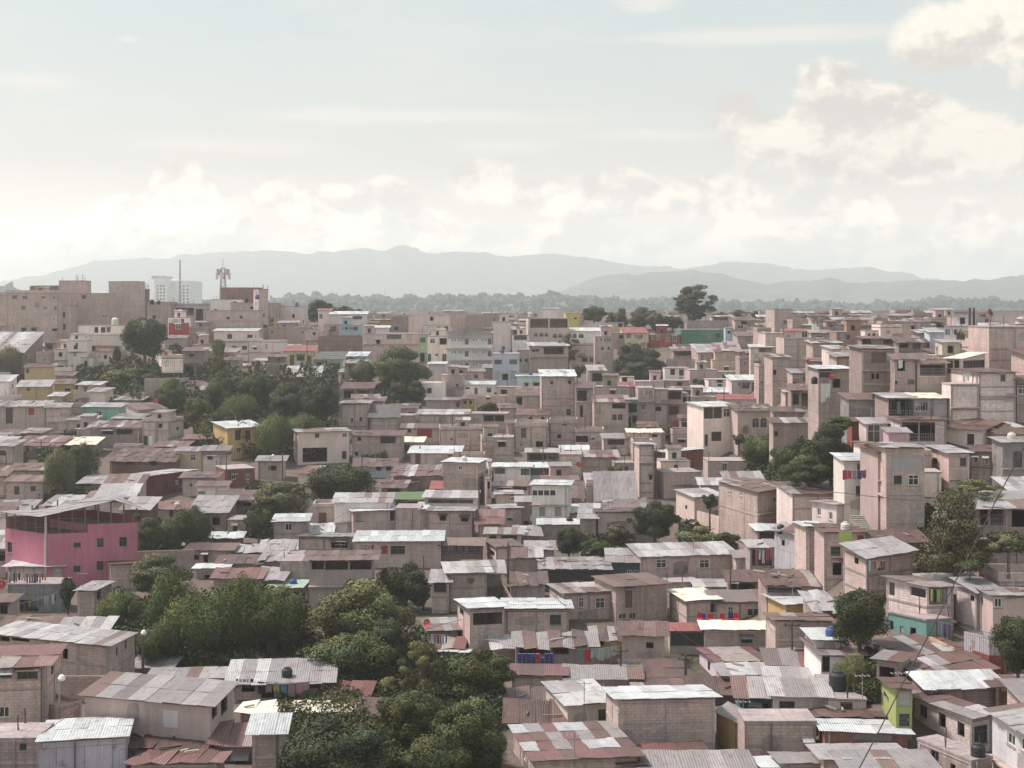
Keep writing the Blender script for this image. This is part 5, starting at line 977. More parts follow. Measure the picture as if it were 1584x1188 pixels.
h('lower front wing of the tall stepped block house', 1471, 1514, 594, 650, c='lg', r='F', o='', D=3, d=149, reb=.05)
h('dark house under the right edge behind the power cable', 1573, 1610, 588, 650, c='bd', yr=582, r='R', o='1573 596 1590 610 w')
h('block tower with crossed boards left of the red dish', 1195, 1222, 553, 620, c='b', yr=548, r='R', o='1194 572 1201 580 d|1205 598 1211 606 c', D=6, n='crossed boards tower')
h('grey house with a tank on its side left of the thin slab roofed house', 1226, 1256, 577, 600, c='b2', yr=571, r='M', o='1242 583 1248 590 d|1226 588 1231 594 d')
h('tall narrow house with a thin white slab roof and a hanging white sheet', 1266, 1316, 571, 655, w='c', c='bd', yr=566, r='W', o='1268 573 1284 584 g|1288 586 1300 600 d', n='thin slab roofed house', D=6)
h('low terrace shack with rust and cream awnings left of the hanging white sheet', 1224, 1268, 604, 634, c='bd', yr=595, r='T', o='1226 607 1236 626 d|1240 608 1262 628 o', cat='shack', n='cream awning shack')
h('grey corrugated house with a rust eave in front of the dark old house', 1313, 1371, 618, 655, w='t', c=(.27,.24,.24), yr=609, r='R', s=None, o='1316 619 1344 632 c', n='grey corrugated house')
h('grey house with a white open window and red clothes on its balcony', 1414, 1465, 617, 652, w='t', c=(.37,.35,.36), yr=609, r='C', o='1415 623.7 1432.7 636.5 w', n='open white window house', D=7)
h('balcony bay full of hanging clothes left of the open white window', 1374, 1413, 616, 650, c='bd', yr=609, r='L', o='1375 618 1412 646 O', D=5, n='clothes balcony bay')
h('long wall house behind the bushes below the cream awning shack', 1196, 1282, 654, 690, c='b2', yr=647, r='M', o='1253 653 1259 661 d|1198 667 1203 675 d', n='bush top wall house')
h('small house with dark window above the long bush top wall', 1196, 1266, 637, 655, c='b2', yr=630, r='M', o='1246 640 1257 648 d')
h('dark red shed beside the white grid windows', 1318, 1340, 652, 690, w='t', c=(.25,.07,.06), yr=646, r='R', o='', n='dark red shed', cat='shed')
h('house front of white grid windows under a tin roof', 1340, 1373, 655, 690, w='p', c='lg', yr=647, r='L', o='1342 655 1362 685 w', n='white grid window front')
h('block house with a cave like open room full of shelves', 1393, 1464, 650, 692, c='lg', yr=645, r='R', s=1373, th=25, o='1395 653 1446.6 683 O', n='open cave room house', D=6)
h('cream house with a rust roof and a dark barred window near the right edge', 1464, 1519, 666, 695, w='p', c='of', yr=651, s=1548, th=35, r='R', rag=.5, o='1496 671 1507 688 b', n='cream barred window house')
h('right edge house with patched rust roof above the grey plank house', 1545, 1600, 672, 700, w='p', c='b3', yr=655, r='M', rag=.6, o='1558 672 1572 683 w', D=6)
h('block house with rust roof and two white framed windows', 1500, 1535, 700, 750, c='b3', yr=690, r='R', s=1551, th=20, o='1506 705 1513 717 w|1523 706 1529 719 w', n='twin white window house')
h('grey plank sided house at the right edge behind the cable', 1551, 1600, 684, 770, w='t', c=(.34,.31,.30), yr=677, r='G', o='1567 698 1581 723 g', n='grey plank house')
h('square block house with a bright edged roof and small windows on two sides', 1468, 1499, 701, 765, c='b', yr=690, s=1434, th=28, r='L', o='1443 707 1449.7 720 d|1485 707.7 1494.6 721 g', n='bright edged square house', D=7)
h('tall block house with a tin patched upper storey and two windows', 1371, 1430, 693, 820, c='b', yr=686, r='M', s=None, o='1382.7 735.5 1395 749 b|1405 734.5 1421.4 751 w|1379 706 1428 728 c', n='tall tin patched house', D=7, d=124)
h('narrow brown house between the red cloth balcony and the tall tin patched house', 1358, 1374, 700, 790, w='p', c='b2', yr=690, r='R', o='1359 765 1366 775 d', d=126, D=5)
h('white house with a balcony hung with a red cloth', 1306, 1358, 713, 782, w='p', c=(.56,.51,.47), yr=702, r='W', s=None, o='1326 717 1334 741 D|1341 718 1349 731 d|1324 751.6 1337 767 b', n='red cloth balcony house', d=128, D=6)
h('pale upper corner room above the red cloth balcony house', 1335, 1358, 688, 718, w='p', c='of', yr=684, r='R', o='', d=127, D=4)
h('house with a long rust and grey roof over a bright wall, with white fascia', 1172, 1218, 761, 812, w='b', c='b', yr=742, r='M', s=1112, th=45, y3=745, o='1197 768 1205 777 w|1144 762 1148 768 w|1127 760 1131 766 w', n='white fascia house', d=148)
h('block house under a ragged grey roof left of the red cloth balcony', 1226, 1304, 764, 815, w='w', c='lg', yr=747, r='M', rag=.6, o='', n='ragged grey roof house', D=7)
h('narrow dark gap house between the fascia house and the ragged grey roof', 1216, 1227, 762, 812, c='bd', yr=750, r='R', o='', D=5)
h('house with two tall white windows on its left face and a blank grey right face', 1294, 1342, 781, 828, w='p', c='lg', yr=775, s=1256, th=42, r='G', o='1263.6 785 1269.5 799 w|1282 791 1287.6 805.5 w', n='blank grey face house')
h('small tin roofed room with a window left of the courtyard wall', 1074, 1120, 769, 808, w='p', c='b3', yr=757, s=1046, th=35, r='L', o='1060 781 1063 788 d', n='courtyard tin house')
h('dark overhanging roof room above the courtyard tin house', 1040, 1092, 751, 765, c='bd', yr=744, r='M', rag=.4, o='1048 752 1088 762 o', d=198)
h('grey plank house with one black window below the white fascia house', 1198, 1235, 826, 888, w='t', c=(.44,.42,.45), yr=812, s=1247, th=30, r='M', y2=816, o='1209 835 1214 845 d', n='grey plank black window house')
h('narrow two-storey block house with a green towel over its terrace', 1247, 1275, 815, 892, c='b3', yr=808, s=None, r='W', rag=.4, o='1262.5 829 1266.7 841.5 g|1261 864 1266 877 g', n='green towel house', D=5)
h('terrace half of the green towel house with a red door', 1275, 1338, 824, 892, c='b2', yr=812, r='R', o='1285 845 1300 860 O|1326 828 1338 842 R|1288 866 1302 890 d', D=5, n='red door terrace')
h('many sided block house with a wide grey white tin roof', 1341, 1411, 862, 925, c='b', yr=837, s=1305, y3=848, th=35, r='L', o='1321.6 861 1328 874 d|1358 868.5 1369.6 881 d', n='many sided block house', over=.5)
h('rust roofed shack behind the many sided block house', 1366, 1432, 838, 862, c='bd', yr=822, r='R', rag=.5, o='1370 836 1376 842 d', cat='shack', n='rust shack behind the stairs')
h('wide low shack with an uneven rust roof and dark open front', 1186, 1306, 907, 935, w='t', c='bd', yr=883, r='R', rag=.6, o='1187 907 1240 917 o', cat='shack', n='wide uneven rust shack', D=6)
h('rust roofed shack with white rags left of the wide uneven rust shack', 1127, 1184, 899, 925, c='bd', yr=884, r='R', rag=.4, o='1129 900 1140 916 d|1142 902 1168 914 o', cat='shack')
h('open shed hung with clothes at the side of the courtyard wall', 1160, 1200, 846, 885, w='t', c='gr', yr=836, r='L', rag=.4, o='1163 850 1195 875 o', cat='shed', n='clothes shed')
h('dark porch under a bright roof edge above the clothes shed', 1172, 1212, 820, 848, c='bd', yr=811, r='W', o='1175 823 1208 838 o', cat='shed')
h('block house with a yellow front, white framed window and bright white roof', 1216, 1266, 935, 960, w='p', c='ye', yr=920, s=1184, th=35, r='W', o='1244.6 939 1259 953.5 w', n='yellow front house')
h('shack with scattered grey sheets right of the yellow front house', 1262, 1292, 945, 962, c='bd', yr=918, r='L', rag=.9, o='', cat='shack')
h('two band block house with a low rust roof under the yellow front house', 1200, 1286, 960, 1010, c='b', yr=950, s=1185, th=28, r='R', o='1189 962 1194 975 w', n='two band block house')
h('porch house with a blue white roof left of the large round street tree', 1262, 1300, 990, 1045, w='p', c='lg', yr=973, r='W', s=1245, o='', n='blue white porch house')
h('veranda with white slatted posts below the blue white porch', 1270, 1336, 1014, 1050, w='p', c='wh', yr=989, r='G', o='1262 1010 1284 1040 o', D=6, n='slatted veranda')
h('low dull tin roofed shed right of the red grey patched roof', 1190, 1256, 1028, 1045, c='bd', yr=1006, r='G', o='', cat='shed')
h('lower roof of pale sheets under the slatted veranda', 1190, 1290, 1054, 1066, c='bd', yr=1034, r='L', o='', cat='shed')
h('teal walled house with dark window under a striped tin roof', 1145, 1196, 1077, 1118, w='p', c='teal', yr=1049, r='G', o='1160 1089 1174 1113 d|1180 1088 1190 1108 d', n='teal house', d=92, over=.5)
h('board sided house with a large teal framed window right of the teal house', 1196, 1280, 1076, 1118, w='p', c='lg', yr=1052, r='M', o='1205.5 1084.5 1229.5 1113 Y', n='board sided house', d=91)
h('block base wall house below the teal house and the board sided house', 1152, 1262, 1115, 1178, c='b', r='F', o='1244 1143 1254 1149 d', D=2.5, d=88, reb=.03, n='block base wall house')
h('house with a concrete slab roof carrying a black tank', 1281, 1340, 1082, 1108, w='p', c='b3', r='F', o='1300 1086 1319 1103 b', D=6, n='slab roof tank house', d=91, reb=.1)
h('leaning white walled house with a yellow corner by the tall banded block house', 1137, 1152, 1115, 1165, w='p', c='ye', yr=1096, s=1108, y3=1098, th=60, r='G', o='1144 1138 1149 1150 d', n='leaning white house', d=90)
h('house with red, grey and white panels under a bright long roof', 1276, 1404, 1131, 1168, w='t', c=(.28,.13,.12), yr=1111, s=1264, th=25, r='W', o='1320 1132 1380 1147 c', n='red grey panel house', d=84, over=.35)
h('low rust roof behind the bright long roof of the panel house', 1256, 1380, 1110, 1120, c='bd', yr=1099, r='R', o='', cat='shed', d=88)
h('bottom house with an L shaped pale tin roof', 1275, 1400, 1172, 1210, c='b', yr=1153, r='L', o='', d=81)
h('bottom house with a grey tin roof and a rust square patch', 1310, 1445, 1190, 1225, c='b', yr=1163, r='L', o='', d=79)
h('bottom strip house with a bright white roof under the block base wall', 1184, 1225, 1186, 1215, c='b', yr=1172, r='W', o='', d=82)
h('bottom strip house with dull flat roof right of the small white bottom roof', 1212, 1270, 1180, 1215, c='b', yr=1166, r='G', o='', d=83)
h('lime green house with a black door beside the power cable', 1386, 1411, 1066, 1150, w='p', c='lime', yr=1054, s=1364, r='R', o='1389 1071 1409 1093 c|1391 1104 1407 1124 B|1360 1063 1366 1095 D|1367 1067 1375 1090 d', n='lime green house', d=87)
h('upper room with dark balcony under the long patched rust roof', 1356, 1390, 1024, 1070, w='b', c='b2', yr=1010, r='M', o='1360 1030 1384 1050 d|1388 1030 1400 1050 c', th=30, D=3)
h('very long patchwork roof of rust and grey sheets on the lower right', 1434, 1535, 1052, 1075, c='bd', yr=988, y2=1034, s=1342, y3=1000, r='M', o='', n='long patchwork roof', d=90.5, over=.4)
h('strip of bright blue white sheets along the edge of the long patchwork roof', 1434, 1550, 1062, 1078, c='bd', yr=1040, r='W', o='', d=88.5, rag=.15)
h('right edge shed with a brown log edge beside the bright sheets', 1540, 1620, 1062, 1085, c='br', yr=1046, r='R', o='', d=88)
h('long white block house turned along the street with three barred windows', 1504, 1535, 1110, 1175, c='lg', yr=1075, y2=1104, s=1412, y3=1067, r='M', o='1422.6 1088 1434 1113 g|1452 1101 1463 1128 d|1481 1115 1492 1142 d|1507 1124 1527.5 1149 b', n='long street block house', d=82, over=.35)
h('lower basement storey of the long street block house', 1503, 1534, 1176, 1230, c='bd', y2=1170, s=1420, y3=1142, r='F', o='1440 1159 1452 1180 g|1470 1180 1478 1200 d', n='basement storey', d=82.6, D=4, reb=.02)
h('white rendered house with a white roof in the bottom right corner', 1535, 1640, 1165, 1290, y2=1099, rise=.5, D=5, w='p', c=(.52,.50,.52), r='L', o='1558 1130.5 1570 1157 w|1579 1139 1592 1168 w', n='corner white house', d=79)
h('two-storey block house with a corner gallery of clothes over turquoise walls', 1434, 1475, 908, 985, c='lg', yr=893, y2=907.5, s=1371, y3=894, r='G', o='1375.5 900 1384 922 d|1408 906.5 1432 926 O|1437 909 1466 935 O', n='corner gallery house', d=103)
h('turquoise ground floor wall with white framed window under the corner gallery', 1433, 1472, 958, 1000, w='p', c=(.15,.29,.27), y2=956, s=1373, y3=945, r='F', o='1408 970 1417 992 d|1392 968 1398 988 c|1377 960 1382 975 d', d=103.8, D=3, reb=.02)
h('house with a pale tin roof and a small black window right of the corner gallery', 1511, 1545, 915, 985, c='lg', yr=895, y2=914, s=1477, y3=905, r='L', o='1501 920 1507 931 d', n='pale roof corner house', d=102)
h('house with an orange edged roof and a red framed window at the right edge', 1536, 1600, 921, 1020, w='p', c='b2', yr=910, s=1512, th=40, r='L', o='1537.5 924.6 1550 940 w|1514 918 1520 934 w|1514 965 1530 985 d', n='orange edged house', d=98)
h('corrugated yard room on a maroon base below the orange edged house', 1530, 1560, 985, 1032, w='t', c=(.40,.38,.40), y2=985, s=1491, y3=976, r='O', o='', n='corrugated yard room', d=96)
h('maroon painted plinth under the corrugated yard room', 1530, 1560, 1014, 1040, w='p', c=(.22,.06,.06), y2=1014, s=1490, y3=1000, r='O', o='', d=95.5)
h('hut with a rust roof edge at the right edge above the dark street tree', 1560, 1610, 925, 975, c='b2', yr=912, r='M', rag=.5, o='', d=95)
h('right edge block house with an open gallery under a grey tin roof', 1514, 1600, 783, 890, c='bd', yr=762, r='L', s=None, o='1516 787 1528 812 o|1532 786 1552 812 O|1565 785 1590 815 o|1525 842 1534 852 d|1516 838 1520 846 d', n='right edge gallery house', over=.9, d=110)
# ================================================================ special buildings and objects
def own(nm, mbs, par, material, color): return mbs.build(nm, material, par, color)
# pink building: corner at x 71, left face to x 8, right face to x 213, tin roof of two slopes on posts
def pink():
    d0 = 148.0; A = W(71, 826, d0); zt = A.z; zb = CZ - (905 - HY) / FPX * d0; org = Vector((A.x, A.y, zb)); oz = -zb
    L = W(8, 817, d0 * (826 - HY) / (817 - HY)); Rr = W(213, 812, d0 * (826 - HY) / (820.5 - HY))
    t = thing('house', 'big pink two-storey building with an open roofed terrace on top, left of the bamboo', 'house', org)
    U = unit_xy(Rr - A); LR = (Rr - A).to_2d().length; V = unit_xy(L - A); LL = (L - A).to_2d().length; N = Vector((U.y, -U.x, 0)); N = N if N.dot(V) < 0 else -N; SN = Vector((V.y, -V.x, 0)); SN = SN if SN.dot(U) < 0 else -SN
    hi = zt + .85; us, z_ = hit(A, U, 137, 824); step = us
    def op(X0, Y0, X1, Y1, k='g'):
        u0, z1 = hit(A, U, X0, Y0); u1, z0 = hit(A, U, X1, Y1); return (u0, u1, z0, z1, k)
    O = [op(114, 839.5, 125, 847), op(150, 832.5, 160.5, 846.5), op(184.5, 831, 196, 845), op(113.5, 875.5, 124.5, 885), op(149.5, 868, 160, 882)]
    u0, z1 = hit(A, V, 18.5, 839); u1, z0 = hit(A, V, 11.5, 854); SO = [(u0, u1, z0, z1, 'g')]
    mb = MB(); a0 = Vector((0, 0, 0)); z0 = zb - 4
    wall_grid(mb, a0, U, LR, z0 + oz, zt + oz, N, [(a, b, c + oz, d + oz) for a, b, c, d, k in O]); wall_grid(mb, a0, V, LL, z0 + oz, zt + oz, SN, [(a, b, c + oz, d + oz) for a, b, c, d, k in SO])
    Z = lambda p, z: Vector((p.x, p.y, z + oz)); p1, p2, p3 = U * step, U * LR, U * LR + V * LL; pl = V * LL
    mb.face([Z(p1, zt), Z(p2, zt), Z(p2, hi), Z(p1, hi)]); mb.face([Z(p1, zt), Z(p1 + V * LL, zt), Z(p1 + V * LL, hi), Z(p1, hi)])
    mb.face([Z(p2, z0), Z(p3, z0), Z(p3, hi), Z(p2, hi)]); mb.face([Z(pl, z0), Z(p3, z0), Z(p3, zt), Z(pl, zt)])
    mb.build('wall', 'plaster', t, C['pk'])
    mb = MB(); mb.face([Z(a0, zt - .02), Z(p1, zt - .02), Z(p1 + V * LL, zt - .02), Z(pl, zt - .02)]); mb.face([Z(p1, hi - .02), Z(p2, hi - .02), Z(p3, hi - .02), Z(p1 + V * LL, hi - .02)]); mb.build('terrace_floor', 'concrete', t, (.2, .1, .09))
    for q in O: window(t, org, A, U, N, q, False)
    for q in SO: window(t, org, A, V, SN, q, False)
    mb = MB()                                                        # maroon rail sheet behind the terrace edge
    mb.box(Z(p1 + V * (LL - .4) , hi), U * (LR - step), V * .06, (0, 0, .85)); mb.box(Z(pl - V * .4, zt), U * step, V * .06, (0, 0, 1.3)); mb.box(Z(p2 - U * .5, hi), V * LL, U * .06, (0, 0, .8)); mb.build('parapet', 'paint', t, (.20, .06, .06))
    mb = MB()
    for k in range(18): mb.box(Z(a0 + V * (LL * k / 18) + U * .1, zt), U * .03, V * .03, (0, 0, .95))
    mb.box(Z(U * .1, zt + .95), V * LL, U * .04, (0, 0, .04))
    for k in range(16): mb.box(Z(U * (step * k / 16) + V * .1, zt), U * .03, V * .03, (0, 0, .95))
    mb.box(Z(V * .1, zt + .95), U * step, V * .04, (0, 0, .04)); mb.build('railing', 'paint', t, (.10, .08, .09))
    # roof: two slopes meeting over the right third, low end at the street corner
    zc = zt + 1.85; ridge = .74; zr_ = zc + 1.35
    def post(p, zl, zh, c=(.12, .10, .10), w_=.1): m_ = MB(); m_.box(Z(p, zl), U * w_, V * w_, (0, 0, zh - zl)); m_.build('post', 'paint', t, c)
    f = lambda u, v: zc + (zr_ - zc) * min(u / (LR * ridge), 1) - max(0, u - LR * ridge) * .35
    for i in range(8):
        u = LR * i / 7 * .985; post(U * u, zt if u < step else hi, f(u, 0), (.55, .5, .48) if i == 0 else (.12, .10, .10))
        if i in (0, 2, 4, 6, 7): post(U * u + V * (LL - .2), zt if u < step else hi, f(u, 1))
    for i in range(1, 4): post(V * (LL * i / 4), zt, f(0, 0))
    m_ = MB(); m_.box(Z(V * .08 - U * .02 - V*.2, z0), U * -.12, V * .12, (0, 0, zc - z0)); m_.build('downpipe', 'paint', t, (.5, .46, .45))
    rr = random.Random(3); mb = sheets(A - U * .5, U, LR * ridge + .5, V, LL, 0, 0, PAL['G'], rr, Vector((A.x, A.y, 0)), .05, .35)
    mb.v = [(x, y, z + oz + f(max(-.8, (x * U.x + y * U.y)), 0) + .05) for x, y, z in mb.v]; mb.c = [(.27, .25, .255, 1)] * len(mb.c); mb.build('roof', 'roof', t)
    mb = sheets(A + U * (LR * ridge), U, LR * (1 - ridge) + .6, V, LL, 0, 0, PAL['G'], rr, Vector((A.x, A.y, 0)), .05, .35)
    mb.v = [(x, y, z + oz + f(x * U.x + y * U.y, 0) + .12) for x, y, z in mb.v]; mb.c = [(.28, .26, .265, 1)] * len(mb.c); mb.build('roof', 'roof', t)
    HOUSES.append((8, 213, 800, 900, 'pink building', t)); FOOT.append(([A.to_2d(), (A + U * LR).to_2d(), (A + U * LR + V * LL).to_2d(), (A + V * LL).to_2d()]))
pink()
# white apartment block with four floors of slab edges
def apartments():
    d = 314; A = W(692, 520, d); B = W(760, 520, d); zb = CZ - (577 - HY) / FPX * d; org = Vector((A.x, A.y, zb)); L = B.x - A.x; top = A.z
    t = thing('apartment_block', 'white apartment block with rows of paired small windows and grey slab edges', 'apartment block', org)
    U = Vector((1, 0, 0)); N = Vector((0, -1, 0)); ops = []
    X = lambda px: (px - 692) / FPX * d; Zz = lambda py: CZ - (py - HY) / FPX * d
    for yy in (523.5, 542.5, 561.5):
        for xx in (698.5, 702.5, 708.5, 712.5, 731, 735.5, 745, 749.5): ops.append((X(xx), X(xx + 3), Zz(yy + 4.6), Zz(yy), 'w'))
        for xx in (719, 754.5): ops.append((X(xx), X(xx + 5.8), Zz(yy + 13), Zz(yy + .5), 'g'))
    ops.append((X(727), X(758), Zz(589), Zz(577), 'd'))
    mb = MB(); wall_grid(mb, Vector((0, 0, 0)), U, L, -4, top - zb, N, [(a, b, c - zb, d_ - zb) for a, b, c, d_, k in ops]); D_ = 8
    for p, q in (((0, 0), (0, D_)), ((L, 0), (L, D_)), ((0, D_), (L, D_))): mb.face([(p[0], p[1], -4), (q[0], q[1], -4), (q[0], q[1], top - zb), (p[0], p[1], top - zb)])
    mb.face([(0, 0, top - zb), (L, 0, top - zb), (L, D_, top - zb), (0, D_, top - zb)]); mb.build('wall', 'plaster', t, (.72, .69, .66))
    for o_ in ops: window(t, org, A, U, N, o_, True)
    for yy in (520, 539, 557.5, 575.5):
        m_ = MB(); m_.box((-.3, -.8, Zz(yy) - zb - .2), (L + .6, 0, 0), (0, .9, 0), (0, 0, .25)); m_.build('slab_edge', 'concrete', t, (.45, .42, .40))
    for yy in (531, 549.5, 568):
        m_ = MB(); m_.box((-.2, -.75, Zz(yy + 7) - zb), (L + .4, 0, 0), (0, .08, 0), (0, 0, .75)); m_.build('balcony_wall', 'plaster', t, (.66, .63, .60))
    m_ = MB(); m_.box((0, 0, top - zb + .02), (L, 0, 0), (0, .15, 0), (0, 0, 1.1)); m_.build('parapet', 'concrete', t, (.30, .26, .25))
    HOUSES.append((692, 760, 515, 577, 'apartment block', t)); FOOT.append([Vector((A.x, A.y)), Vector((B.x, A.y)), Vector((B.x, A.y + 8)), Vector((A.x, A.y + 8))])
apartments()
def hotel():
    d = 760; x = lambda p: (p - 226) / FPX * d; org = W(226, 495, d); z = lambda y: (495 - y) / FPX * d; t = thing('office_tower', 'distant white high-rise with narrow window columns behind the left skyline', 'high-rise', org)
    m_ = MB()
    for a, b, y, yy in ((226, 243, 437, 0), (243, 263, 431, -6), (263, 292, 434, 3)): m_.box((x(a), yy, -20), (x(b) - x(a), 0, 0), (0, 30, 0), (0, 0, z(y) + 20))
    m_.build('wall', 'plaster', t, (.80, .80, .80))
    m_ = MB(); m_.box((x(233), 2, z(431.2)), (x(252) - x(233), 0, 0), (0, 20, 0), (0, 0, 1.6)); m_.build('roof', 'concrete', t, (.4, .4, .42))
    for xx, yy in ((228, -.1), (247, -6.1), (252, -6.1), (257, -6.1), (281, 2.9), (287, 2.9)):
        for k in range(10): m_ = MB(); m_.box((x(xx), yy, z(489 - k * 5)), (.8, 0, 0), (0, .1, 0), (0, 0, 1.0)); m_.build('window', 'glass', t, (.25, .27, .3))
    t = thing('office_tower', 'pale sliver of a second high-rise left of the distant white one', 'high-rise', W(218, 495, 900)); m_ = MB(); m_.box((0, 0, -10), (2.9, 0, 0), (0, 12, 0), (0, 0, 34)); m_.build('wall', 'plaster', t, (.7, .7, .7))
hotel()
def lattice(px, yt, yb, d, label, hw=.9, guy=False, drums=False):
    p = W(px, yb, d); H = (yb - yt) / FPX * d; t = thing('telecom_mast' if drums else 'radio_mast', label, 'mast', p); n = int(H / 1.2)
    for a, b in ((0, 1),):
        m_ = MB()
        for k in range(n):
            z0, z1 = H * k / n, H * (k + 1) / n; w0, w1 = hw * (1 - .5 * k / n), hw * (1 - .5 * (k + 1) / n)
            c0 = [(-w0, -w0), (w0, -w0), (w0, w0), (-w0, w0)]; c1 = [(-w1, -w1), (w1, -w1), (w1, w1), (-w1, w1)]
            for i in range(4):
                j = (i + 1) % 4; m_.tube([(*c0[i], z0), (*c1[i], z1)], .09 if drums else .05, 4); m_.tube([(*c0[i], z0), (*c1[j], z1)], .05 if drums else .03, 4); m_.tube([(*c1[i], z1), (*c1[j], z1)], .05 if drums else .03, 4)
        m_.build('lattice', 'paint', t, (.35, .30, .30))
    if drums:
        for k in range(8):
            a = k * .785; m_ = MB(); m_.lathe((math.cos(a) * 1.9, math.sin(a) * 1.9, H * .62 + (k % 2) * 1.2), [(0, 0), (.35, 0), (.35, 1.9), (0, 1.9)], 8); m_.tube([(math.cos(a) * 1.9, math.sin(a) * 1.9, H * .7), (0, 0, H * .7)], .08, 4); m_.build('antenna', 'paint', t, (.55, .40, .40) if k % 2 else (.6, .6, .6))
        m_ = MB(); m_.tube([(0, 0, H), (0, 0, H + 2.6)], .07, 5); m_.build('lightning_rod', 'paint', t, (.4, .38, .38))
lattice(345, 414, 462, 420, 'lattice telecom mast with ring of antennas on the left skyline', drums=True)
lattice(278.5, 402, 475, 420, 'very thin tall radio mast in front of the distant white high-rise', .22)
for x_, y0, y1, d_ in ((514, 451, 480, 900), (587, 455, 485, 800), (595, 447, 480, 900), (581, 478, 496, 390), (1363, 474, 492, 700), (1534, 463, 480, 700)):
    p = W(x_, y1, d_); t = thing('radio_antenna', {514: 'thin antenna over the dark round skyline tree', 587: 'left one of two thin antennas over the centre skyline', 595: 'taller right one of two thin antennas over the centre skyline', 581: 'short pole beside the beige awning on the skyline', 1363: 'faint distant mast above the right skyline trees', 1534: 'faint thin mast above the maroon dish'}[x_], 'antenna', p)
    m_ = MB(); H = (y1 - y0) / FPX * d_; m_.tube([(0, 0, -3), (0, 0, H)], [.16, .07], 5)
    m_.build('mast', 'paint', t, (.3, .26, .26)); m_ = MB()
    for k in range(3): m_.box((-.5, 0, H * (.6 + .12 * k)), (1.0, 0, 0), (0, .05, 0), (0, 0, .05))
    m_.build('crossbars', 'paint', t, (.3, .26, .26))
for k, x_ in enumerate((119, 128)):
    p = W(x_, 436, 316); t = thing('rooftop_antenna', ('left' if k == 0 else 'right') + ' one of two lattice aerials on the narrow upper room of the left skyline', 'antenna', p); m_ = MB(); m_.tube([(0, 0, -.5), (0, 0, 1.7)], .06, 5)
    m_.build('mast', 'paint', t, (.25, .2, .2)); m_ = MB()
    for q in range(4): m_.box((-.6, 0, .3 + q * .35), (1.2, 0, 0), (0, .04, 0), (0, 0, .04))
    m_.build('crossbars', 'paint', t, (.25, .2, .2))
# tanks, dishes
tank(235, 471, 1.6, 'left black water tank on the block house behind the crimson house', d=332); tank(245.5, 471, 1.3, 'right black water tank on the block house behind the crimson house', d=332)
tank(381, 468, 1.5, 'black water tank on the hut below the ragged top storey', d=351); tank(178, 503, 2.1, 'white water tank beside the tall square tower', (.6, .56, .5), d=289)
tank(398, 463, 1.6, 'blue water tank at the foot of the square pillar', (.07, .08, .2), d=352); tank(459, 474, 1.5, 'blue water tank left of the dark skyline tree', (.08, .09, .25), d=376)
tank(624, 489, 1.5, 'green water tank on the grey skyline cube', (.25, .36, .28), d=386); tank(1295.5, 1067, 1.05, 'black water tank on the concrete slab roof in the lower right', d=92.5)
tank(117, 540, 1.2, 'black water tank behind the two windowed cream cottage', d=284); tank(593, 490, 1.3, 'red water tank on the skyline left of the grey cube', (.3, .07, .08), d=388)
tank(277, 654, 2.2, 'orange red water tank on the pale block house', (.48, .13, .08), d=262); tank(1260, 594, .7, 'dark water tank left of the hanging white sheet', d=160)
tank(821, 491, 1.8, 'grey cistern on the left pillar of the arcaded skyline house', (.5, .46, .44), d=352)
dish(1045, 656, 5.5, 'crimson satellite dish on a pole left of the white balcony tower', 700, d=252, az=-.6); dish(1531, 484, 6, 'big maroon satellite dish on the rooftop room at the upper right', 520, (.22, .04, .06), d=190, az=.7)
dish(1250, 560, 4, 'crimson satellite dish behind the grey house with a side tank', 600, d=172); dish(1285, 583, 5, 'crimson satellite dish on the thin slab roofed house', 610, d=152); dish(895, 719, 4.5, 'crimson satellite dish in front of the square block house', 740, d=205)
dish(840, 732, 3.5, 'small crimson dish on the long bright roof gallery', 750, d=203); dish(1417, 534, 4.5, 'crimson dish under the rust edges below the blank block tower', 560, d=222); dish(661, 964, 6, 'crimson satellite dish on the low pale roof beside the ravine trees', 990, d=122, az=-.4)
dish(2, 905, 7, 'crimson satellite dish at the left edge by the grey terrace', 940, d=134, az=.4); dish(240, 620, 4.5, 'crimson dish on the laundry house roof right of the turquoise house', 655, d=255)
dish(222, 498, 3.5, 'small grey dish beside the tall square tower', 520, (.3, .27, .26), d=288)
# laundry
laundry('row of bright clothes in the yard of the white roofed laundry house', 8, 72, 884, 16, d=137.5, n=16, y1=886)
laundry('long line of dark and white clothes before the grey corrugated terrace', 20, 88, 935, 14, d=134, n=17, y1=917)
laundry('clothes under the ragged red roof at far left', 22, 88, 690, 7, yb=708, n=14); laundry('white clothes before the laundry rust house', 216, 246, 641, 7, yb=665, n=6, cols=CLO[:1] + CLO[5:6] + CLO[10:11])
laundry('yellow, blue and pink blankets hanging under the ribbed white roof', 398, 480, 1054, 19, d=102.3, n=7, cols=[CLO[6], (.25,.22,.2), CLO[8], CLO[4], CLO[7], (.42,.22,.26), (.4,.25,.27)], wr=(.9, 1.1)); laundry('clothes at the left gable of the ribbed white roof', 364, 392, 1050, 14, d=102.5, n=5)
laundry('grey and pale clothes in the laundry gallery house', 552, 610, 794, 10, d=185.5, n=6, cols=[CLO[0], (.3,.3,.32), CLO[5], (.4,.35,.2)]); laundry('clothes in the left bay of the laundry gallery wing', 685, 712, 843.5, 10, d=158, n=8, off=-.1); laundry('clothes in the right bay of the laundry gallery wing', 716, 740, 843.5, 10, d=158, n=6, off=-.1)
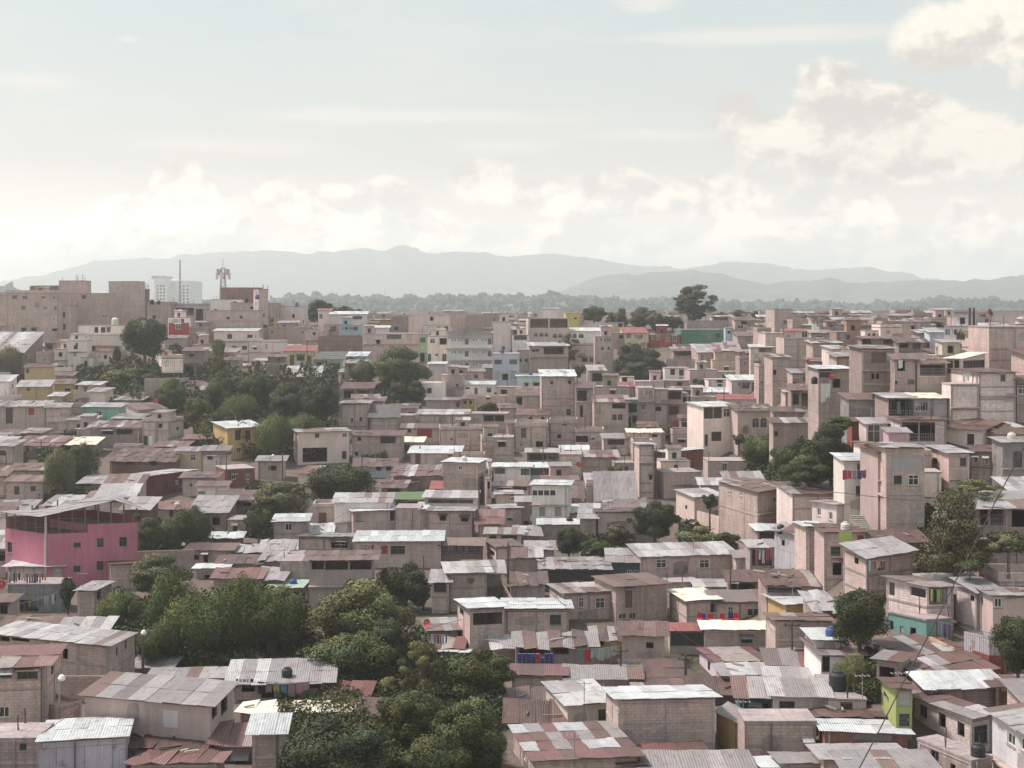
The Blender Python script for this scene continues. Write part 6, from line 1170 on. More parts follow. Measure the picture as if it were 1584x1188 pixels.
laundry('patterned sheets and a red cloth by the yellow fronted part', 893, 955, 1004, 18, d=111, n=6, cols=[(.2,.22,.2), (.45,.04,.06), (.3,.38,.36), (.38,.42,.44), (.32,.36,.38), (.45,.35,.4)], y1=999, wr=(.95, 1.1)); laundry('pale green and white cloths right of the patterned sheets', 965, 1002, 1022, 8, d=109, n=3, cols=[(.3,.4,.5), (.35,.45,.2), (.5,.5,.45)], wr=(1, 1.1))
laundry('orange and red clothes on the long block house in the dense middle', 886, 908, 677, 7, d=240, n=6); laundry('crimson and white cloths beside the rust awning block house', 972, 986, 601, 18, d=290, n=3, cols=[(.3,.03,.05), (.6,.58,.56)])
laundry('white sheets hanging over the cream awning shack', 1269, 1284, 593, 26, d=150.5, n=2, cols=[CLO[10]], wr=(1, 1.1)); laundry('dark and red clothes in the clothes balcony bay', 1375, 1411, 620, 20, d=152, n=6); laundry('white shirt in the washing doorway house', 1389, 1400, 557, 17, d=157, n=1, cols=[CLO[10]])
laundry('red cloth and clothes over the balcony railing on the right hill', 1303, 1340, 727, 15, d=126, n=5, cols=[(.40,.06,.10), (.42,.07,.12), CLO[7], CLO[2], CLO[3]], wr=(.9, 1.1)); laundry('big lime towel on the green towel house', 1296, 1317, 822, 18, d=117, n=1, cols=[(.42,.50,.16)], wr=(1, 1.1))
laundry('yellow and green clothes in the corner gallery', 1439, 1464, 911, 19, d=103, n=5, cols=[(.5,.48,.2), CLO[6], (.30,.55,.12), (.35,.25,.2), (.2,.25,.3)], off=-.1); laundry('purple and blue clothes hanging in the gap right of the turquoise ground floor', 1448, 1475, 960, 24, d=99, n=7, cols=[(.3,.05,.08), (.2,.22,.32), (.25,.26,.36), (.14,.08,.2), (.2,.2,.25)], y1=966)
laundry('clothes on the clothes shed by the courtyard', 1168, 1196, 850, 22, d=131, n=5, cols=[(.4,.12,.14), (.35,.42,.5), (.6,.55,.5), (.3,.1,.12)]); laundry('blue and white washing beside the greenhouse front', 1489, 1500, 577, 14, d=150, n=2, cols=[(.6,.6,.6)]); laundry('clothes before the laundry terrace under the apartment block', 750, 782, 641, 9, d=262, n=5, cols=[(.45,.2,.2), (.5,.45,.42)])
laundry('hanging red curtain on the cream roofed room', 1046, 1053, 926, 17, d=134, n=1, cols=[(.4,.03,.05)]); laundry('clothes inside the rust red gallery', 1058, 1086, 978, 17, d=122, n=6, off=-.2)
# chairs and crates
def chair(px, py, d, col, label):
    p = W(px, py, d); t = thing('plastic_chair', label, 'chair', p, 'plastic chairs on the terrace roof'); m_ = MB(); m_.box((-.22, -.22, .42), (.44, 0, 0), (0, .44, 0), (0, 0, .04)); m_.build('seat', 'paint', t, col)
    m_ = MB(); m_.box((-.22, .2, .46), (.44, 0, 0), (0, .04, 0), (0, .08, .45)); m_.build('backrest', 'paint', t, col)
    for x in (-.2, .17):
        for y in (-.2, .17): m_ = MB(); m_.box((x, y, 0), (.04, 0, 0), (0, .04, 0), (0, 0, .42)); m_.build('leg', 'paint', t, col)
for px, py, c_, nm in ((1083, 965, (.45,.02,.04), 'leftmost red plastic chair on the terrace roof'), (1088, 966, (.04,.05,.22), 'blue plastic chair beside the leftmost red one'), (1100, 966, (.45,.03,.05), 'red plastic chair in the middle left of the terrace roof'), (1118, 966, (.45,.03,.05), 'red plastic chair in the middle right of the terrace roof'), (1131, 965, (.03,.03,.10), 'dark blue plastic chair on the terrace roof'), (1139, 965, (.5,.02,.04), 'rightmost red plastic chair on the terrace roof')): chair(px, py, 123.5, c_, nm)
for i in range(8):
    col = (.05, .06, .22) if i not in (4,) else (.45, .04, .06); p = W(804 + i * 7, 1030, 109.5); t = thing('plastic_crate', ('red' if i == 4 else 'blue') + ' plastic crate stack before the ragged rust shack, %s' % ('at its left end', 'second from its left end', 'third from its left end', 'just left of the red one', 'in the row of blue ones', 'just right of the red one', 'second from its right end', 'at its right end')[i], 'crate', p, 'crates before the rust shack')
    for k in range(3 if i not in (5,) else 2):
        m_ = MB(); m_.box((-.15, 0, k * .32), (.3, 0, 0), (0, .3, 0), (0, 0, .28)); m_.box((-.12, -.01, k * .32 + .18), (.24, 0, 0), (0, .02, 0), (0, 0, .05)); m_.build('crate_box', 'paint', t, col)
# poles, lamps, cable
pole(741, 738, 812, 'tall dark utility pole at the head of the central alley'); pole(786, 840, 930, 'dark utility pole in the alley right of the tiny window house'); pole(649.5, 690, 716, 'short utility pole by the white capped block roof', arms=0)
pole(1060.5, 1012, 1065, 'utility pole behind the rust skylight house'); pole(78, 1062, 1118, 'short thick pole at the corner of the bottom left house', w=.2, arms=0); pole(9.5, 700, 745, 'slim pole by the left edge below the ragged red roof', arms=0, w=.08)
pole(63.5, 680, 722, 'pole through the ragged red roof shack', arms=0, w=.1); pole(437, 700, 750, 'pole at the foot of the yellow two-storey house', arms=0); pole(475, 525, 575, 'thin pole before the red parapet cream house', arms=0, w=.1); pole(1233, 660, 700, 'thin pole in the bushes of the right hill', arms=0, w=.06)
pole(1289, 590, 640, 'white standpipe beside the hanging white sheet', arms=0, w=.09, col=(.5,.46,.44)); pole(1325, 620, 650, 'white standpipe on the grey corrugated house', arms=0, w=.07, col=(.5,.46,.44)); pole(267, 843, 862, 'street lamp on a curved arm left of the wide rust terrace house', w=.06, arms=0, lamp=1.1, name='street_lamp', cat='street lamp', col=(.3,.28,.27))
pole(221, 980, 1045, 'round street lamp on a dark post beside the bamboo', w=.12, arms=0, lamp=.12, name='street_lamp', cat='street lamp'); pole(418, 706, 745, 'street lamp left of the cream lean-to', w=.08, arms=0, lamp=.4, name='street_lamp', cat='street lamp', col=(.3,.28,.27))
pole(1506.5, 476, 492, 'right one of two dark chimney pipes on the upper right rooftop room', w=.2, d=190, arms=0, name='chimney_pipe', cat='pipe'); pole(1500, 476, 492, 'left one of two dark chimney pipes on the upper right rooftop room', w=.2, d=190, arms=0, name='chimney_pipe', cat='pipe'); pole(92, 1050, 1068, 'street lamp at the corner of the faded red roofed house', w=.06, d=90, arms=0, lamp=.2, name='street_lamp', cat='street lamp', col=(.3,.28,.27))
pole(230, 828, 860, 'bare post on the wall right of the pink building', w=.06, arms=0); pole(1296, 715, 735, 'white garden lamp in the bushes left of the red cloth balcony', w=.05, arms=0, lamp=.1, name='street_lamp', cat='street lamp', col=(.4,.38,.36))
def cable(label, pts, rad, n=3):
    P_ = [W(*p) for p in pts]; o = P_[0]; m_ = MB(); Q = []
    for a, b in zip(P_[:-1], P_[1:]):
        for k in range(8): q = k / 8; Q.append(a.lerp(b, q) - o - Vector((0, 0, .012 * (b - a).length * 4 * q * (1 - q))))
    Q.append(P_[-1] - o); m_.tube(Q, rad, 5); t = m_.build('power_cable', 'paint', None, (.035, .03, .035), origin=None); t.location = o; tag(t, label, 'cable')
cable('dark slanting power cable crossing the right side from the top right down to the bottom', [(1600, 660, 62), (1540, 775, 60), (1475, 905, 58), (1395, 1060, 56), (1320, 1205, 54)], .026)
for i, (nm, pts) in enumerate((('thin wire over the fields right of the white two-windowed cottage', [(105, 628, 250), (300, 655, 235), (440, 668, 232), (700, 694, 225)]), ('thin wire from the tall tin patched house to the willow', [(1218, 750, 130), (1310, 763, 121), (1470, 776, 112), (1600, 790, 106)]), ('upper wire in front of the dark garage house', [(395, 662, 232), (560, 675, 228), (690, 692, 222)]), ('wire from the alley pole to the balcony wing', [(786, 842, 152), (840, 905, 135), (905, 960, 122)]))): cable(nm, pts, .03)
# walls and stairs
wall('pale wall with pierced diamond blocks behind the ochre wing', 113, 603, 172, 601, 0, 618, 614, c='of', holes=True); wall('diamond lattice balcony front of the dark garage house', 511, 682, 540, 684, 0, 692, 693, c='cr', w='p', holes=True, d0=236, d1=236)
wall('pierced white block railing of the white balcony tower', 1089, 650, 1139, 651, 0, 664, 664, c='of', w='p', holes=True, d0=246.5, d1=246.8); wall('tan lattice screen on the lattice front house', 648, 644, 676, 644, 0, 653, 653, c='cr', w='p', holes=True, d0=263, d1=263)
wall('balustrade of the awning house', 513, 496, 566, 497, 0, 503, 503, c='bd', w='c', holes=True, d0=366, d1=366); wall('balustrade of the balcony house left of the dark tree', 250, 556, 283, 556, 0, 565, 565, c='of', w='c', holes=True, d0=283, d1=283)
wall('long rust stained tin fence below the grey corrugated terrace', 18, 953, 112, 953, 0, 972, 972, w='t', c=(.14,.05,.045), name='fence', cat='fence'); wall('grey block wall right of the rust stained tin fence', 113, 954, 136, 955, 0, 972, 972)
wall('retaining wall above the trees right of the pink building', 212, 853, 300, 850, 0, 880, 878, c='b2'); wall('sloping courtyard block wall above the big leafed bush', 1078, 790, 1160, 812, 0, 822, 850, c='b3'); wall('lower courtyard block wall right of the big leafed bush', 1125, 811, 1172, 816, 0, 850, 850, c='b2')
wall('retaining wall under the two cream cottages', 186, 541, 252, 556, 0, 566, 575, c='b2'); wall('stone retaining wall below the long grey tin roofed house', 92, 1046, 178, 1046, 0, 1085, 1085, c='b2'); wall('garden wall above the long patchwork roof', 1437, 985, 1475, 1003, 0, 1000, 1018, c='bei')
wall('block wall corner at the right end below the log edged shed', 1556, 1054, 1600, 1056, 0, 1080, 1080, c='bd'); wall('low alley wall right of the tiny window house', 762, 880, 790, 925, 0, 900, 950, c='bd'); wall('grey retaining wall under the garage house street', 400, 742, 452, 746, 0, 760, 760, c='gr', w='c')
def stairs(x0, x1, yt, yb, d0, d1, n, label):
    a = W(x0, yb, d0); b = W(x0, yt, d1); wdt = (x1 - x0) / FPX * d0; t = thing('outdoor_stairs', label, 'stairs', a)
    for k in range(n):
        q = k / n; m_ = MB(); m_.box((0, (b.y - a.y) * q, (b.z - a.z) * q - .6), (wdt, 0, 0), (0, (b.y - a.y) / n + .05, 0), (0, 0, .6 + (b.z - a.z) / n)); m_.build('step', 'concrete', t, (.30, .27, .23))
stairs(1345, 1366, 797, 846, 120, 127, 16, 'steep concrete stairs climbing between the block houses on the right hill')
# ================================================================ trees
T = tree
T('round dark tree standing alone behind the left slope, beside the tall square tower', 224, 486, 560, 38, 572, g='dark', d=296)
T('dark round tree on the skyline left of the salmon corner room', 493, 461, 500, 25, 505, g='dark', d=395); T('small loose tree right of the round skyline tree', 532, 471, 492, 16, 498, g='olive', d=400); T('tiny tree at the right end of the skyline tree pair', 553, 476, 488, 10, 494, kind='small', g='olive', d=400)
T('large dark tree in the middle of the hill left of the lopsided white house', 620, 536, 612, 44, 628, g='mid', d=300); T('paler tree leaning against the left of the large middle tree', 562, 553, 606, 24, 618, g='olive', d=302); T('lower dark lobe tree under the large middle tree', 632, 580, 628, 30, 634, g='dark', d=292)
T('pale green tree standing up out of the left thicket', 338, 523, 600, 20, 620, g='light', kind='conifer', d=285); T('bright thicket tree below the pale pointed tree', 345, 568, 640, 32, 650, g='mid'); T('dark thicket tree at the top of the left wood', 395, 575, 640, 36, 650, g='dark'); T('dark tree at the right edge of the left wood', 495, 590, 668, 34, 680, g='dark'); T('middle tree of the left wood', 445, 592, 660, 36, 675, g='dark')
T('light bamboo like tree low in the left wood', 425, 640, 705, 34, 715, g='bam', kind='plume'); T('light feathery tree low at the right of the left wood', 470, 640, 690, 34, 700, g='mid', kind='plume'); T('leafy tree at the left foot of the left wood', 370, 610, 665, 34, 672, g='mid', kind='plume'); T('bushy tree beside the orange red tank', 305, 610, 668, 24, 676, g='mid'); T('low tree between the rust shack and the left wood', 280, 640, 670, 16, 676, kind='small', g='mid')
T('dense low tree left of the shack on the green slope', 262, 585, 640, 26, 645, g='mid'); T('bright bush tree under the grassy slope', 185, 568, 600, 30, 606, kind='small', g='light'); T('dark bush below the big dark skyline tree', 225, 560, 596, 34, 600, g='mid', kind='small'); T('small tree in front of the cream cottages', 181, 530, 572, 7, 576, kind='small', g='dark'); T('dark tree standing right above the yellow two-storey house', 330, 640, 672, 18, 676, g='dark', d=247)
T('light willow like tree in the gap left of the long rust shack', 92, 692, 768, 26, 776, g='light', kind='plume'); T('darker tree behind the light willow like tree at left', 125, 686, 745, 22, 755, g='mid'); T('shrub under the ragged red roof shack', 15, 700, 725, 22, 730, kind='bush', g='mid', name='shrub', cat='shrub'); T('tall grass clump tree at the far left below the curved tin barn', 14, 535, 582, 26, 588, g='olive', kind='plume'); T('dark shrub right of the tall grass clump', 55, 550, 568, 18, 572, kind='bush', g='mid', name='shrub', cat='shrub')
T('big round dark tree right of the light olive tree in the centre left', 525, 714, 785, 66, 790, g='dark', dy=.8); T('light olive tree left of the big round dark tree', 428, 745, 805, 45, 812, g='olive'); T('low tree at the left foot of the olive tree', 400, 780, 832, 22, 838, g='mid'); T('bright tree right of the pink building', 232, 800, 858, 24, 868, g='mid'); T('taller bright tree left of the cistern house', 298, 782, 846, 30, 855, g='mid', kind='plume'); T('leafy tree behind the street lamp right of the pink building', 262, 800, 850, 26, 862, g='mid'); T('small bush in front of the pink building', 47, 843, 872, 26, 874, kind='bush', g='mid', name='shrub', cat='shrub')
T('small palm like bush behind the pink building roof', 188, 760, 775, 14, 780, kind='bush', g='light', name='shrub', cat='shrub'); T('slim dark tree between the laundry house and the patched tin block house', 105, 884, 945, 13, 952, g='dark', kind='small'); T('thick yellowish bush beside the alley head', 592, 690, 716, 12, 722, kind='bush', g='olive', name='shrub', cat='shrub')
T('dark small tree on the left edge of the bamboo by the pink building', 245, 855, 925, 50, 940, g='olive'); T('bamboo clump at the far left of the bamboo grove', 185, 915, 975, 42, 985, g='bam', kind='plume'); T('second bamboo clump from the left with a tall head', 262, 885, 1005, 46, 1010, g='bam', kind='plume'); T('bright bamboo clump in the centre of the grove', 300, 920, 1025, 56, 1030, g='bam', kind='plume', d=115); T('tall bamboo clump with a rounded head at the right of the grove', 372, 892, 1010, 52, 1018, g='bam', kind='plume'); T('dark bamboo clump behind the ribbed white roof', 420, 915, 1020, 50, 1026, g='bam', kind='plume', d=116); T('low bamboo clump at the front left beside the street lamp', 245, 965, 1025, 40, 1030, g='mid', kind='plume', d=113); T('broad yellow green tree between the bamboo and the ravine tree', 430, 900, 985, 48, 1000, g='light')
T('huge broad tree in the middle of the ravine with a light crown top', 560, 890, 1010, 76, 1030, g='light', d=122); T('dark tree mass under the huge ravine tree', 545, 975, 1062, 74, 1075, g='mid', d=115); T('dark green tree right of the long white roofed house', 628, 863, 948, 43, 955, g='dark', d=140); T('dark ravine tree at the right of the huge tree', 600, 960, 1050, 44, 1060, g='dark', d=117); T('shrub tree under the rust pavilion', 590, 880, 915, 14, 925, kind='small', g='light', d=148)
T('pale big leafed tree between the ravine and the red dish house', 655, 985, 1090, 38, 1100, g='yel', kind='sparse', d=112); T('dark tree in front of the broad white roof house', 740, 995, 1090, 56, 1100, g='mid', d=107); T('middle tree at the bottom of the ravine', 635, 1060, 1165, 54, 1175, g='mid', d=101); T('large dark tree at the bottom centre', 730, 1072, 1190, 60, 1210, g='mid', d=92); T('low light tree at the very bottom of the ravine', 680, 1130, 1210, 60, 1225, g='mid', d=88); T('dark broad tree at the bottom in front of the white roofed small house', 515, 1098, 1215, 88, 1240, g='dark', d=86); T('low banana like plant in the ravine bed', 600, 1040, 1080, 22, 1090, kind='bush', g='yel', name='shrub', cat='shrub', d=108)
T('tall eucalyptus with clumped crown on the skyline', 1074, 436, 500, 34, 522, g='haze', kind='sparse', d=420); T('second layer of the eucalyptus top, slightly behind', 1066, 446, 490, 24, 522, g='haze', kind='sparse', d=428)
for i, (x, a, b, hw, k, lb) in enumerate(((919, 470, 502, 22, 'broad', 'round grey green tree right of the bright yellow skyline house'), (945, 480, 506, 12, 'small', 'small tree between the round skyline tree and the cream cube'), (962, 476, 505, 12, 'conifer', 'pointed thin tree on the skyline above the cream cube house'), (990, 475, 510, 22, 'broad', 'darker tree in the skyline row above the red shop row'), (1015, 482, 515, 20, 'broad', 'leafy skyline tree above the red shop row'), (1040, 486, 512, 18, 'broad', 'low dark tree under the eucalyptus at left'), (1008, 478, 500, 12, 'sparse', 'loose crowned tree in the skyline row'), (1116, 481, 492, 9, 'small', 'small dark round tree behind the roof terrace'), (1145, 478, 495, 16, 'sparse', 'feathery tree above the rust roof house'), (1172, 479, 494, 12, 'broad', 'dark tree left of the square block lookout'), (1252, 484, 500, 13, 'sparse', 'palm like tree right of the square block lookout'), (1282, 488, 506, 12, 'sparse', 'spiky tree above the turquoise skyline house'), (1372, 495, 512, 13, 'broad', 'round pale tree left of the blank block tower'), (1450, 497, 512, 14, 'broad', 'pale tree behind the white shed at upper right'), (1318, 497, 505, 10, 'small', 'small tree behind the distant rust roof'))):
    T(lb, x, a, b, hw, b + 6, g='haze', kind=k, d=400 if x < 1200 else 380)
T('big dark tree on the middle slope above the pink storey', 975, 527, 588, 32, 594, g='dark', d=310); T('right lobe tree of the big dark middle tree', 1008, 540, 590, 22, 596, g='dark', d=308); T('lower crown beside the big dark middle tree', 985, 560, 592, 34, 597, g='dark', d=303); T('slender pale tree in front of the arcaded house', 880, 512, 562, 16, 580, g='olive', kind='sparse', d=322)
T('dark bush at the foot of the slender pale tree', 893, 560, 586, 13, 592, kind='small', g='mid', d=300); T('small round bush tree right of the white door house', 783, 600, 614, 8, 616, kind='small', g='mid', d=284); T('dark shrub under the white balcony tower dish', 1035, 655, 682, 12, 688, kind='small', g='mid'); T('small tree right of the white fronted row', 1080, 582, 604, 12, 608, kind='small', g='mid', d=287); T('shrubs below the small ochre house', 755, 618, 650, 22, 654, kind='small', g='dark', d=270)
T('shrub beside the pinkish red roof house', 952, 715, 748, 18, 752, kind='small', g='mid'); T('low bush in front of the tin roofed shed', 852, 695, 716, 18, 720, kind='bush', g='mid', name='shrub', cat='shrub'); T('big round dark tree in the centre right above the ribbed roof', 1013, 768, 842, 37, 848, g='dark', d=168); T('light big leafed bush right of the round dark tree', 1085, 810, 850, 38, 856, kind='small', g='light', d=162); T('second big leafed bush further right by the courtyard wall', 1115, 818, 852, 26, 857, kind='small', g='mid', d=160); T('small tree in the courtyard below the white fascia house', 1098, 760, 790, 13, 806, kind='small', g='mid', d=168)
T('bushy tree left of the round dark tree in the centre right', 955, 806, 845, 20, 852, kind='small', g='olive', d=168); T('dark conifer like tree left of the ribbed roof house', 880, 812, 864, 26, 870, g='dark', kind='broad', d=160); T('low shrub between the conifer like tree and the dark hall', 928, 835, 855, 20, 860, kind='bush', g='mid', name='shrub', cat='shrub', d=163)
T('leafy thicket below the twin arch house', 1180, 668, 735, 36, 742, g='mid', d=205); T('dark thicket left part under the bush top wall', 1225, 680, 745, 34, 750, g='mid', d=165); T('tall dark thicket tree at the right of the hill garden', 1285, 655, 740, 34, 748, g='dark', d=150); T('light thicket at the base of the hill garden', 1250, 700, 752, 44, 756, g='mid', d=150); T('palm crested shrub on the edge of the twin arch house', 1143, 668, 690, 12, 700, kind='small', g='olive', d=215); T('dark creeper beside the dark old block house', 1330, 570, 614, 13, 620, g='mid', kind='bush', name='shrub', cat='shrub'); T('shrub hanging over the bush top wall', 1300, 640, 668, 22, 674, kind='small', g='mid', d=152)
T('wide feathery willow like tree between the block houses at right', 1478, 752, 888, 62, 895, g='olive', kind='conifer', d=107); T('upper wispy crown behind the willow like tree', 1510, 735, 800, 42, 850, g='light', kind='sparse', d=113); T('climbing shrub on the right edge gallery house', 1560, 815, 862, 34, 870, g='olive', kind='small', d=105); T('small dark bush at the foot of the willow like tree', 1500, 860, 892, 22, 898, kind='bush', g='mid', name='shrub', cat='shrub', d=104)
T('dense dark round street tree with a bare trunk in the lower right', 1330, 905, 1008, 49, 1030, g='dark', d=98.5); T('bright fern leaved bush under the round street tree', 1320, 1012, 1078, 34, 1082, g='light', kind='plume', d=94); T('dark street tree cut by the right edge', 1575, 948, 1042, 44, 1060, g='dark', d=89)
# ================================================================ more small houses between the described ones
from mathutils import geometry
def overlaps(poly):
    c = sum((p for p in poly), Vector((0, 0))) / 4
    for q in FOOT:
        qc = sum(q, Vector((0, 0))) / 4
        if (qc - c).length > 14: continue
        for p in poly + [c]:
            if geometry.intersect_point_quad_2d(p, *q): return True
        for p in list(q) + [qc]:
            if geometry.intersect_point_quad_2d(p, *poly): return True
    return False
rf = random.Random(21); LM = [hh for hh in HOUSES if hh[4]]; used = set(); nfill = 0
GREEN = [(170, 700, 250, 600), (100, 560, 260, 625), (270, 600, 520, 700), (210, 790, 335, 850), (380, 745, 590, 800), (150, 890, 480, 1035), (430, 900, 660, 1188), (600, 985, 780, 1188), (1160, 660, 1340, 750), (1420, 750, 1510, 888), (1285, 905, 1385, 1075), (0, 540, 40, 585), (975, 765, 1050, 845), (1050, 810, 1140, 850), (570, 560, 660, 635), (60, 690, 150, 770), (945, 530, 1030, 590), (190, 485, 262, 565)]
mask = np.zeros((1300, 1700), dtype=np.int16)      # nearest base row of the described things over each pixel
def mark(x0, y0, x1, y1, b):
    x0, x1, y0, y1 = [int(max(0, v)) for v in (x0 + 40, x1 + 40, y0, y1)]; mask[y0:y1, x0:x1] = np.maximum(mask[y0:y1, x0:x1], int(b))
for hh in HOUSES: mark(hh[0], hh[2] - (hh[3] - hh[2]) * .3, hh[1], hh[3] - (hh[3] - hh[2]) * .12, hh[3])
for tt in TREES: mark(tt[0] + 4, tt[2] + 3, tt[1] - 4, tt[3] - 3, tt[3])
yy = 497.0
while yy < 1185:
    scale = FPX / dfun(700, yy); xx = -30 + rf.uniform(0, 20)
    while xx < 1600:
        sc = FPX / dfun(xx, yy); wpx = rf.uniform(2.6, 5.0) * sc; hpx = rf.uniform(2.1, 3.0 if yy > 515 else 2.3) * sc
        if yy > 530 and rf.random() < (.5 if yy < 780 else .2): hpx *= 1.9
        if not any(a < xx + wpx / 2 < c and b < yy < d for a, b, c, d in GREEN) and nfill < 900:
            d = dfun(xx + wpx / 2, yy); A = W(xx, yy, d); B = W(xx + wpx, yy, d); dep = rf.uniform(3, 4.6); poly = [A.to_2d(), B.to_2d(), Vector((B.x, B.y + dep)), Vector((A.x, A.y + dep))]
            _k = CZ - (yy - hpx - HY) / FPX * dfun(xx, yy) + .8; ytop_ = HY + (CZ - _k) * FPX / (dfun(xx, yy) + 4)
            sub_ = mask[int(min(ytop_, yy - hpx)):int(yy), int(max(0, xx + 40)):int(max(1, xx + wpx + 40))]
            if sub_.size and (np.mean((sub_ > 0) & (sub_ < yy + 2)) > (.15 if yy < 850 else .10) or np.mean(sub_ > 0) > .85): xx += 4; continue
            if not overlaps(poly):
                rk = rf.choice('LLGMRRRMGFFT' if yy > 760 else 'FFFFLGMRRG'); wk = rf.choice(['b', 'b', 'b', 'p', 'w', 't'] if rk != 'F' else ['b', 'b', 'p', 'p']); ck = {'b': rf.choice(['b', 'b2', 'b3']), 'p': rf.choice(['lg', 'of', 'b3', 'of', 'b', 'b2', rf.choice(['sal', 'lb', 'cr', 'b2'])]), 'w': 'b3', 't': rf.choice(['gr', 'bd', 'br'])}[wk]
                mx, my = xx + wpx / 2, yy - hpx / 2; near = sorted(LM, key=lambda q: ((q[0] + q[1]) / 2 - mx) ** 2 + 2 * ((q[2] + q[3]) / 2 - my) ** 2)
                wn = {'b': 'bare block', 'p': {'lg': 'grey rendered', 'of': 'off-white', 'b3': 'pale rendered', 'lb': 'bluish white', 'cr': 'cream', 'sal': 'salmon', 'b2': 'brownish', 'b': 'beige rendered'}.get(ck, 'rendered'), 'w': 'whitewashed block', 't': {'gr': 'grey tin sided', 'bd': 'dark tin sided', 'br': 'brown tin sided'}.get(ck, 'tin')}[wk]
                rn_ = {'L': 'pale tin roof', 'G': 'grey tin roof', 'M': 'mixed rust roof', 'R': 'rust roof', 'W': 'bright white roof', 'F': 'flat roof', 'T': 'pinkish red roof'}[rk]
                for L_ in near[:9]:
                    ax, ay = (L_[0] + L_[1]) / 2, (L_[2] + L_[3]) / 2; dx, dy = mx - ax, my - ay
                    rel = ('right of' if dx > 0 else 'left of') if abs(dx) > abs(dy) * 1.2 else ('below' if dy > 0 else 'behind')
                    lab = f'{wn} house with {rn_} {rel} {L_[4]}'
                    if lab not in used: break
                used.add(lab); nfill += 1
                h(lab, xx, xx + wpx, yy - hpx, yy, w=wk, c=ck, r=rk, D=dep, n=None, group='small houses filling the hillside', rise=(rf.uniform(.3, 1.0 if yy > 760 else .5) if rk != 'F' else None), s=None, rag=.35 if rk in 'RMT' else None, d=d, over=.5)
        xx += wpx + rf.uniform(.2, 2.0) * sc
    yy += rf.uniform(2.4, 3.4) * FPX / dfun(700, yy) * .42
print('houses', len(HOUSES), 'fill', nfill)
POLE_L = ['dark utility pole in the dense middle left of the rust awning block house', 'dark utility pole beside the narrow tall block house', 'bare pole above the red curtain room roof', 'utility pole behind the dark garage house', 'slim bare pole left of the tiny window house', 'utility pole between the white fascia house and the ragged grey roof house', 'bare pole at the open white window house', 'utility pole left of the rust skylight house', 'bare pole left of the white balcony tower top', 'utility pole near the pinkish red roof house', 'bare pole below the yellow two-storey house', 'utility pole at the two band block house', 'bare pole at the long middle block wall']
# ---- clutter on and between the roofs
rc = random.Random(77); named = [q for q in HOUSES if q[4] and q[3] > 505 and q[4] not in ('pink building', 'apartment block')]; rc.shuffle(named)
def roofpt(q, f): px = q[0] + (q[1] - q[0]) * f; d = dfun(px, q[3]); return px, q[2], d
for i, q in enumerate(named[:16]):
    px, py, d = roofpt(q, rc.uniform(.2, .8)); tank(px, py - .05 * FPX / d, .75, ('black', 'blue', 'black', 'white')[i % 4] + ' water tank on the roof of the ' + q[4], ((.03,.03,.035), (.05,.09,.25), (.03,.03,.035), (.55,.53,.5))[i % 4], d=d + 1.6)
for i, q in enumerate(named[16:52]):
    px, py, d = roofpt(q, rc.uniform(.1, .9)); hh_ = rc.uniform(1.0, 1.9); p = W(px, py, d + 1.2); t = thing('rooftop_antenna', 'thin television antenna on the roof of the ' + q[4], 'antenna', p, 'television antennas on the roofs'); m_ = MB(); m_.tube([(0, 0, -.6), (0, 0, hh_)], .03, 5); m_.build('mast', 'paint', t, (.28, .25, .25)); m_ = MB(); m_.box((-.5, 0, hh_ * .9), (1.0, 0, 0), (0, .03, 0), (0, 0, .03))
    for k in range(4): m_.box((-.45 + k * .28, -.25, hh_ * .9 + .005), (.03, 0, 0), (0, .5, 0), (0, 0, .02))
    m_.build('crossbars', 'paint', t, (.3, .28, .28))
for i, q in enumerate([q for q in named[52:] if q[3] < 1000 and q[5].get('category') == 'house'][:12]):
    w_ = min(q[1] - q[0], 34); x_ = q[0] + 2; d = dfun(x_, q[3]); laundry('clothes hung across the front of the ' + q[4], x_, x_ + w_ * .8, q[2] + 5 * 12 / max(12, d / 14), 1.0 * FPX / d * .8, d=d * .97, n=rc.randint(4, 8))
for i in range(22):
    a = named[(i * 7) % len(named)]; b = min((q for q in named if 60 < abs(q[0] - a[0]) < 260 and abs(q[2] - a[2]) < 60), key=lambda q: abs(q[0] - a[0]) + rc.uniform(0, 90), default=None)
    if b is None: continue
    da, db = dfun(a[0], a[3]) * .985, dfun(b[0], b[3]) * .985; cable(f'thin sagging wire from the {a[4]} to the {b[4]}'[:110], [(a[0] + 4, a[2] - 6, da), (b[0] + 4, b[2] - 6, db)], .018)
for i, (px, yt, yb_) in enumerate(((905, 640, 690), (1015, 690, 770), (1130, 880, 940), (560, 700, 760), (655, 860, 940), (1208, 740, 810), (1440, 620, 690), (960, 1000, 1060), (1120, 600, 660), (840, 690, 740), (350, 700, 760), (1225, 960, 1030), (700, 640, 690))): pole(px, yt, yb_, POLE_L[i], arms=1 if i % 2 else 0, w=.1)
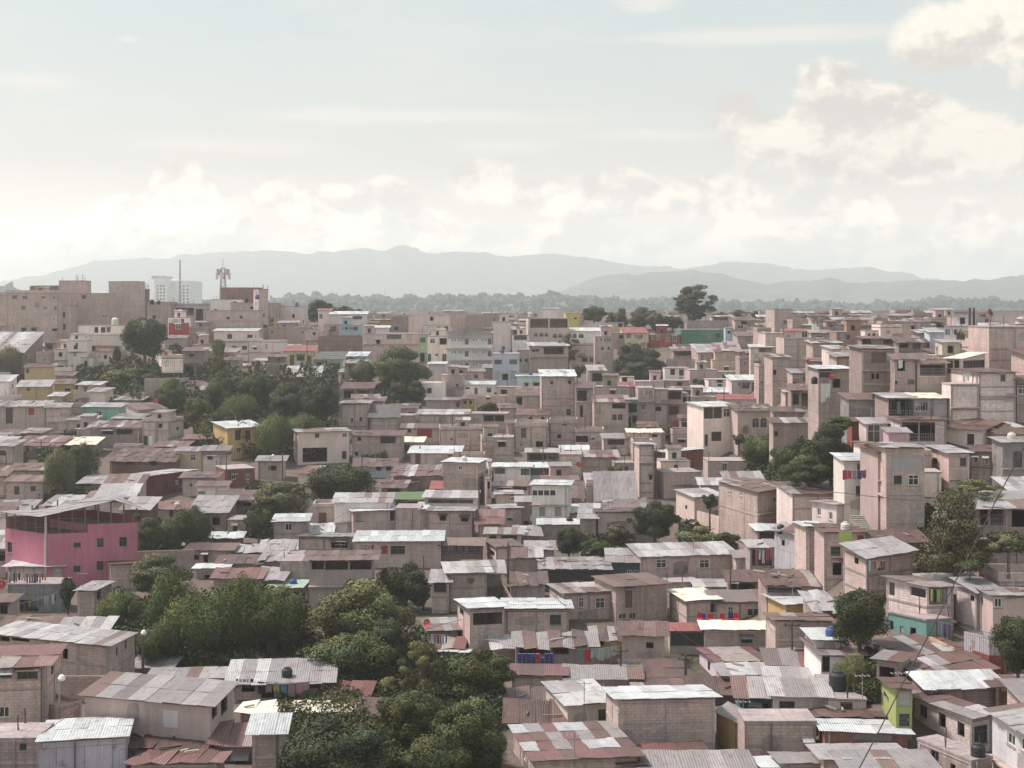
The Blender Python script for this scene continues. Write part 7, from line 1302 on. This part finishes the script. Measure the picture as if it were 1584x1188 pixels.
# past 300 houses: those that show smallest become one mass
def merge_small(keep=296):
    hs = [(hh, (hh[1] - hh[0]) * max(4, min(hh[3] - hh[2], 30)) * (.45 if hh[5].get('group') else 1.0)) for hh in HOUSES if hh[5].get('category') == 'house']
    hs.sort(key=lambda q: -q[1]); V = []; F = []; UV = []; CC = []; MI = []; mats = []
    for (hh, a) in hs[keep:]:
        root = hh[5]; stack = list(root.children); allc = []
        while stack: o = stack.pop(); allc.append(o); stack += list(o.children)
        loc = root.location
        for o in allc:
            me = o.data; i0 = len(V); V += [(v.co.x + loc.x, v.co.y + loc.y, v.co.z + loc.z) for v in me.vertices]; F += [[i0 + i for i in p.vertices] for p in me.polygons]; mt = me.materials[0]
            if mt.name not in mats: mats.append(mt.name)
            MI += [mats.index(mt.name)] * len(me.polygons); n = len(me.loops); b = np.empty(n * 2, dtype=np.float32); me.uv_layers[0].data.foreach_get('uv', b); UV.append(b)
            b = np.empty(n * 4, dtype=np.float32); me.color_attributes[0].data.foreach_get('color', b); b = b.reshape(-1, 4) * np.array(o.color); CC.append(b.ravel())
        for o in allc: bpy.data.objects.remove(o)
        bpy.data.objects.remove(root)
    me = bpy.data.meshes.new('small_houses'); me.from_pydata(V, [], F); uv = me.uv_layers.new(name='uv'); uv.data.foreach_set('uv', np.concatenate(UV)); ca = me.color_attributes.new('Col', 'FLOAT_COLOR', 'CORNER'); ca.data.foreach_set('color', np.concatenate(CC).astype(np.float32))
    for m_ in mats: me.materials.append(bpy.data.materials[m_])
    me.polygons.foreach_set('material_index', MI); o = bpy.data.objects.new('small_houses', me); COL.objects.link(o); tag(o, 'crowd of small half hidden houses filling the gaps over the whole hillside', 'houses', None, 'stuff')
merge_small()
# ================================================================ land
def sheet(name, xs, ds, zf, material, kind='structure', label=None, cat=None):
    v = []; nx, nd = len(xs), len(ds)
    for d in ds:
        for px in xs: X = (px - 792) / FPX * d; v.append((X, d, zf(px, d, X)))
    f = [(i * nx + j, i * nx + j + 1, (i + 1) * nx + j + 1, (i + 1) * nx + j) for i in range(nd - 1) for j in range(nx - 1)]
    me = bpy.data.meshes.new(name); me.from_pydata(v, [], f); me.materials.append(M[material]); me.polygons.foreach_set('use_smooth', [True] * len(f)); o = bpy.data.objects.new(name, me); COL.objects.link(o); tag(o, label, cat, None, kind); return o
ds = [20, 30, 40, 50, 60]
while ds[-1] < 600: ds.append(ds[-1] * 1.018 + .3)
ds += [700, 900, 1300, 2000, 4000, 8000, 11500]
def gzf(px, d, X):
    return gz(X, d) + (noise.noise(Vector((X * .12, d * .12, 0))) * .35 - .15 if d < 450 else 0)
sheet('ground', list(range(-900, 2500, 24)), ds, gzf, 'ground')
# undergrowth on the green slopes and in the ravine: one mass nobody could count
def undergrowth():
    r = np.random.RandomState(9); V = []; Cc = []
    regs = [(170, 555, 330, 640, 2.2), (90, 572, 200, 612, 1.0), (300, 590, 522, 710, 3.0), (215, 800, 330, 860, .9), (380, 760, 470, 830, .9), (150, 930, 480, 1035, 1.0), (430, 985, 660, 1190, .7), (600, 1030, 775, 1190, .7), (1150, 690, 1335, 752, 1.0), (1420, 800, 1510, 890, .9), (1285, 1020, 1360, 1085, .8), (0, 555, 45, 588, 1), (570, 600, 650, 635, .8), (60, 700, 150, 775, .9), (1050, 820, 1140, 856, .8), (2, 700, 40, 735, .8), (560, 690, 610, 720, .6), (100, 625, 130, 700, .6), (900, 830, 980, 860, .7)]
    for x0, y0, x1, y1, hh in regs:
        n = int((x1 - x0) * (y1 - y0) * 2.4); n = min(n, 45000)
        px = r.uniform(x0, x1, n); py = r.uniform(y0, y1, n)
        for a, b in zip(px, py):
            d = dfun(a, b); X = (a - 792) / FPX * d; z = CZ - (b - HY) / FPX * d; lump = .5 + .5 * math.sin(X * .9) * math.cos(d * .35 + X * .3)
            s = r.uniform(.07, .17) * max(1, d / 95); z += r.uniform(0, 1) ** 1.5 * hh * (0.4 + 1.5 * lump); u = r.normal(size=3); u /= np.linalg.norm(u); w_ = np.cross(u, r.normal(size=3)); w_ /= np.linalg.norm(w_); c = np.array([X, d, z])
            V += [c - u * s, c - w_ * s * .6, c + u * s, c + w_ * s * .6]; k = r.uniform(.6, 1.35); h_ = .5 + .5 * math.sin(X * .23 + d * .11); Cc.append((k * (.9 + .5 * h_), k * (.95 + .25 * h_), k, 1))
    n = len(Cc); me = bpy.data.meshes.new('undergrowth'); me.vertices.add(n * 4); me.vertices.foreach_set('co', np.array(V, dtype=np.float32).ravel()); me.loops.add(n * 4); me.loops.foreach_set('vertex_index', np.arange(n * 4, dtype=np.int32)); me.polygons.add(n); me.polygons.foreach_set('loop_start', np.arange(0, n * 4, 4, dtype=np.int32)); me.update(calc_edges=True)
    ca = me.color_attributes.new('Col', 'FLOAT_COLOR', 'CORNER'); ca.data.foreach_set('color', np.repeat(np.array(Cc), 4, 0).astype(np.float32).ravel()); me.materials.append(M['leaf']); o = bpy.data.objects.new('undergrowth', me); COL.objects.link(o); o.color = (.062, .074, .038, 1); tag(o, 'tangled green undergrowth covering the slopes and the ravine between the houses', 'undergrowth', None, 'stuff')
undergrowth()
# far ridges: profile by photograph columns, each a real hill mesh with depth
def ridge(name, prof, d0, material, amp, seed, back=1.35, front=.72, base=-12, jag=5.5, px0=-500, px1=2100):
    xs = list(range(px0, px1, 8)); X_, Y_ = zip(*prof); dd = [d0 * (front + (back - front) * k / 26) for k in range(27)]
    def zf(px, d, X):
        top = CZ - (float(np.interp(px, X_, Y_)) - jag * noise.fractal(Vector((px * .022, seed * 3.1, 0)), .8, 2.1, 5) - HY) / FPX * d0; t = (d / d0 - front) / (1 - front); t2 = (back - d / d0) / (back - 1); s = min(t, t2); s = max(0, min(1, s)); s = s * s * (3 - 2 * s)
        nz = noise.fractal(Vector((X * 6 / d0, d * 6 / d0, seed)), 1.0, 2.0, 6); nz2 = noise.noise(Vector((px * .09, seed, d / d0 * 4)))
        return base + (top - base) * s * (1 + .10 * nz * (1 - s)) + amp * (nz * .45 + nz2 * .4 + .25 * noise.noise(Vector((px * .3, seed, 1)))) * min(1, s * 1.2)
    return sheet(name, xs, dd, zf, material)
ridge('far_mountain_range', [(-500, 470), (-100, 450), (60, 425), (150, 405), (230, 400), (330, 392), (400, 388), (500, 391), (545, 385), (590, 388), (625, 380), (665, 392), (720, 390), (790, 396), (850, 392), (930, 400), (1000, 412), (1060, 415), (1130, 404), (1190, 410), (1240, 417), (1290, 418), (1340, 413), (1400, 424), (1480, 436), (1600, 452), (2100, 470)], 7000, 'hill', 10, 1)
ridge('near_mountain_range', [(-500, 476), (820, 474), (860, 455), (900, 433), (940, 425), (1000, 423), (1060, 420), (1110, 422), (1150, 432), (1190, 438), (1240, 432), (1280, 430), (1330, 438), (1370, 434), (1430, 432), (1500, 434), (1550, 430), (1640, 426), (2100, 430)], 4200, 'hill', 7, 2)
ridge('wooded_hill', [(-500, 462), (-20, 452), (20, 455), (60, 470), (120, 466), (200, 470), (300, 468), (420, 472), (480, 466), (560, 468), (620, 470), (700, 466), (760, 468), (830, 468), (860, 464), (920, 470), (1000, 474), (1080, 474), (1200, 478), (1260, 476), (1330, 480), (1420, 474), (1500, 472), (1600, 476), (2100, 480)], 2300, 'plain', 1.5, 3, front=.45, jag=0)
def treeline():
    r = np.random.RandomState(4); V = []; F = []; Cc = []; ico = None
    import bmesh
    bm = bmesh.new(); bmesh.ops.create_icosphere(bm, subdivisions=2, radius=1); iv = np.array([v.co for v in bm.verts]); fi = [[v.index for v in f.verts] for f in bm.faces]; bm.free()
    prof = lambda px: np.interp(px, [-500, -20, 20, 60, 120, 200, 300, 420, 480, 560, 620, 700, 760, 830, 860, 920, 1000, 1080, 1200, 1260, 1330, 1420, 1500, 1600, 2100], [462, 452, 455, 470, 466, 470, 468, 472, 466, 468, 470, 466, 468, 468, 464, 470, 474, 474, 478, 476, 480, 474, 472, 476, 480])
    for i in range(2300):
        px = r.uniform(-60, 1660); q = r.uniform(0, 1) ** 1.6; d = 2300 * (1 - q * .42)
        if 70 < px < 410 and q < .3: continue
        top = CZ - (prof(px) - HY) / FPX * 2300; s = 1 - q * .42; t = (s - .45) / .55; t = t * t * (3 - 2 * t); z = -12 + (top + 12) * t; X = (px - 792) / FPX * d; rad = r.uniform(3.5, 8) * (1.4 if r.rand() < .08 else 1)
        o = len(V); j = 1 + .25 * r.normal(size=(len(iv), 1)) * .8; P = iv * j * np.array([rad, rad, rad * r.uniform(.8, 1.3)]) + np.array([X, d, z + rad * .5]); V += P.tolist(); F += [[o + a for a in f] for f in fi]; k = r.uniform(.6, 1.3); Cc += [(k, k, k, 1)] * (len(fi) * 3)
    me = bpy.data.meshes.new('distant_woodland'); me.from_pydata(V, [], F); ca = me.color_attributes.new('Col', 'FLOAT_COLOR', 'CORNER'); ca.data.foreach_set('color', np.array(Cc).ravel()); me.materials.append(M['forest']); o = bpy.data.objects.new('distant_woodland', me); COL.objects.link(o); o.color = (.06, .085, .085, 1); tag(o, 'far tree tops along the low ridge behind the town', 'woodland', None, 'stuff')
treeline()
# ================================================================ haze
mb = MB(); mb.box((-9500, -150, -60), (19000, 0, 0), (0, 11600, 0), (0, 0, 460)); hz = bpy.data.materials.new('haze'); hz.use_nodes = True; nt = hz.node_tree; nt.nodes.clear(); o_ = nt.nodes.new('ShaderNodeOutputMaterial'); pv = nt.nodes.new('ShaderNodeVolumePrincipled'); pv.inputs['Density'].default_value = .00025; pv.inputs['Color'].default_value = (.95, .98, .99, 1); pv.inputs['Anisotropy'].default_value = .3
nt.links.new(pv.outputs[0], o_.inputs['Volume']); M['haze'] = hz; ho = mb.build('haze', 'haze'); tag(ho, 'thin pale haze filling the air over the town and the valley', 'haze', None, 'stuff')
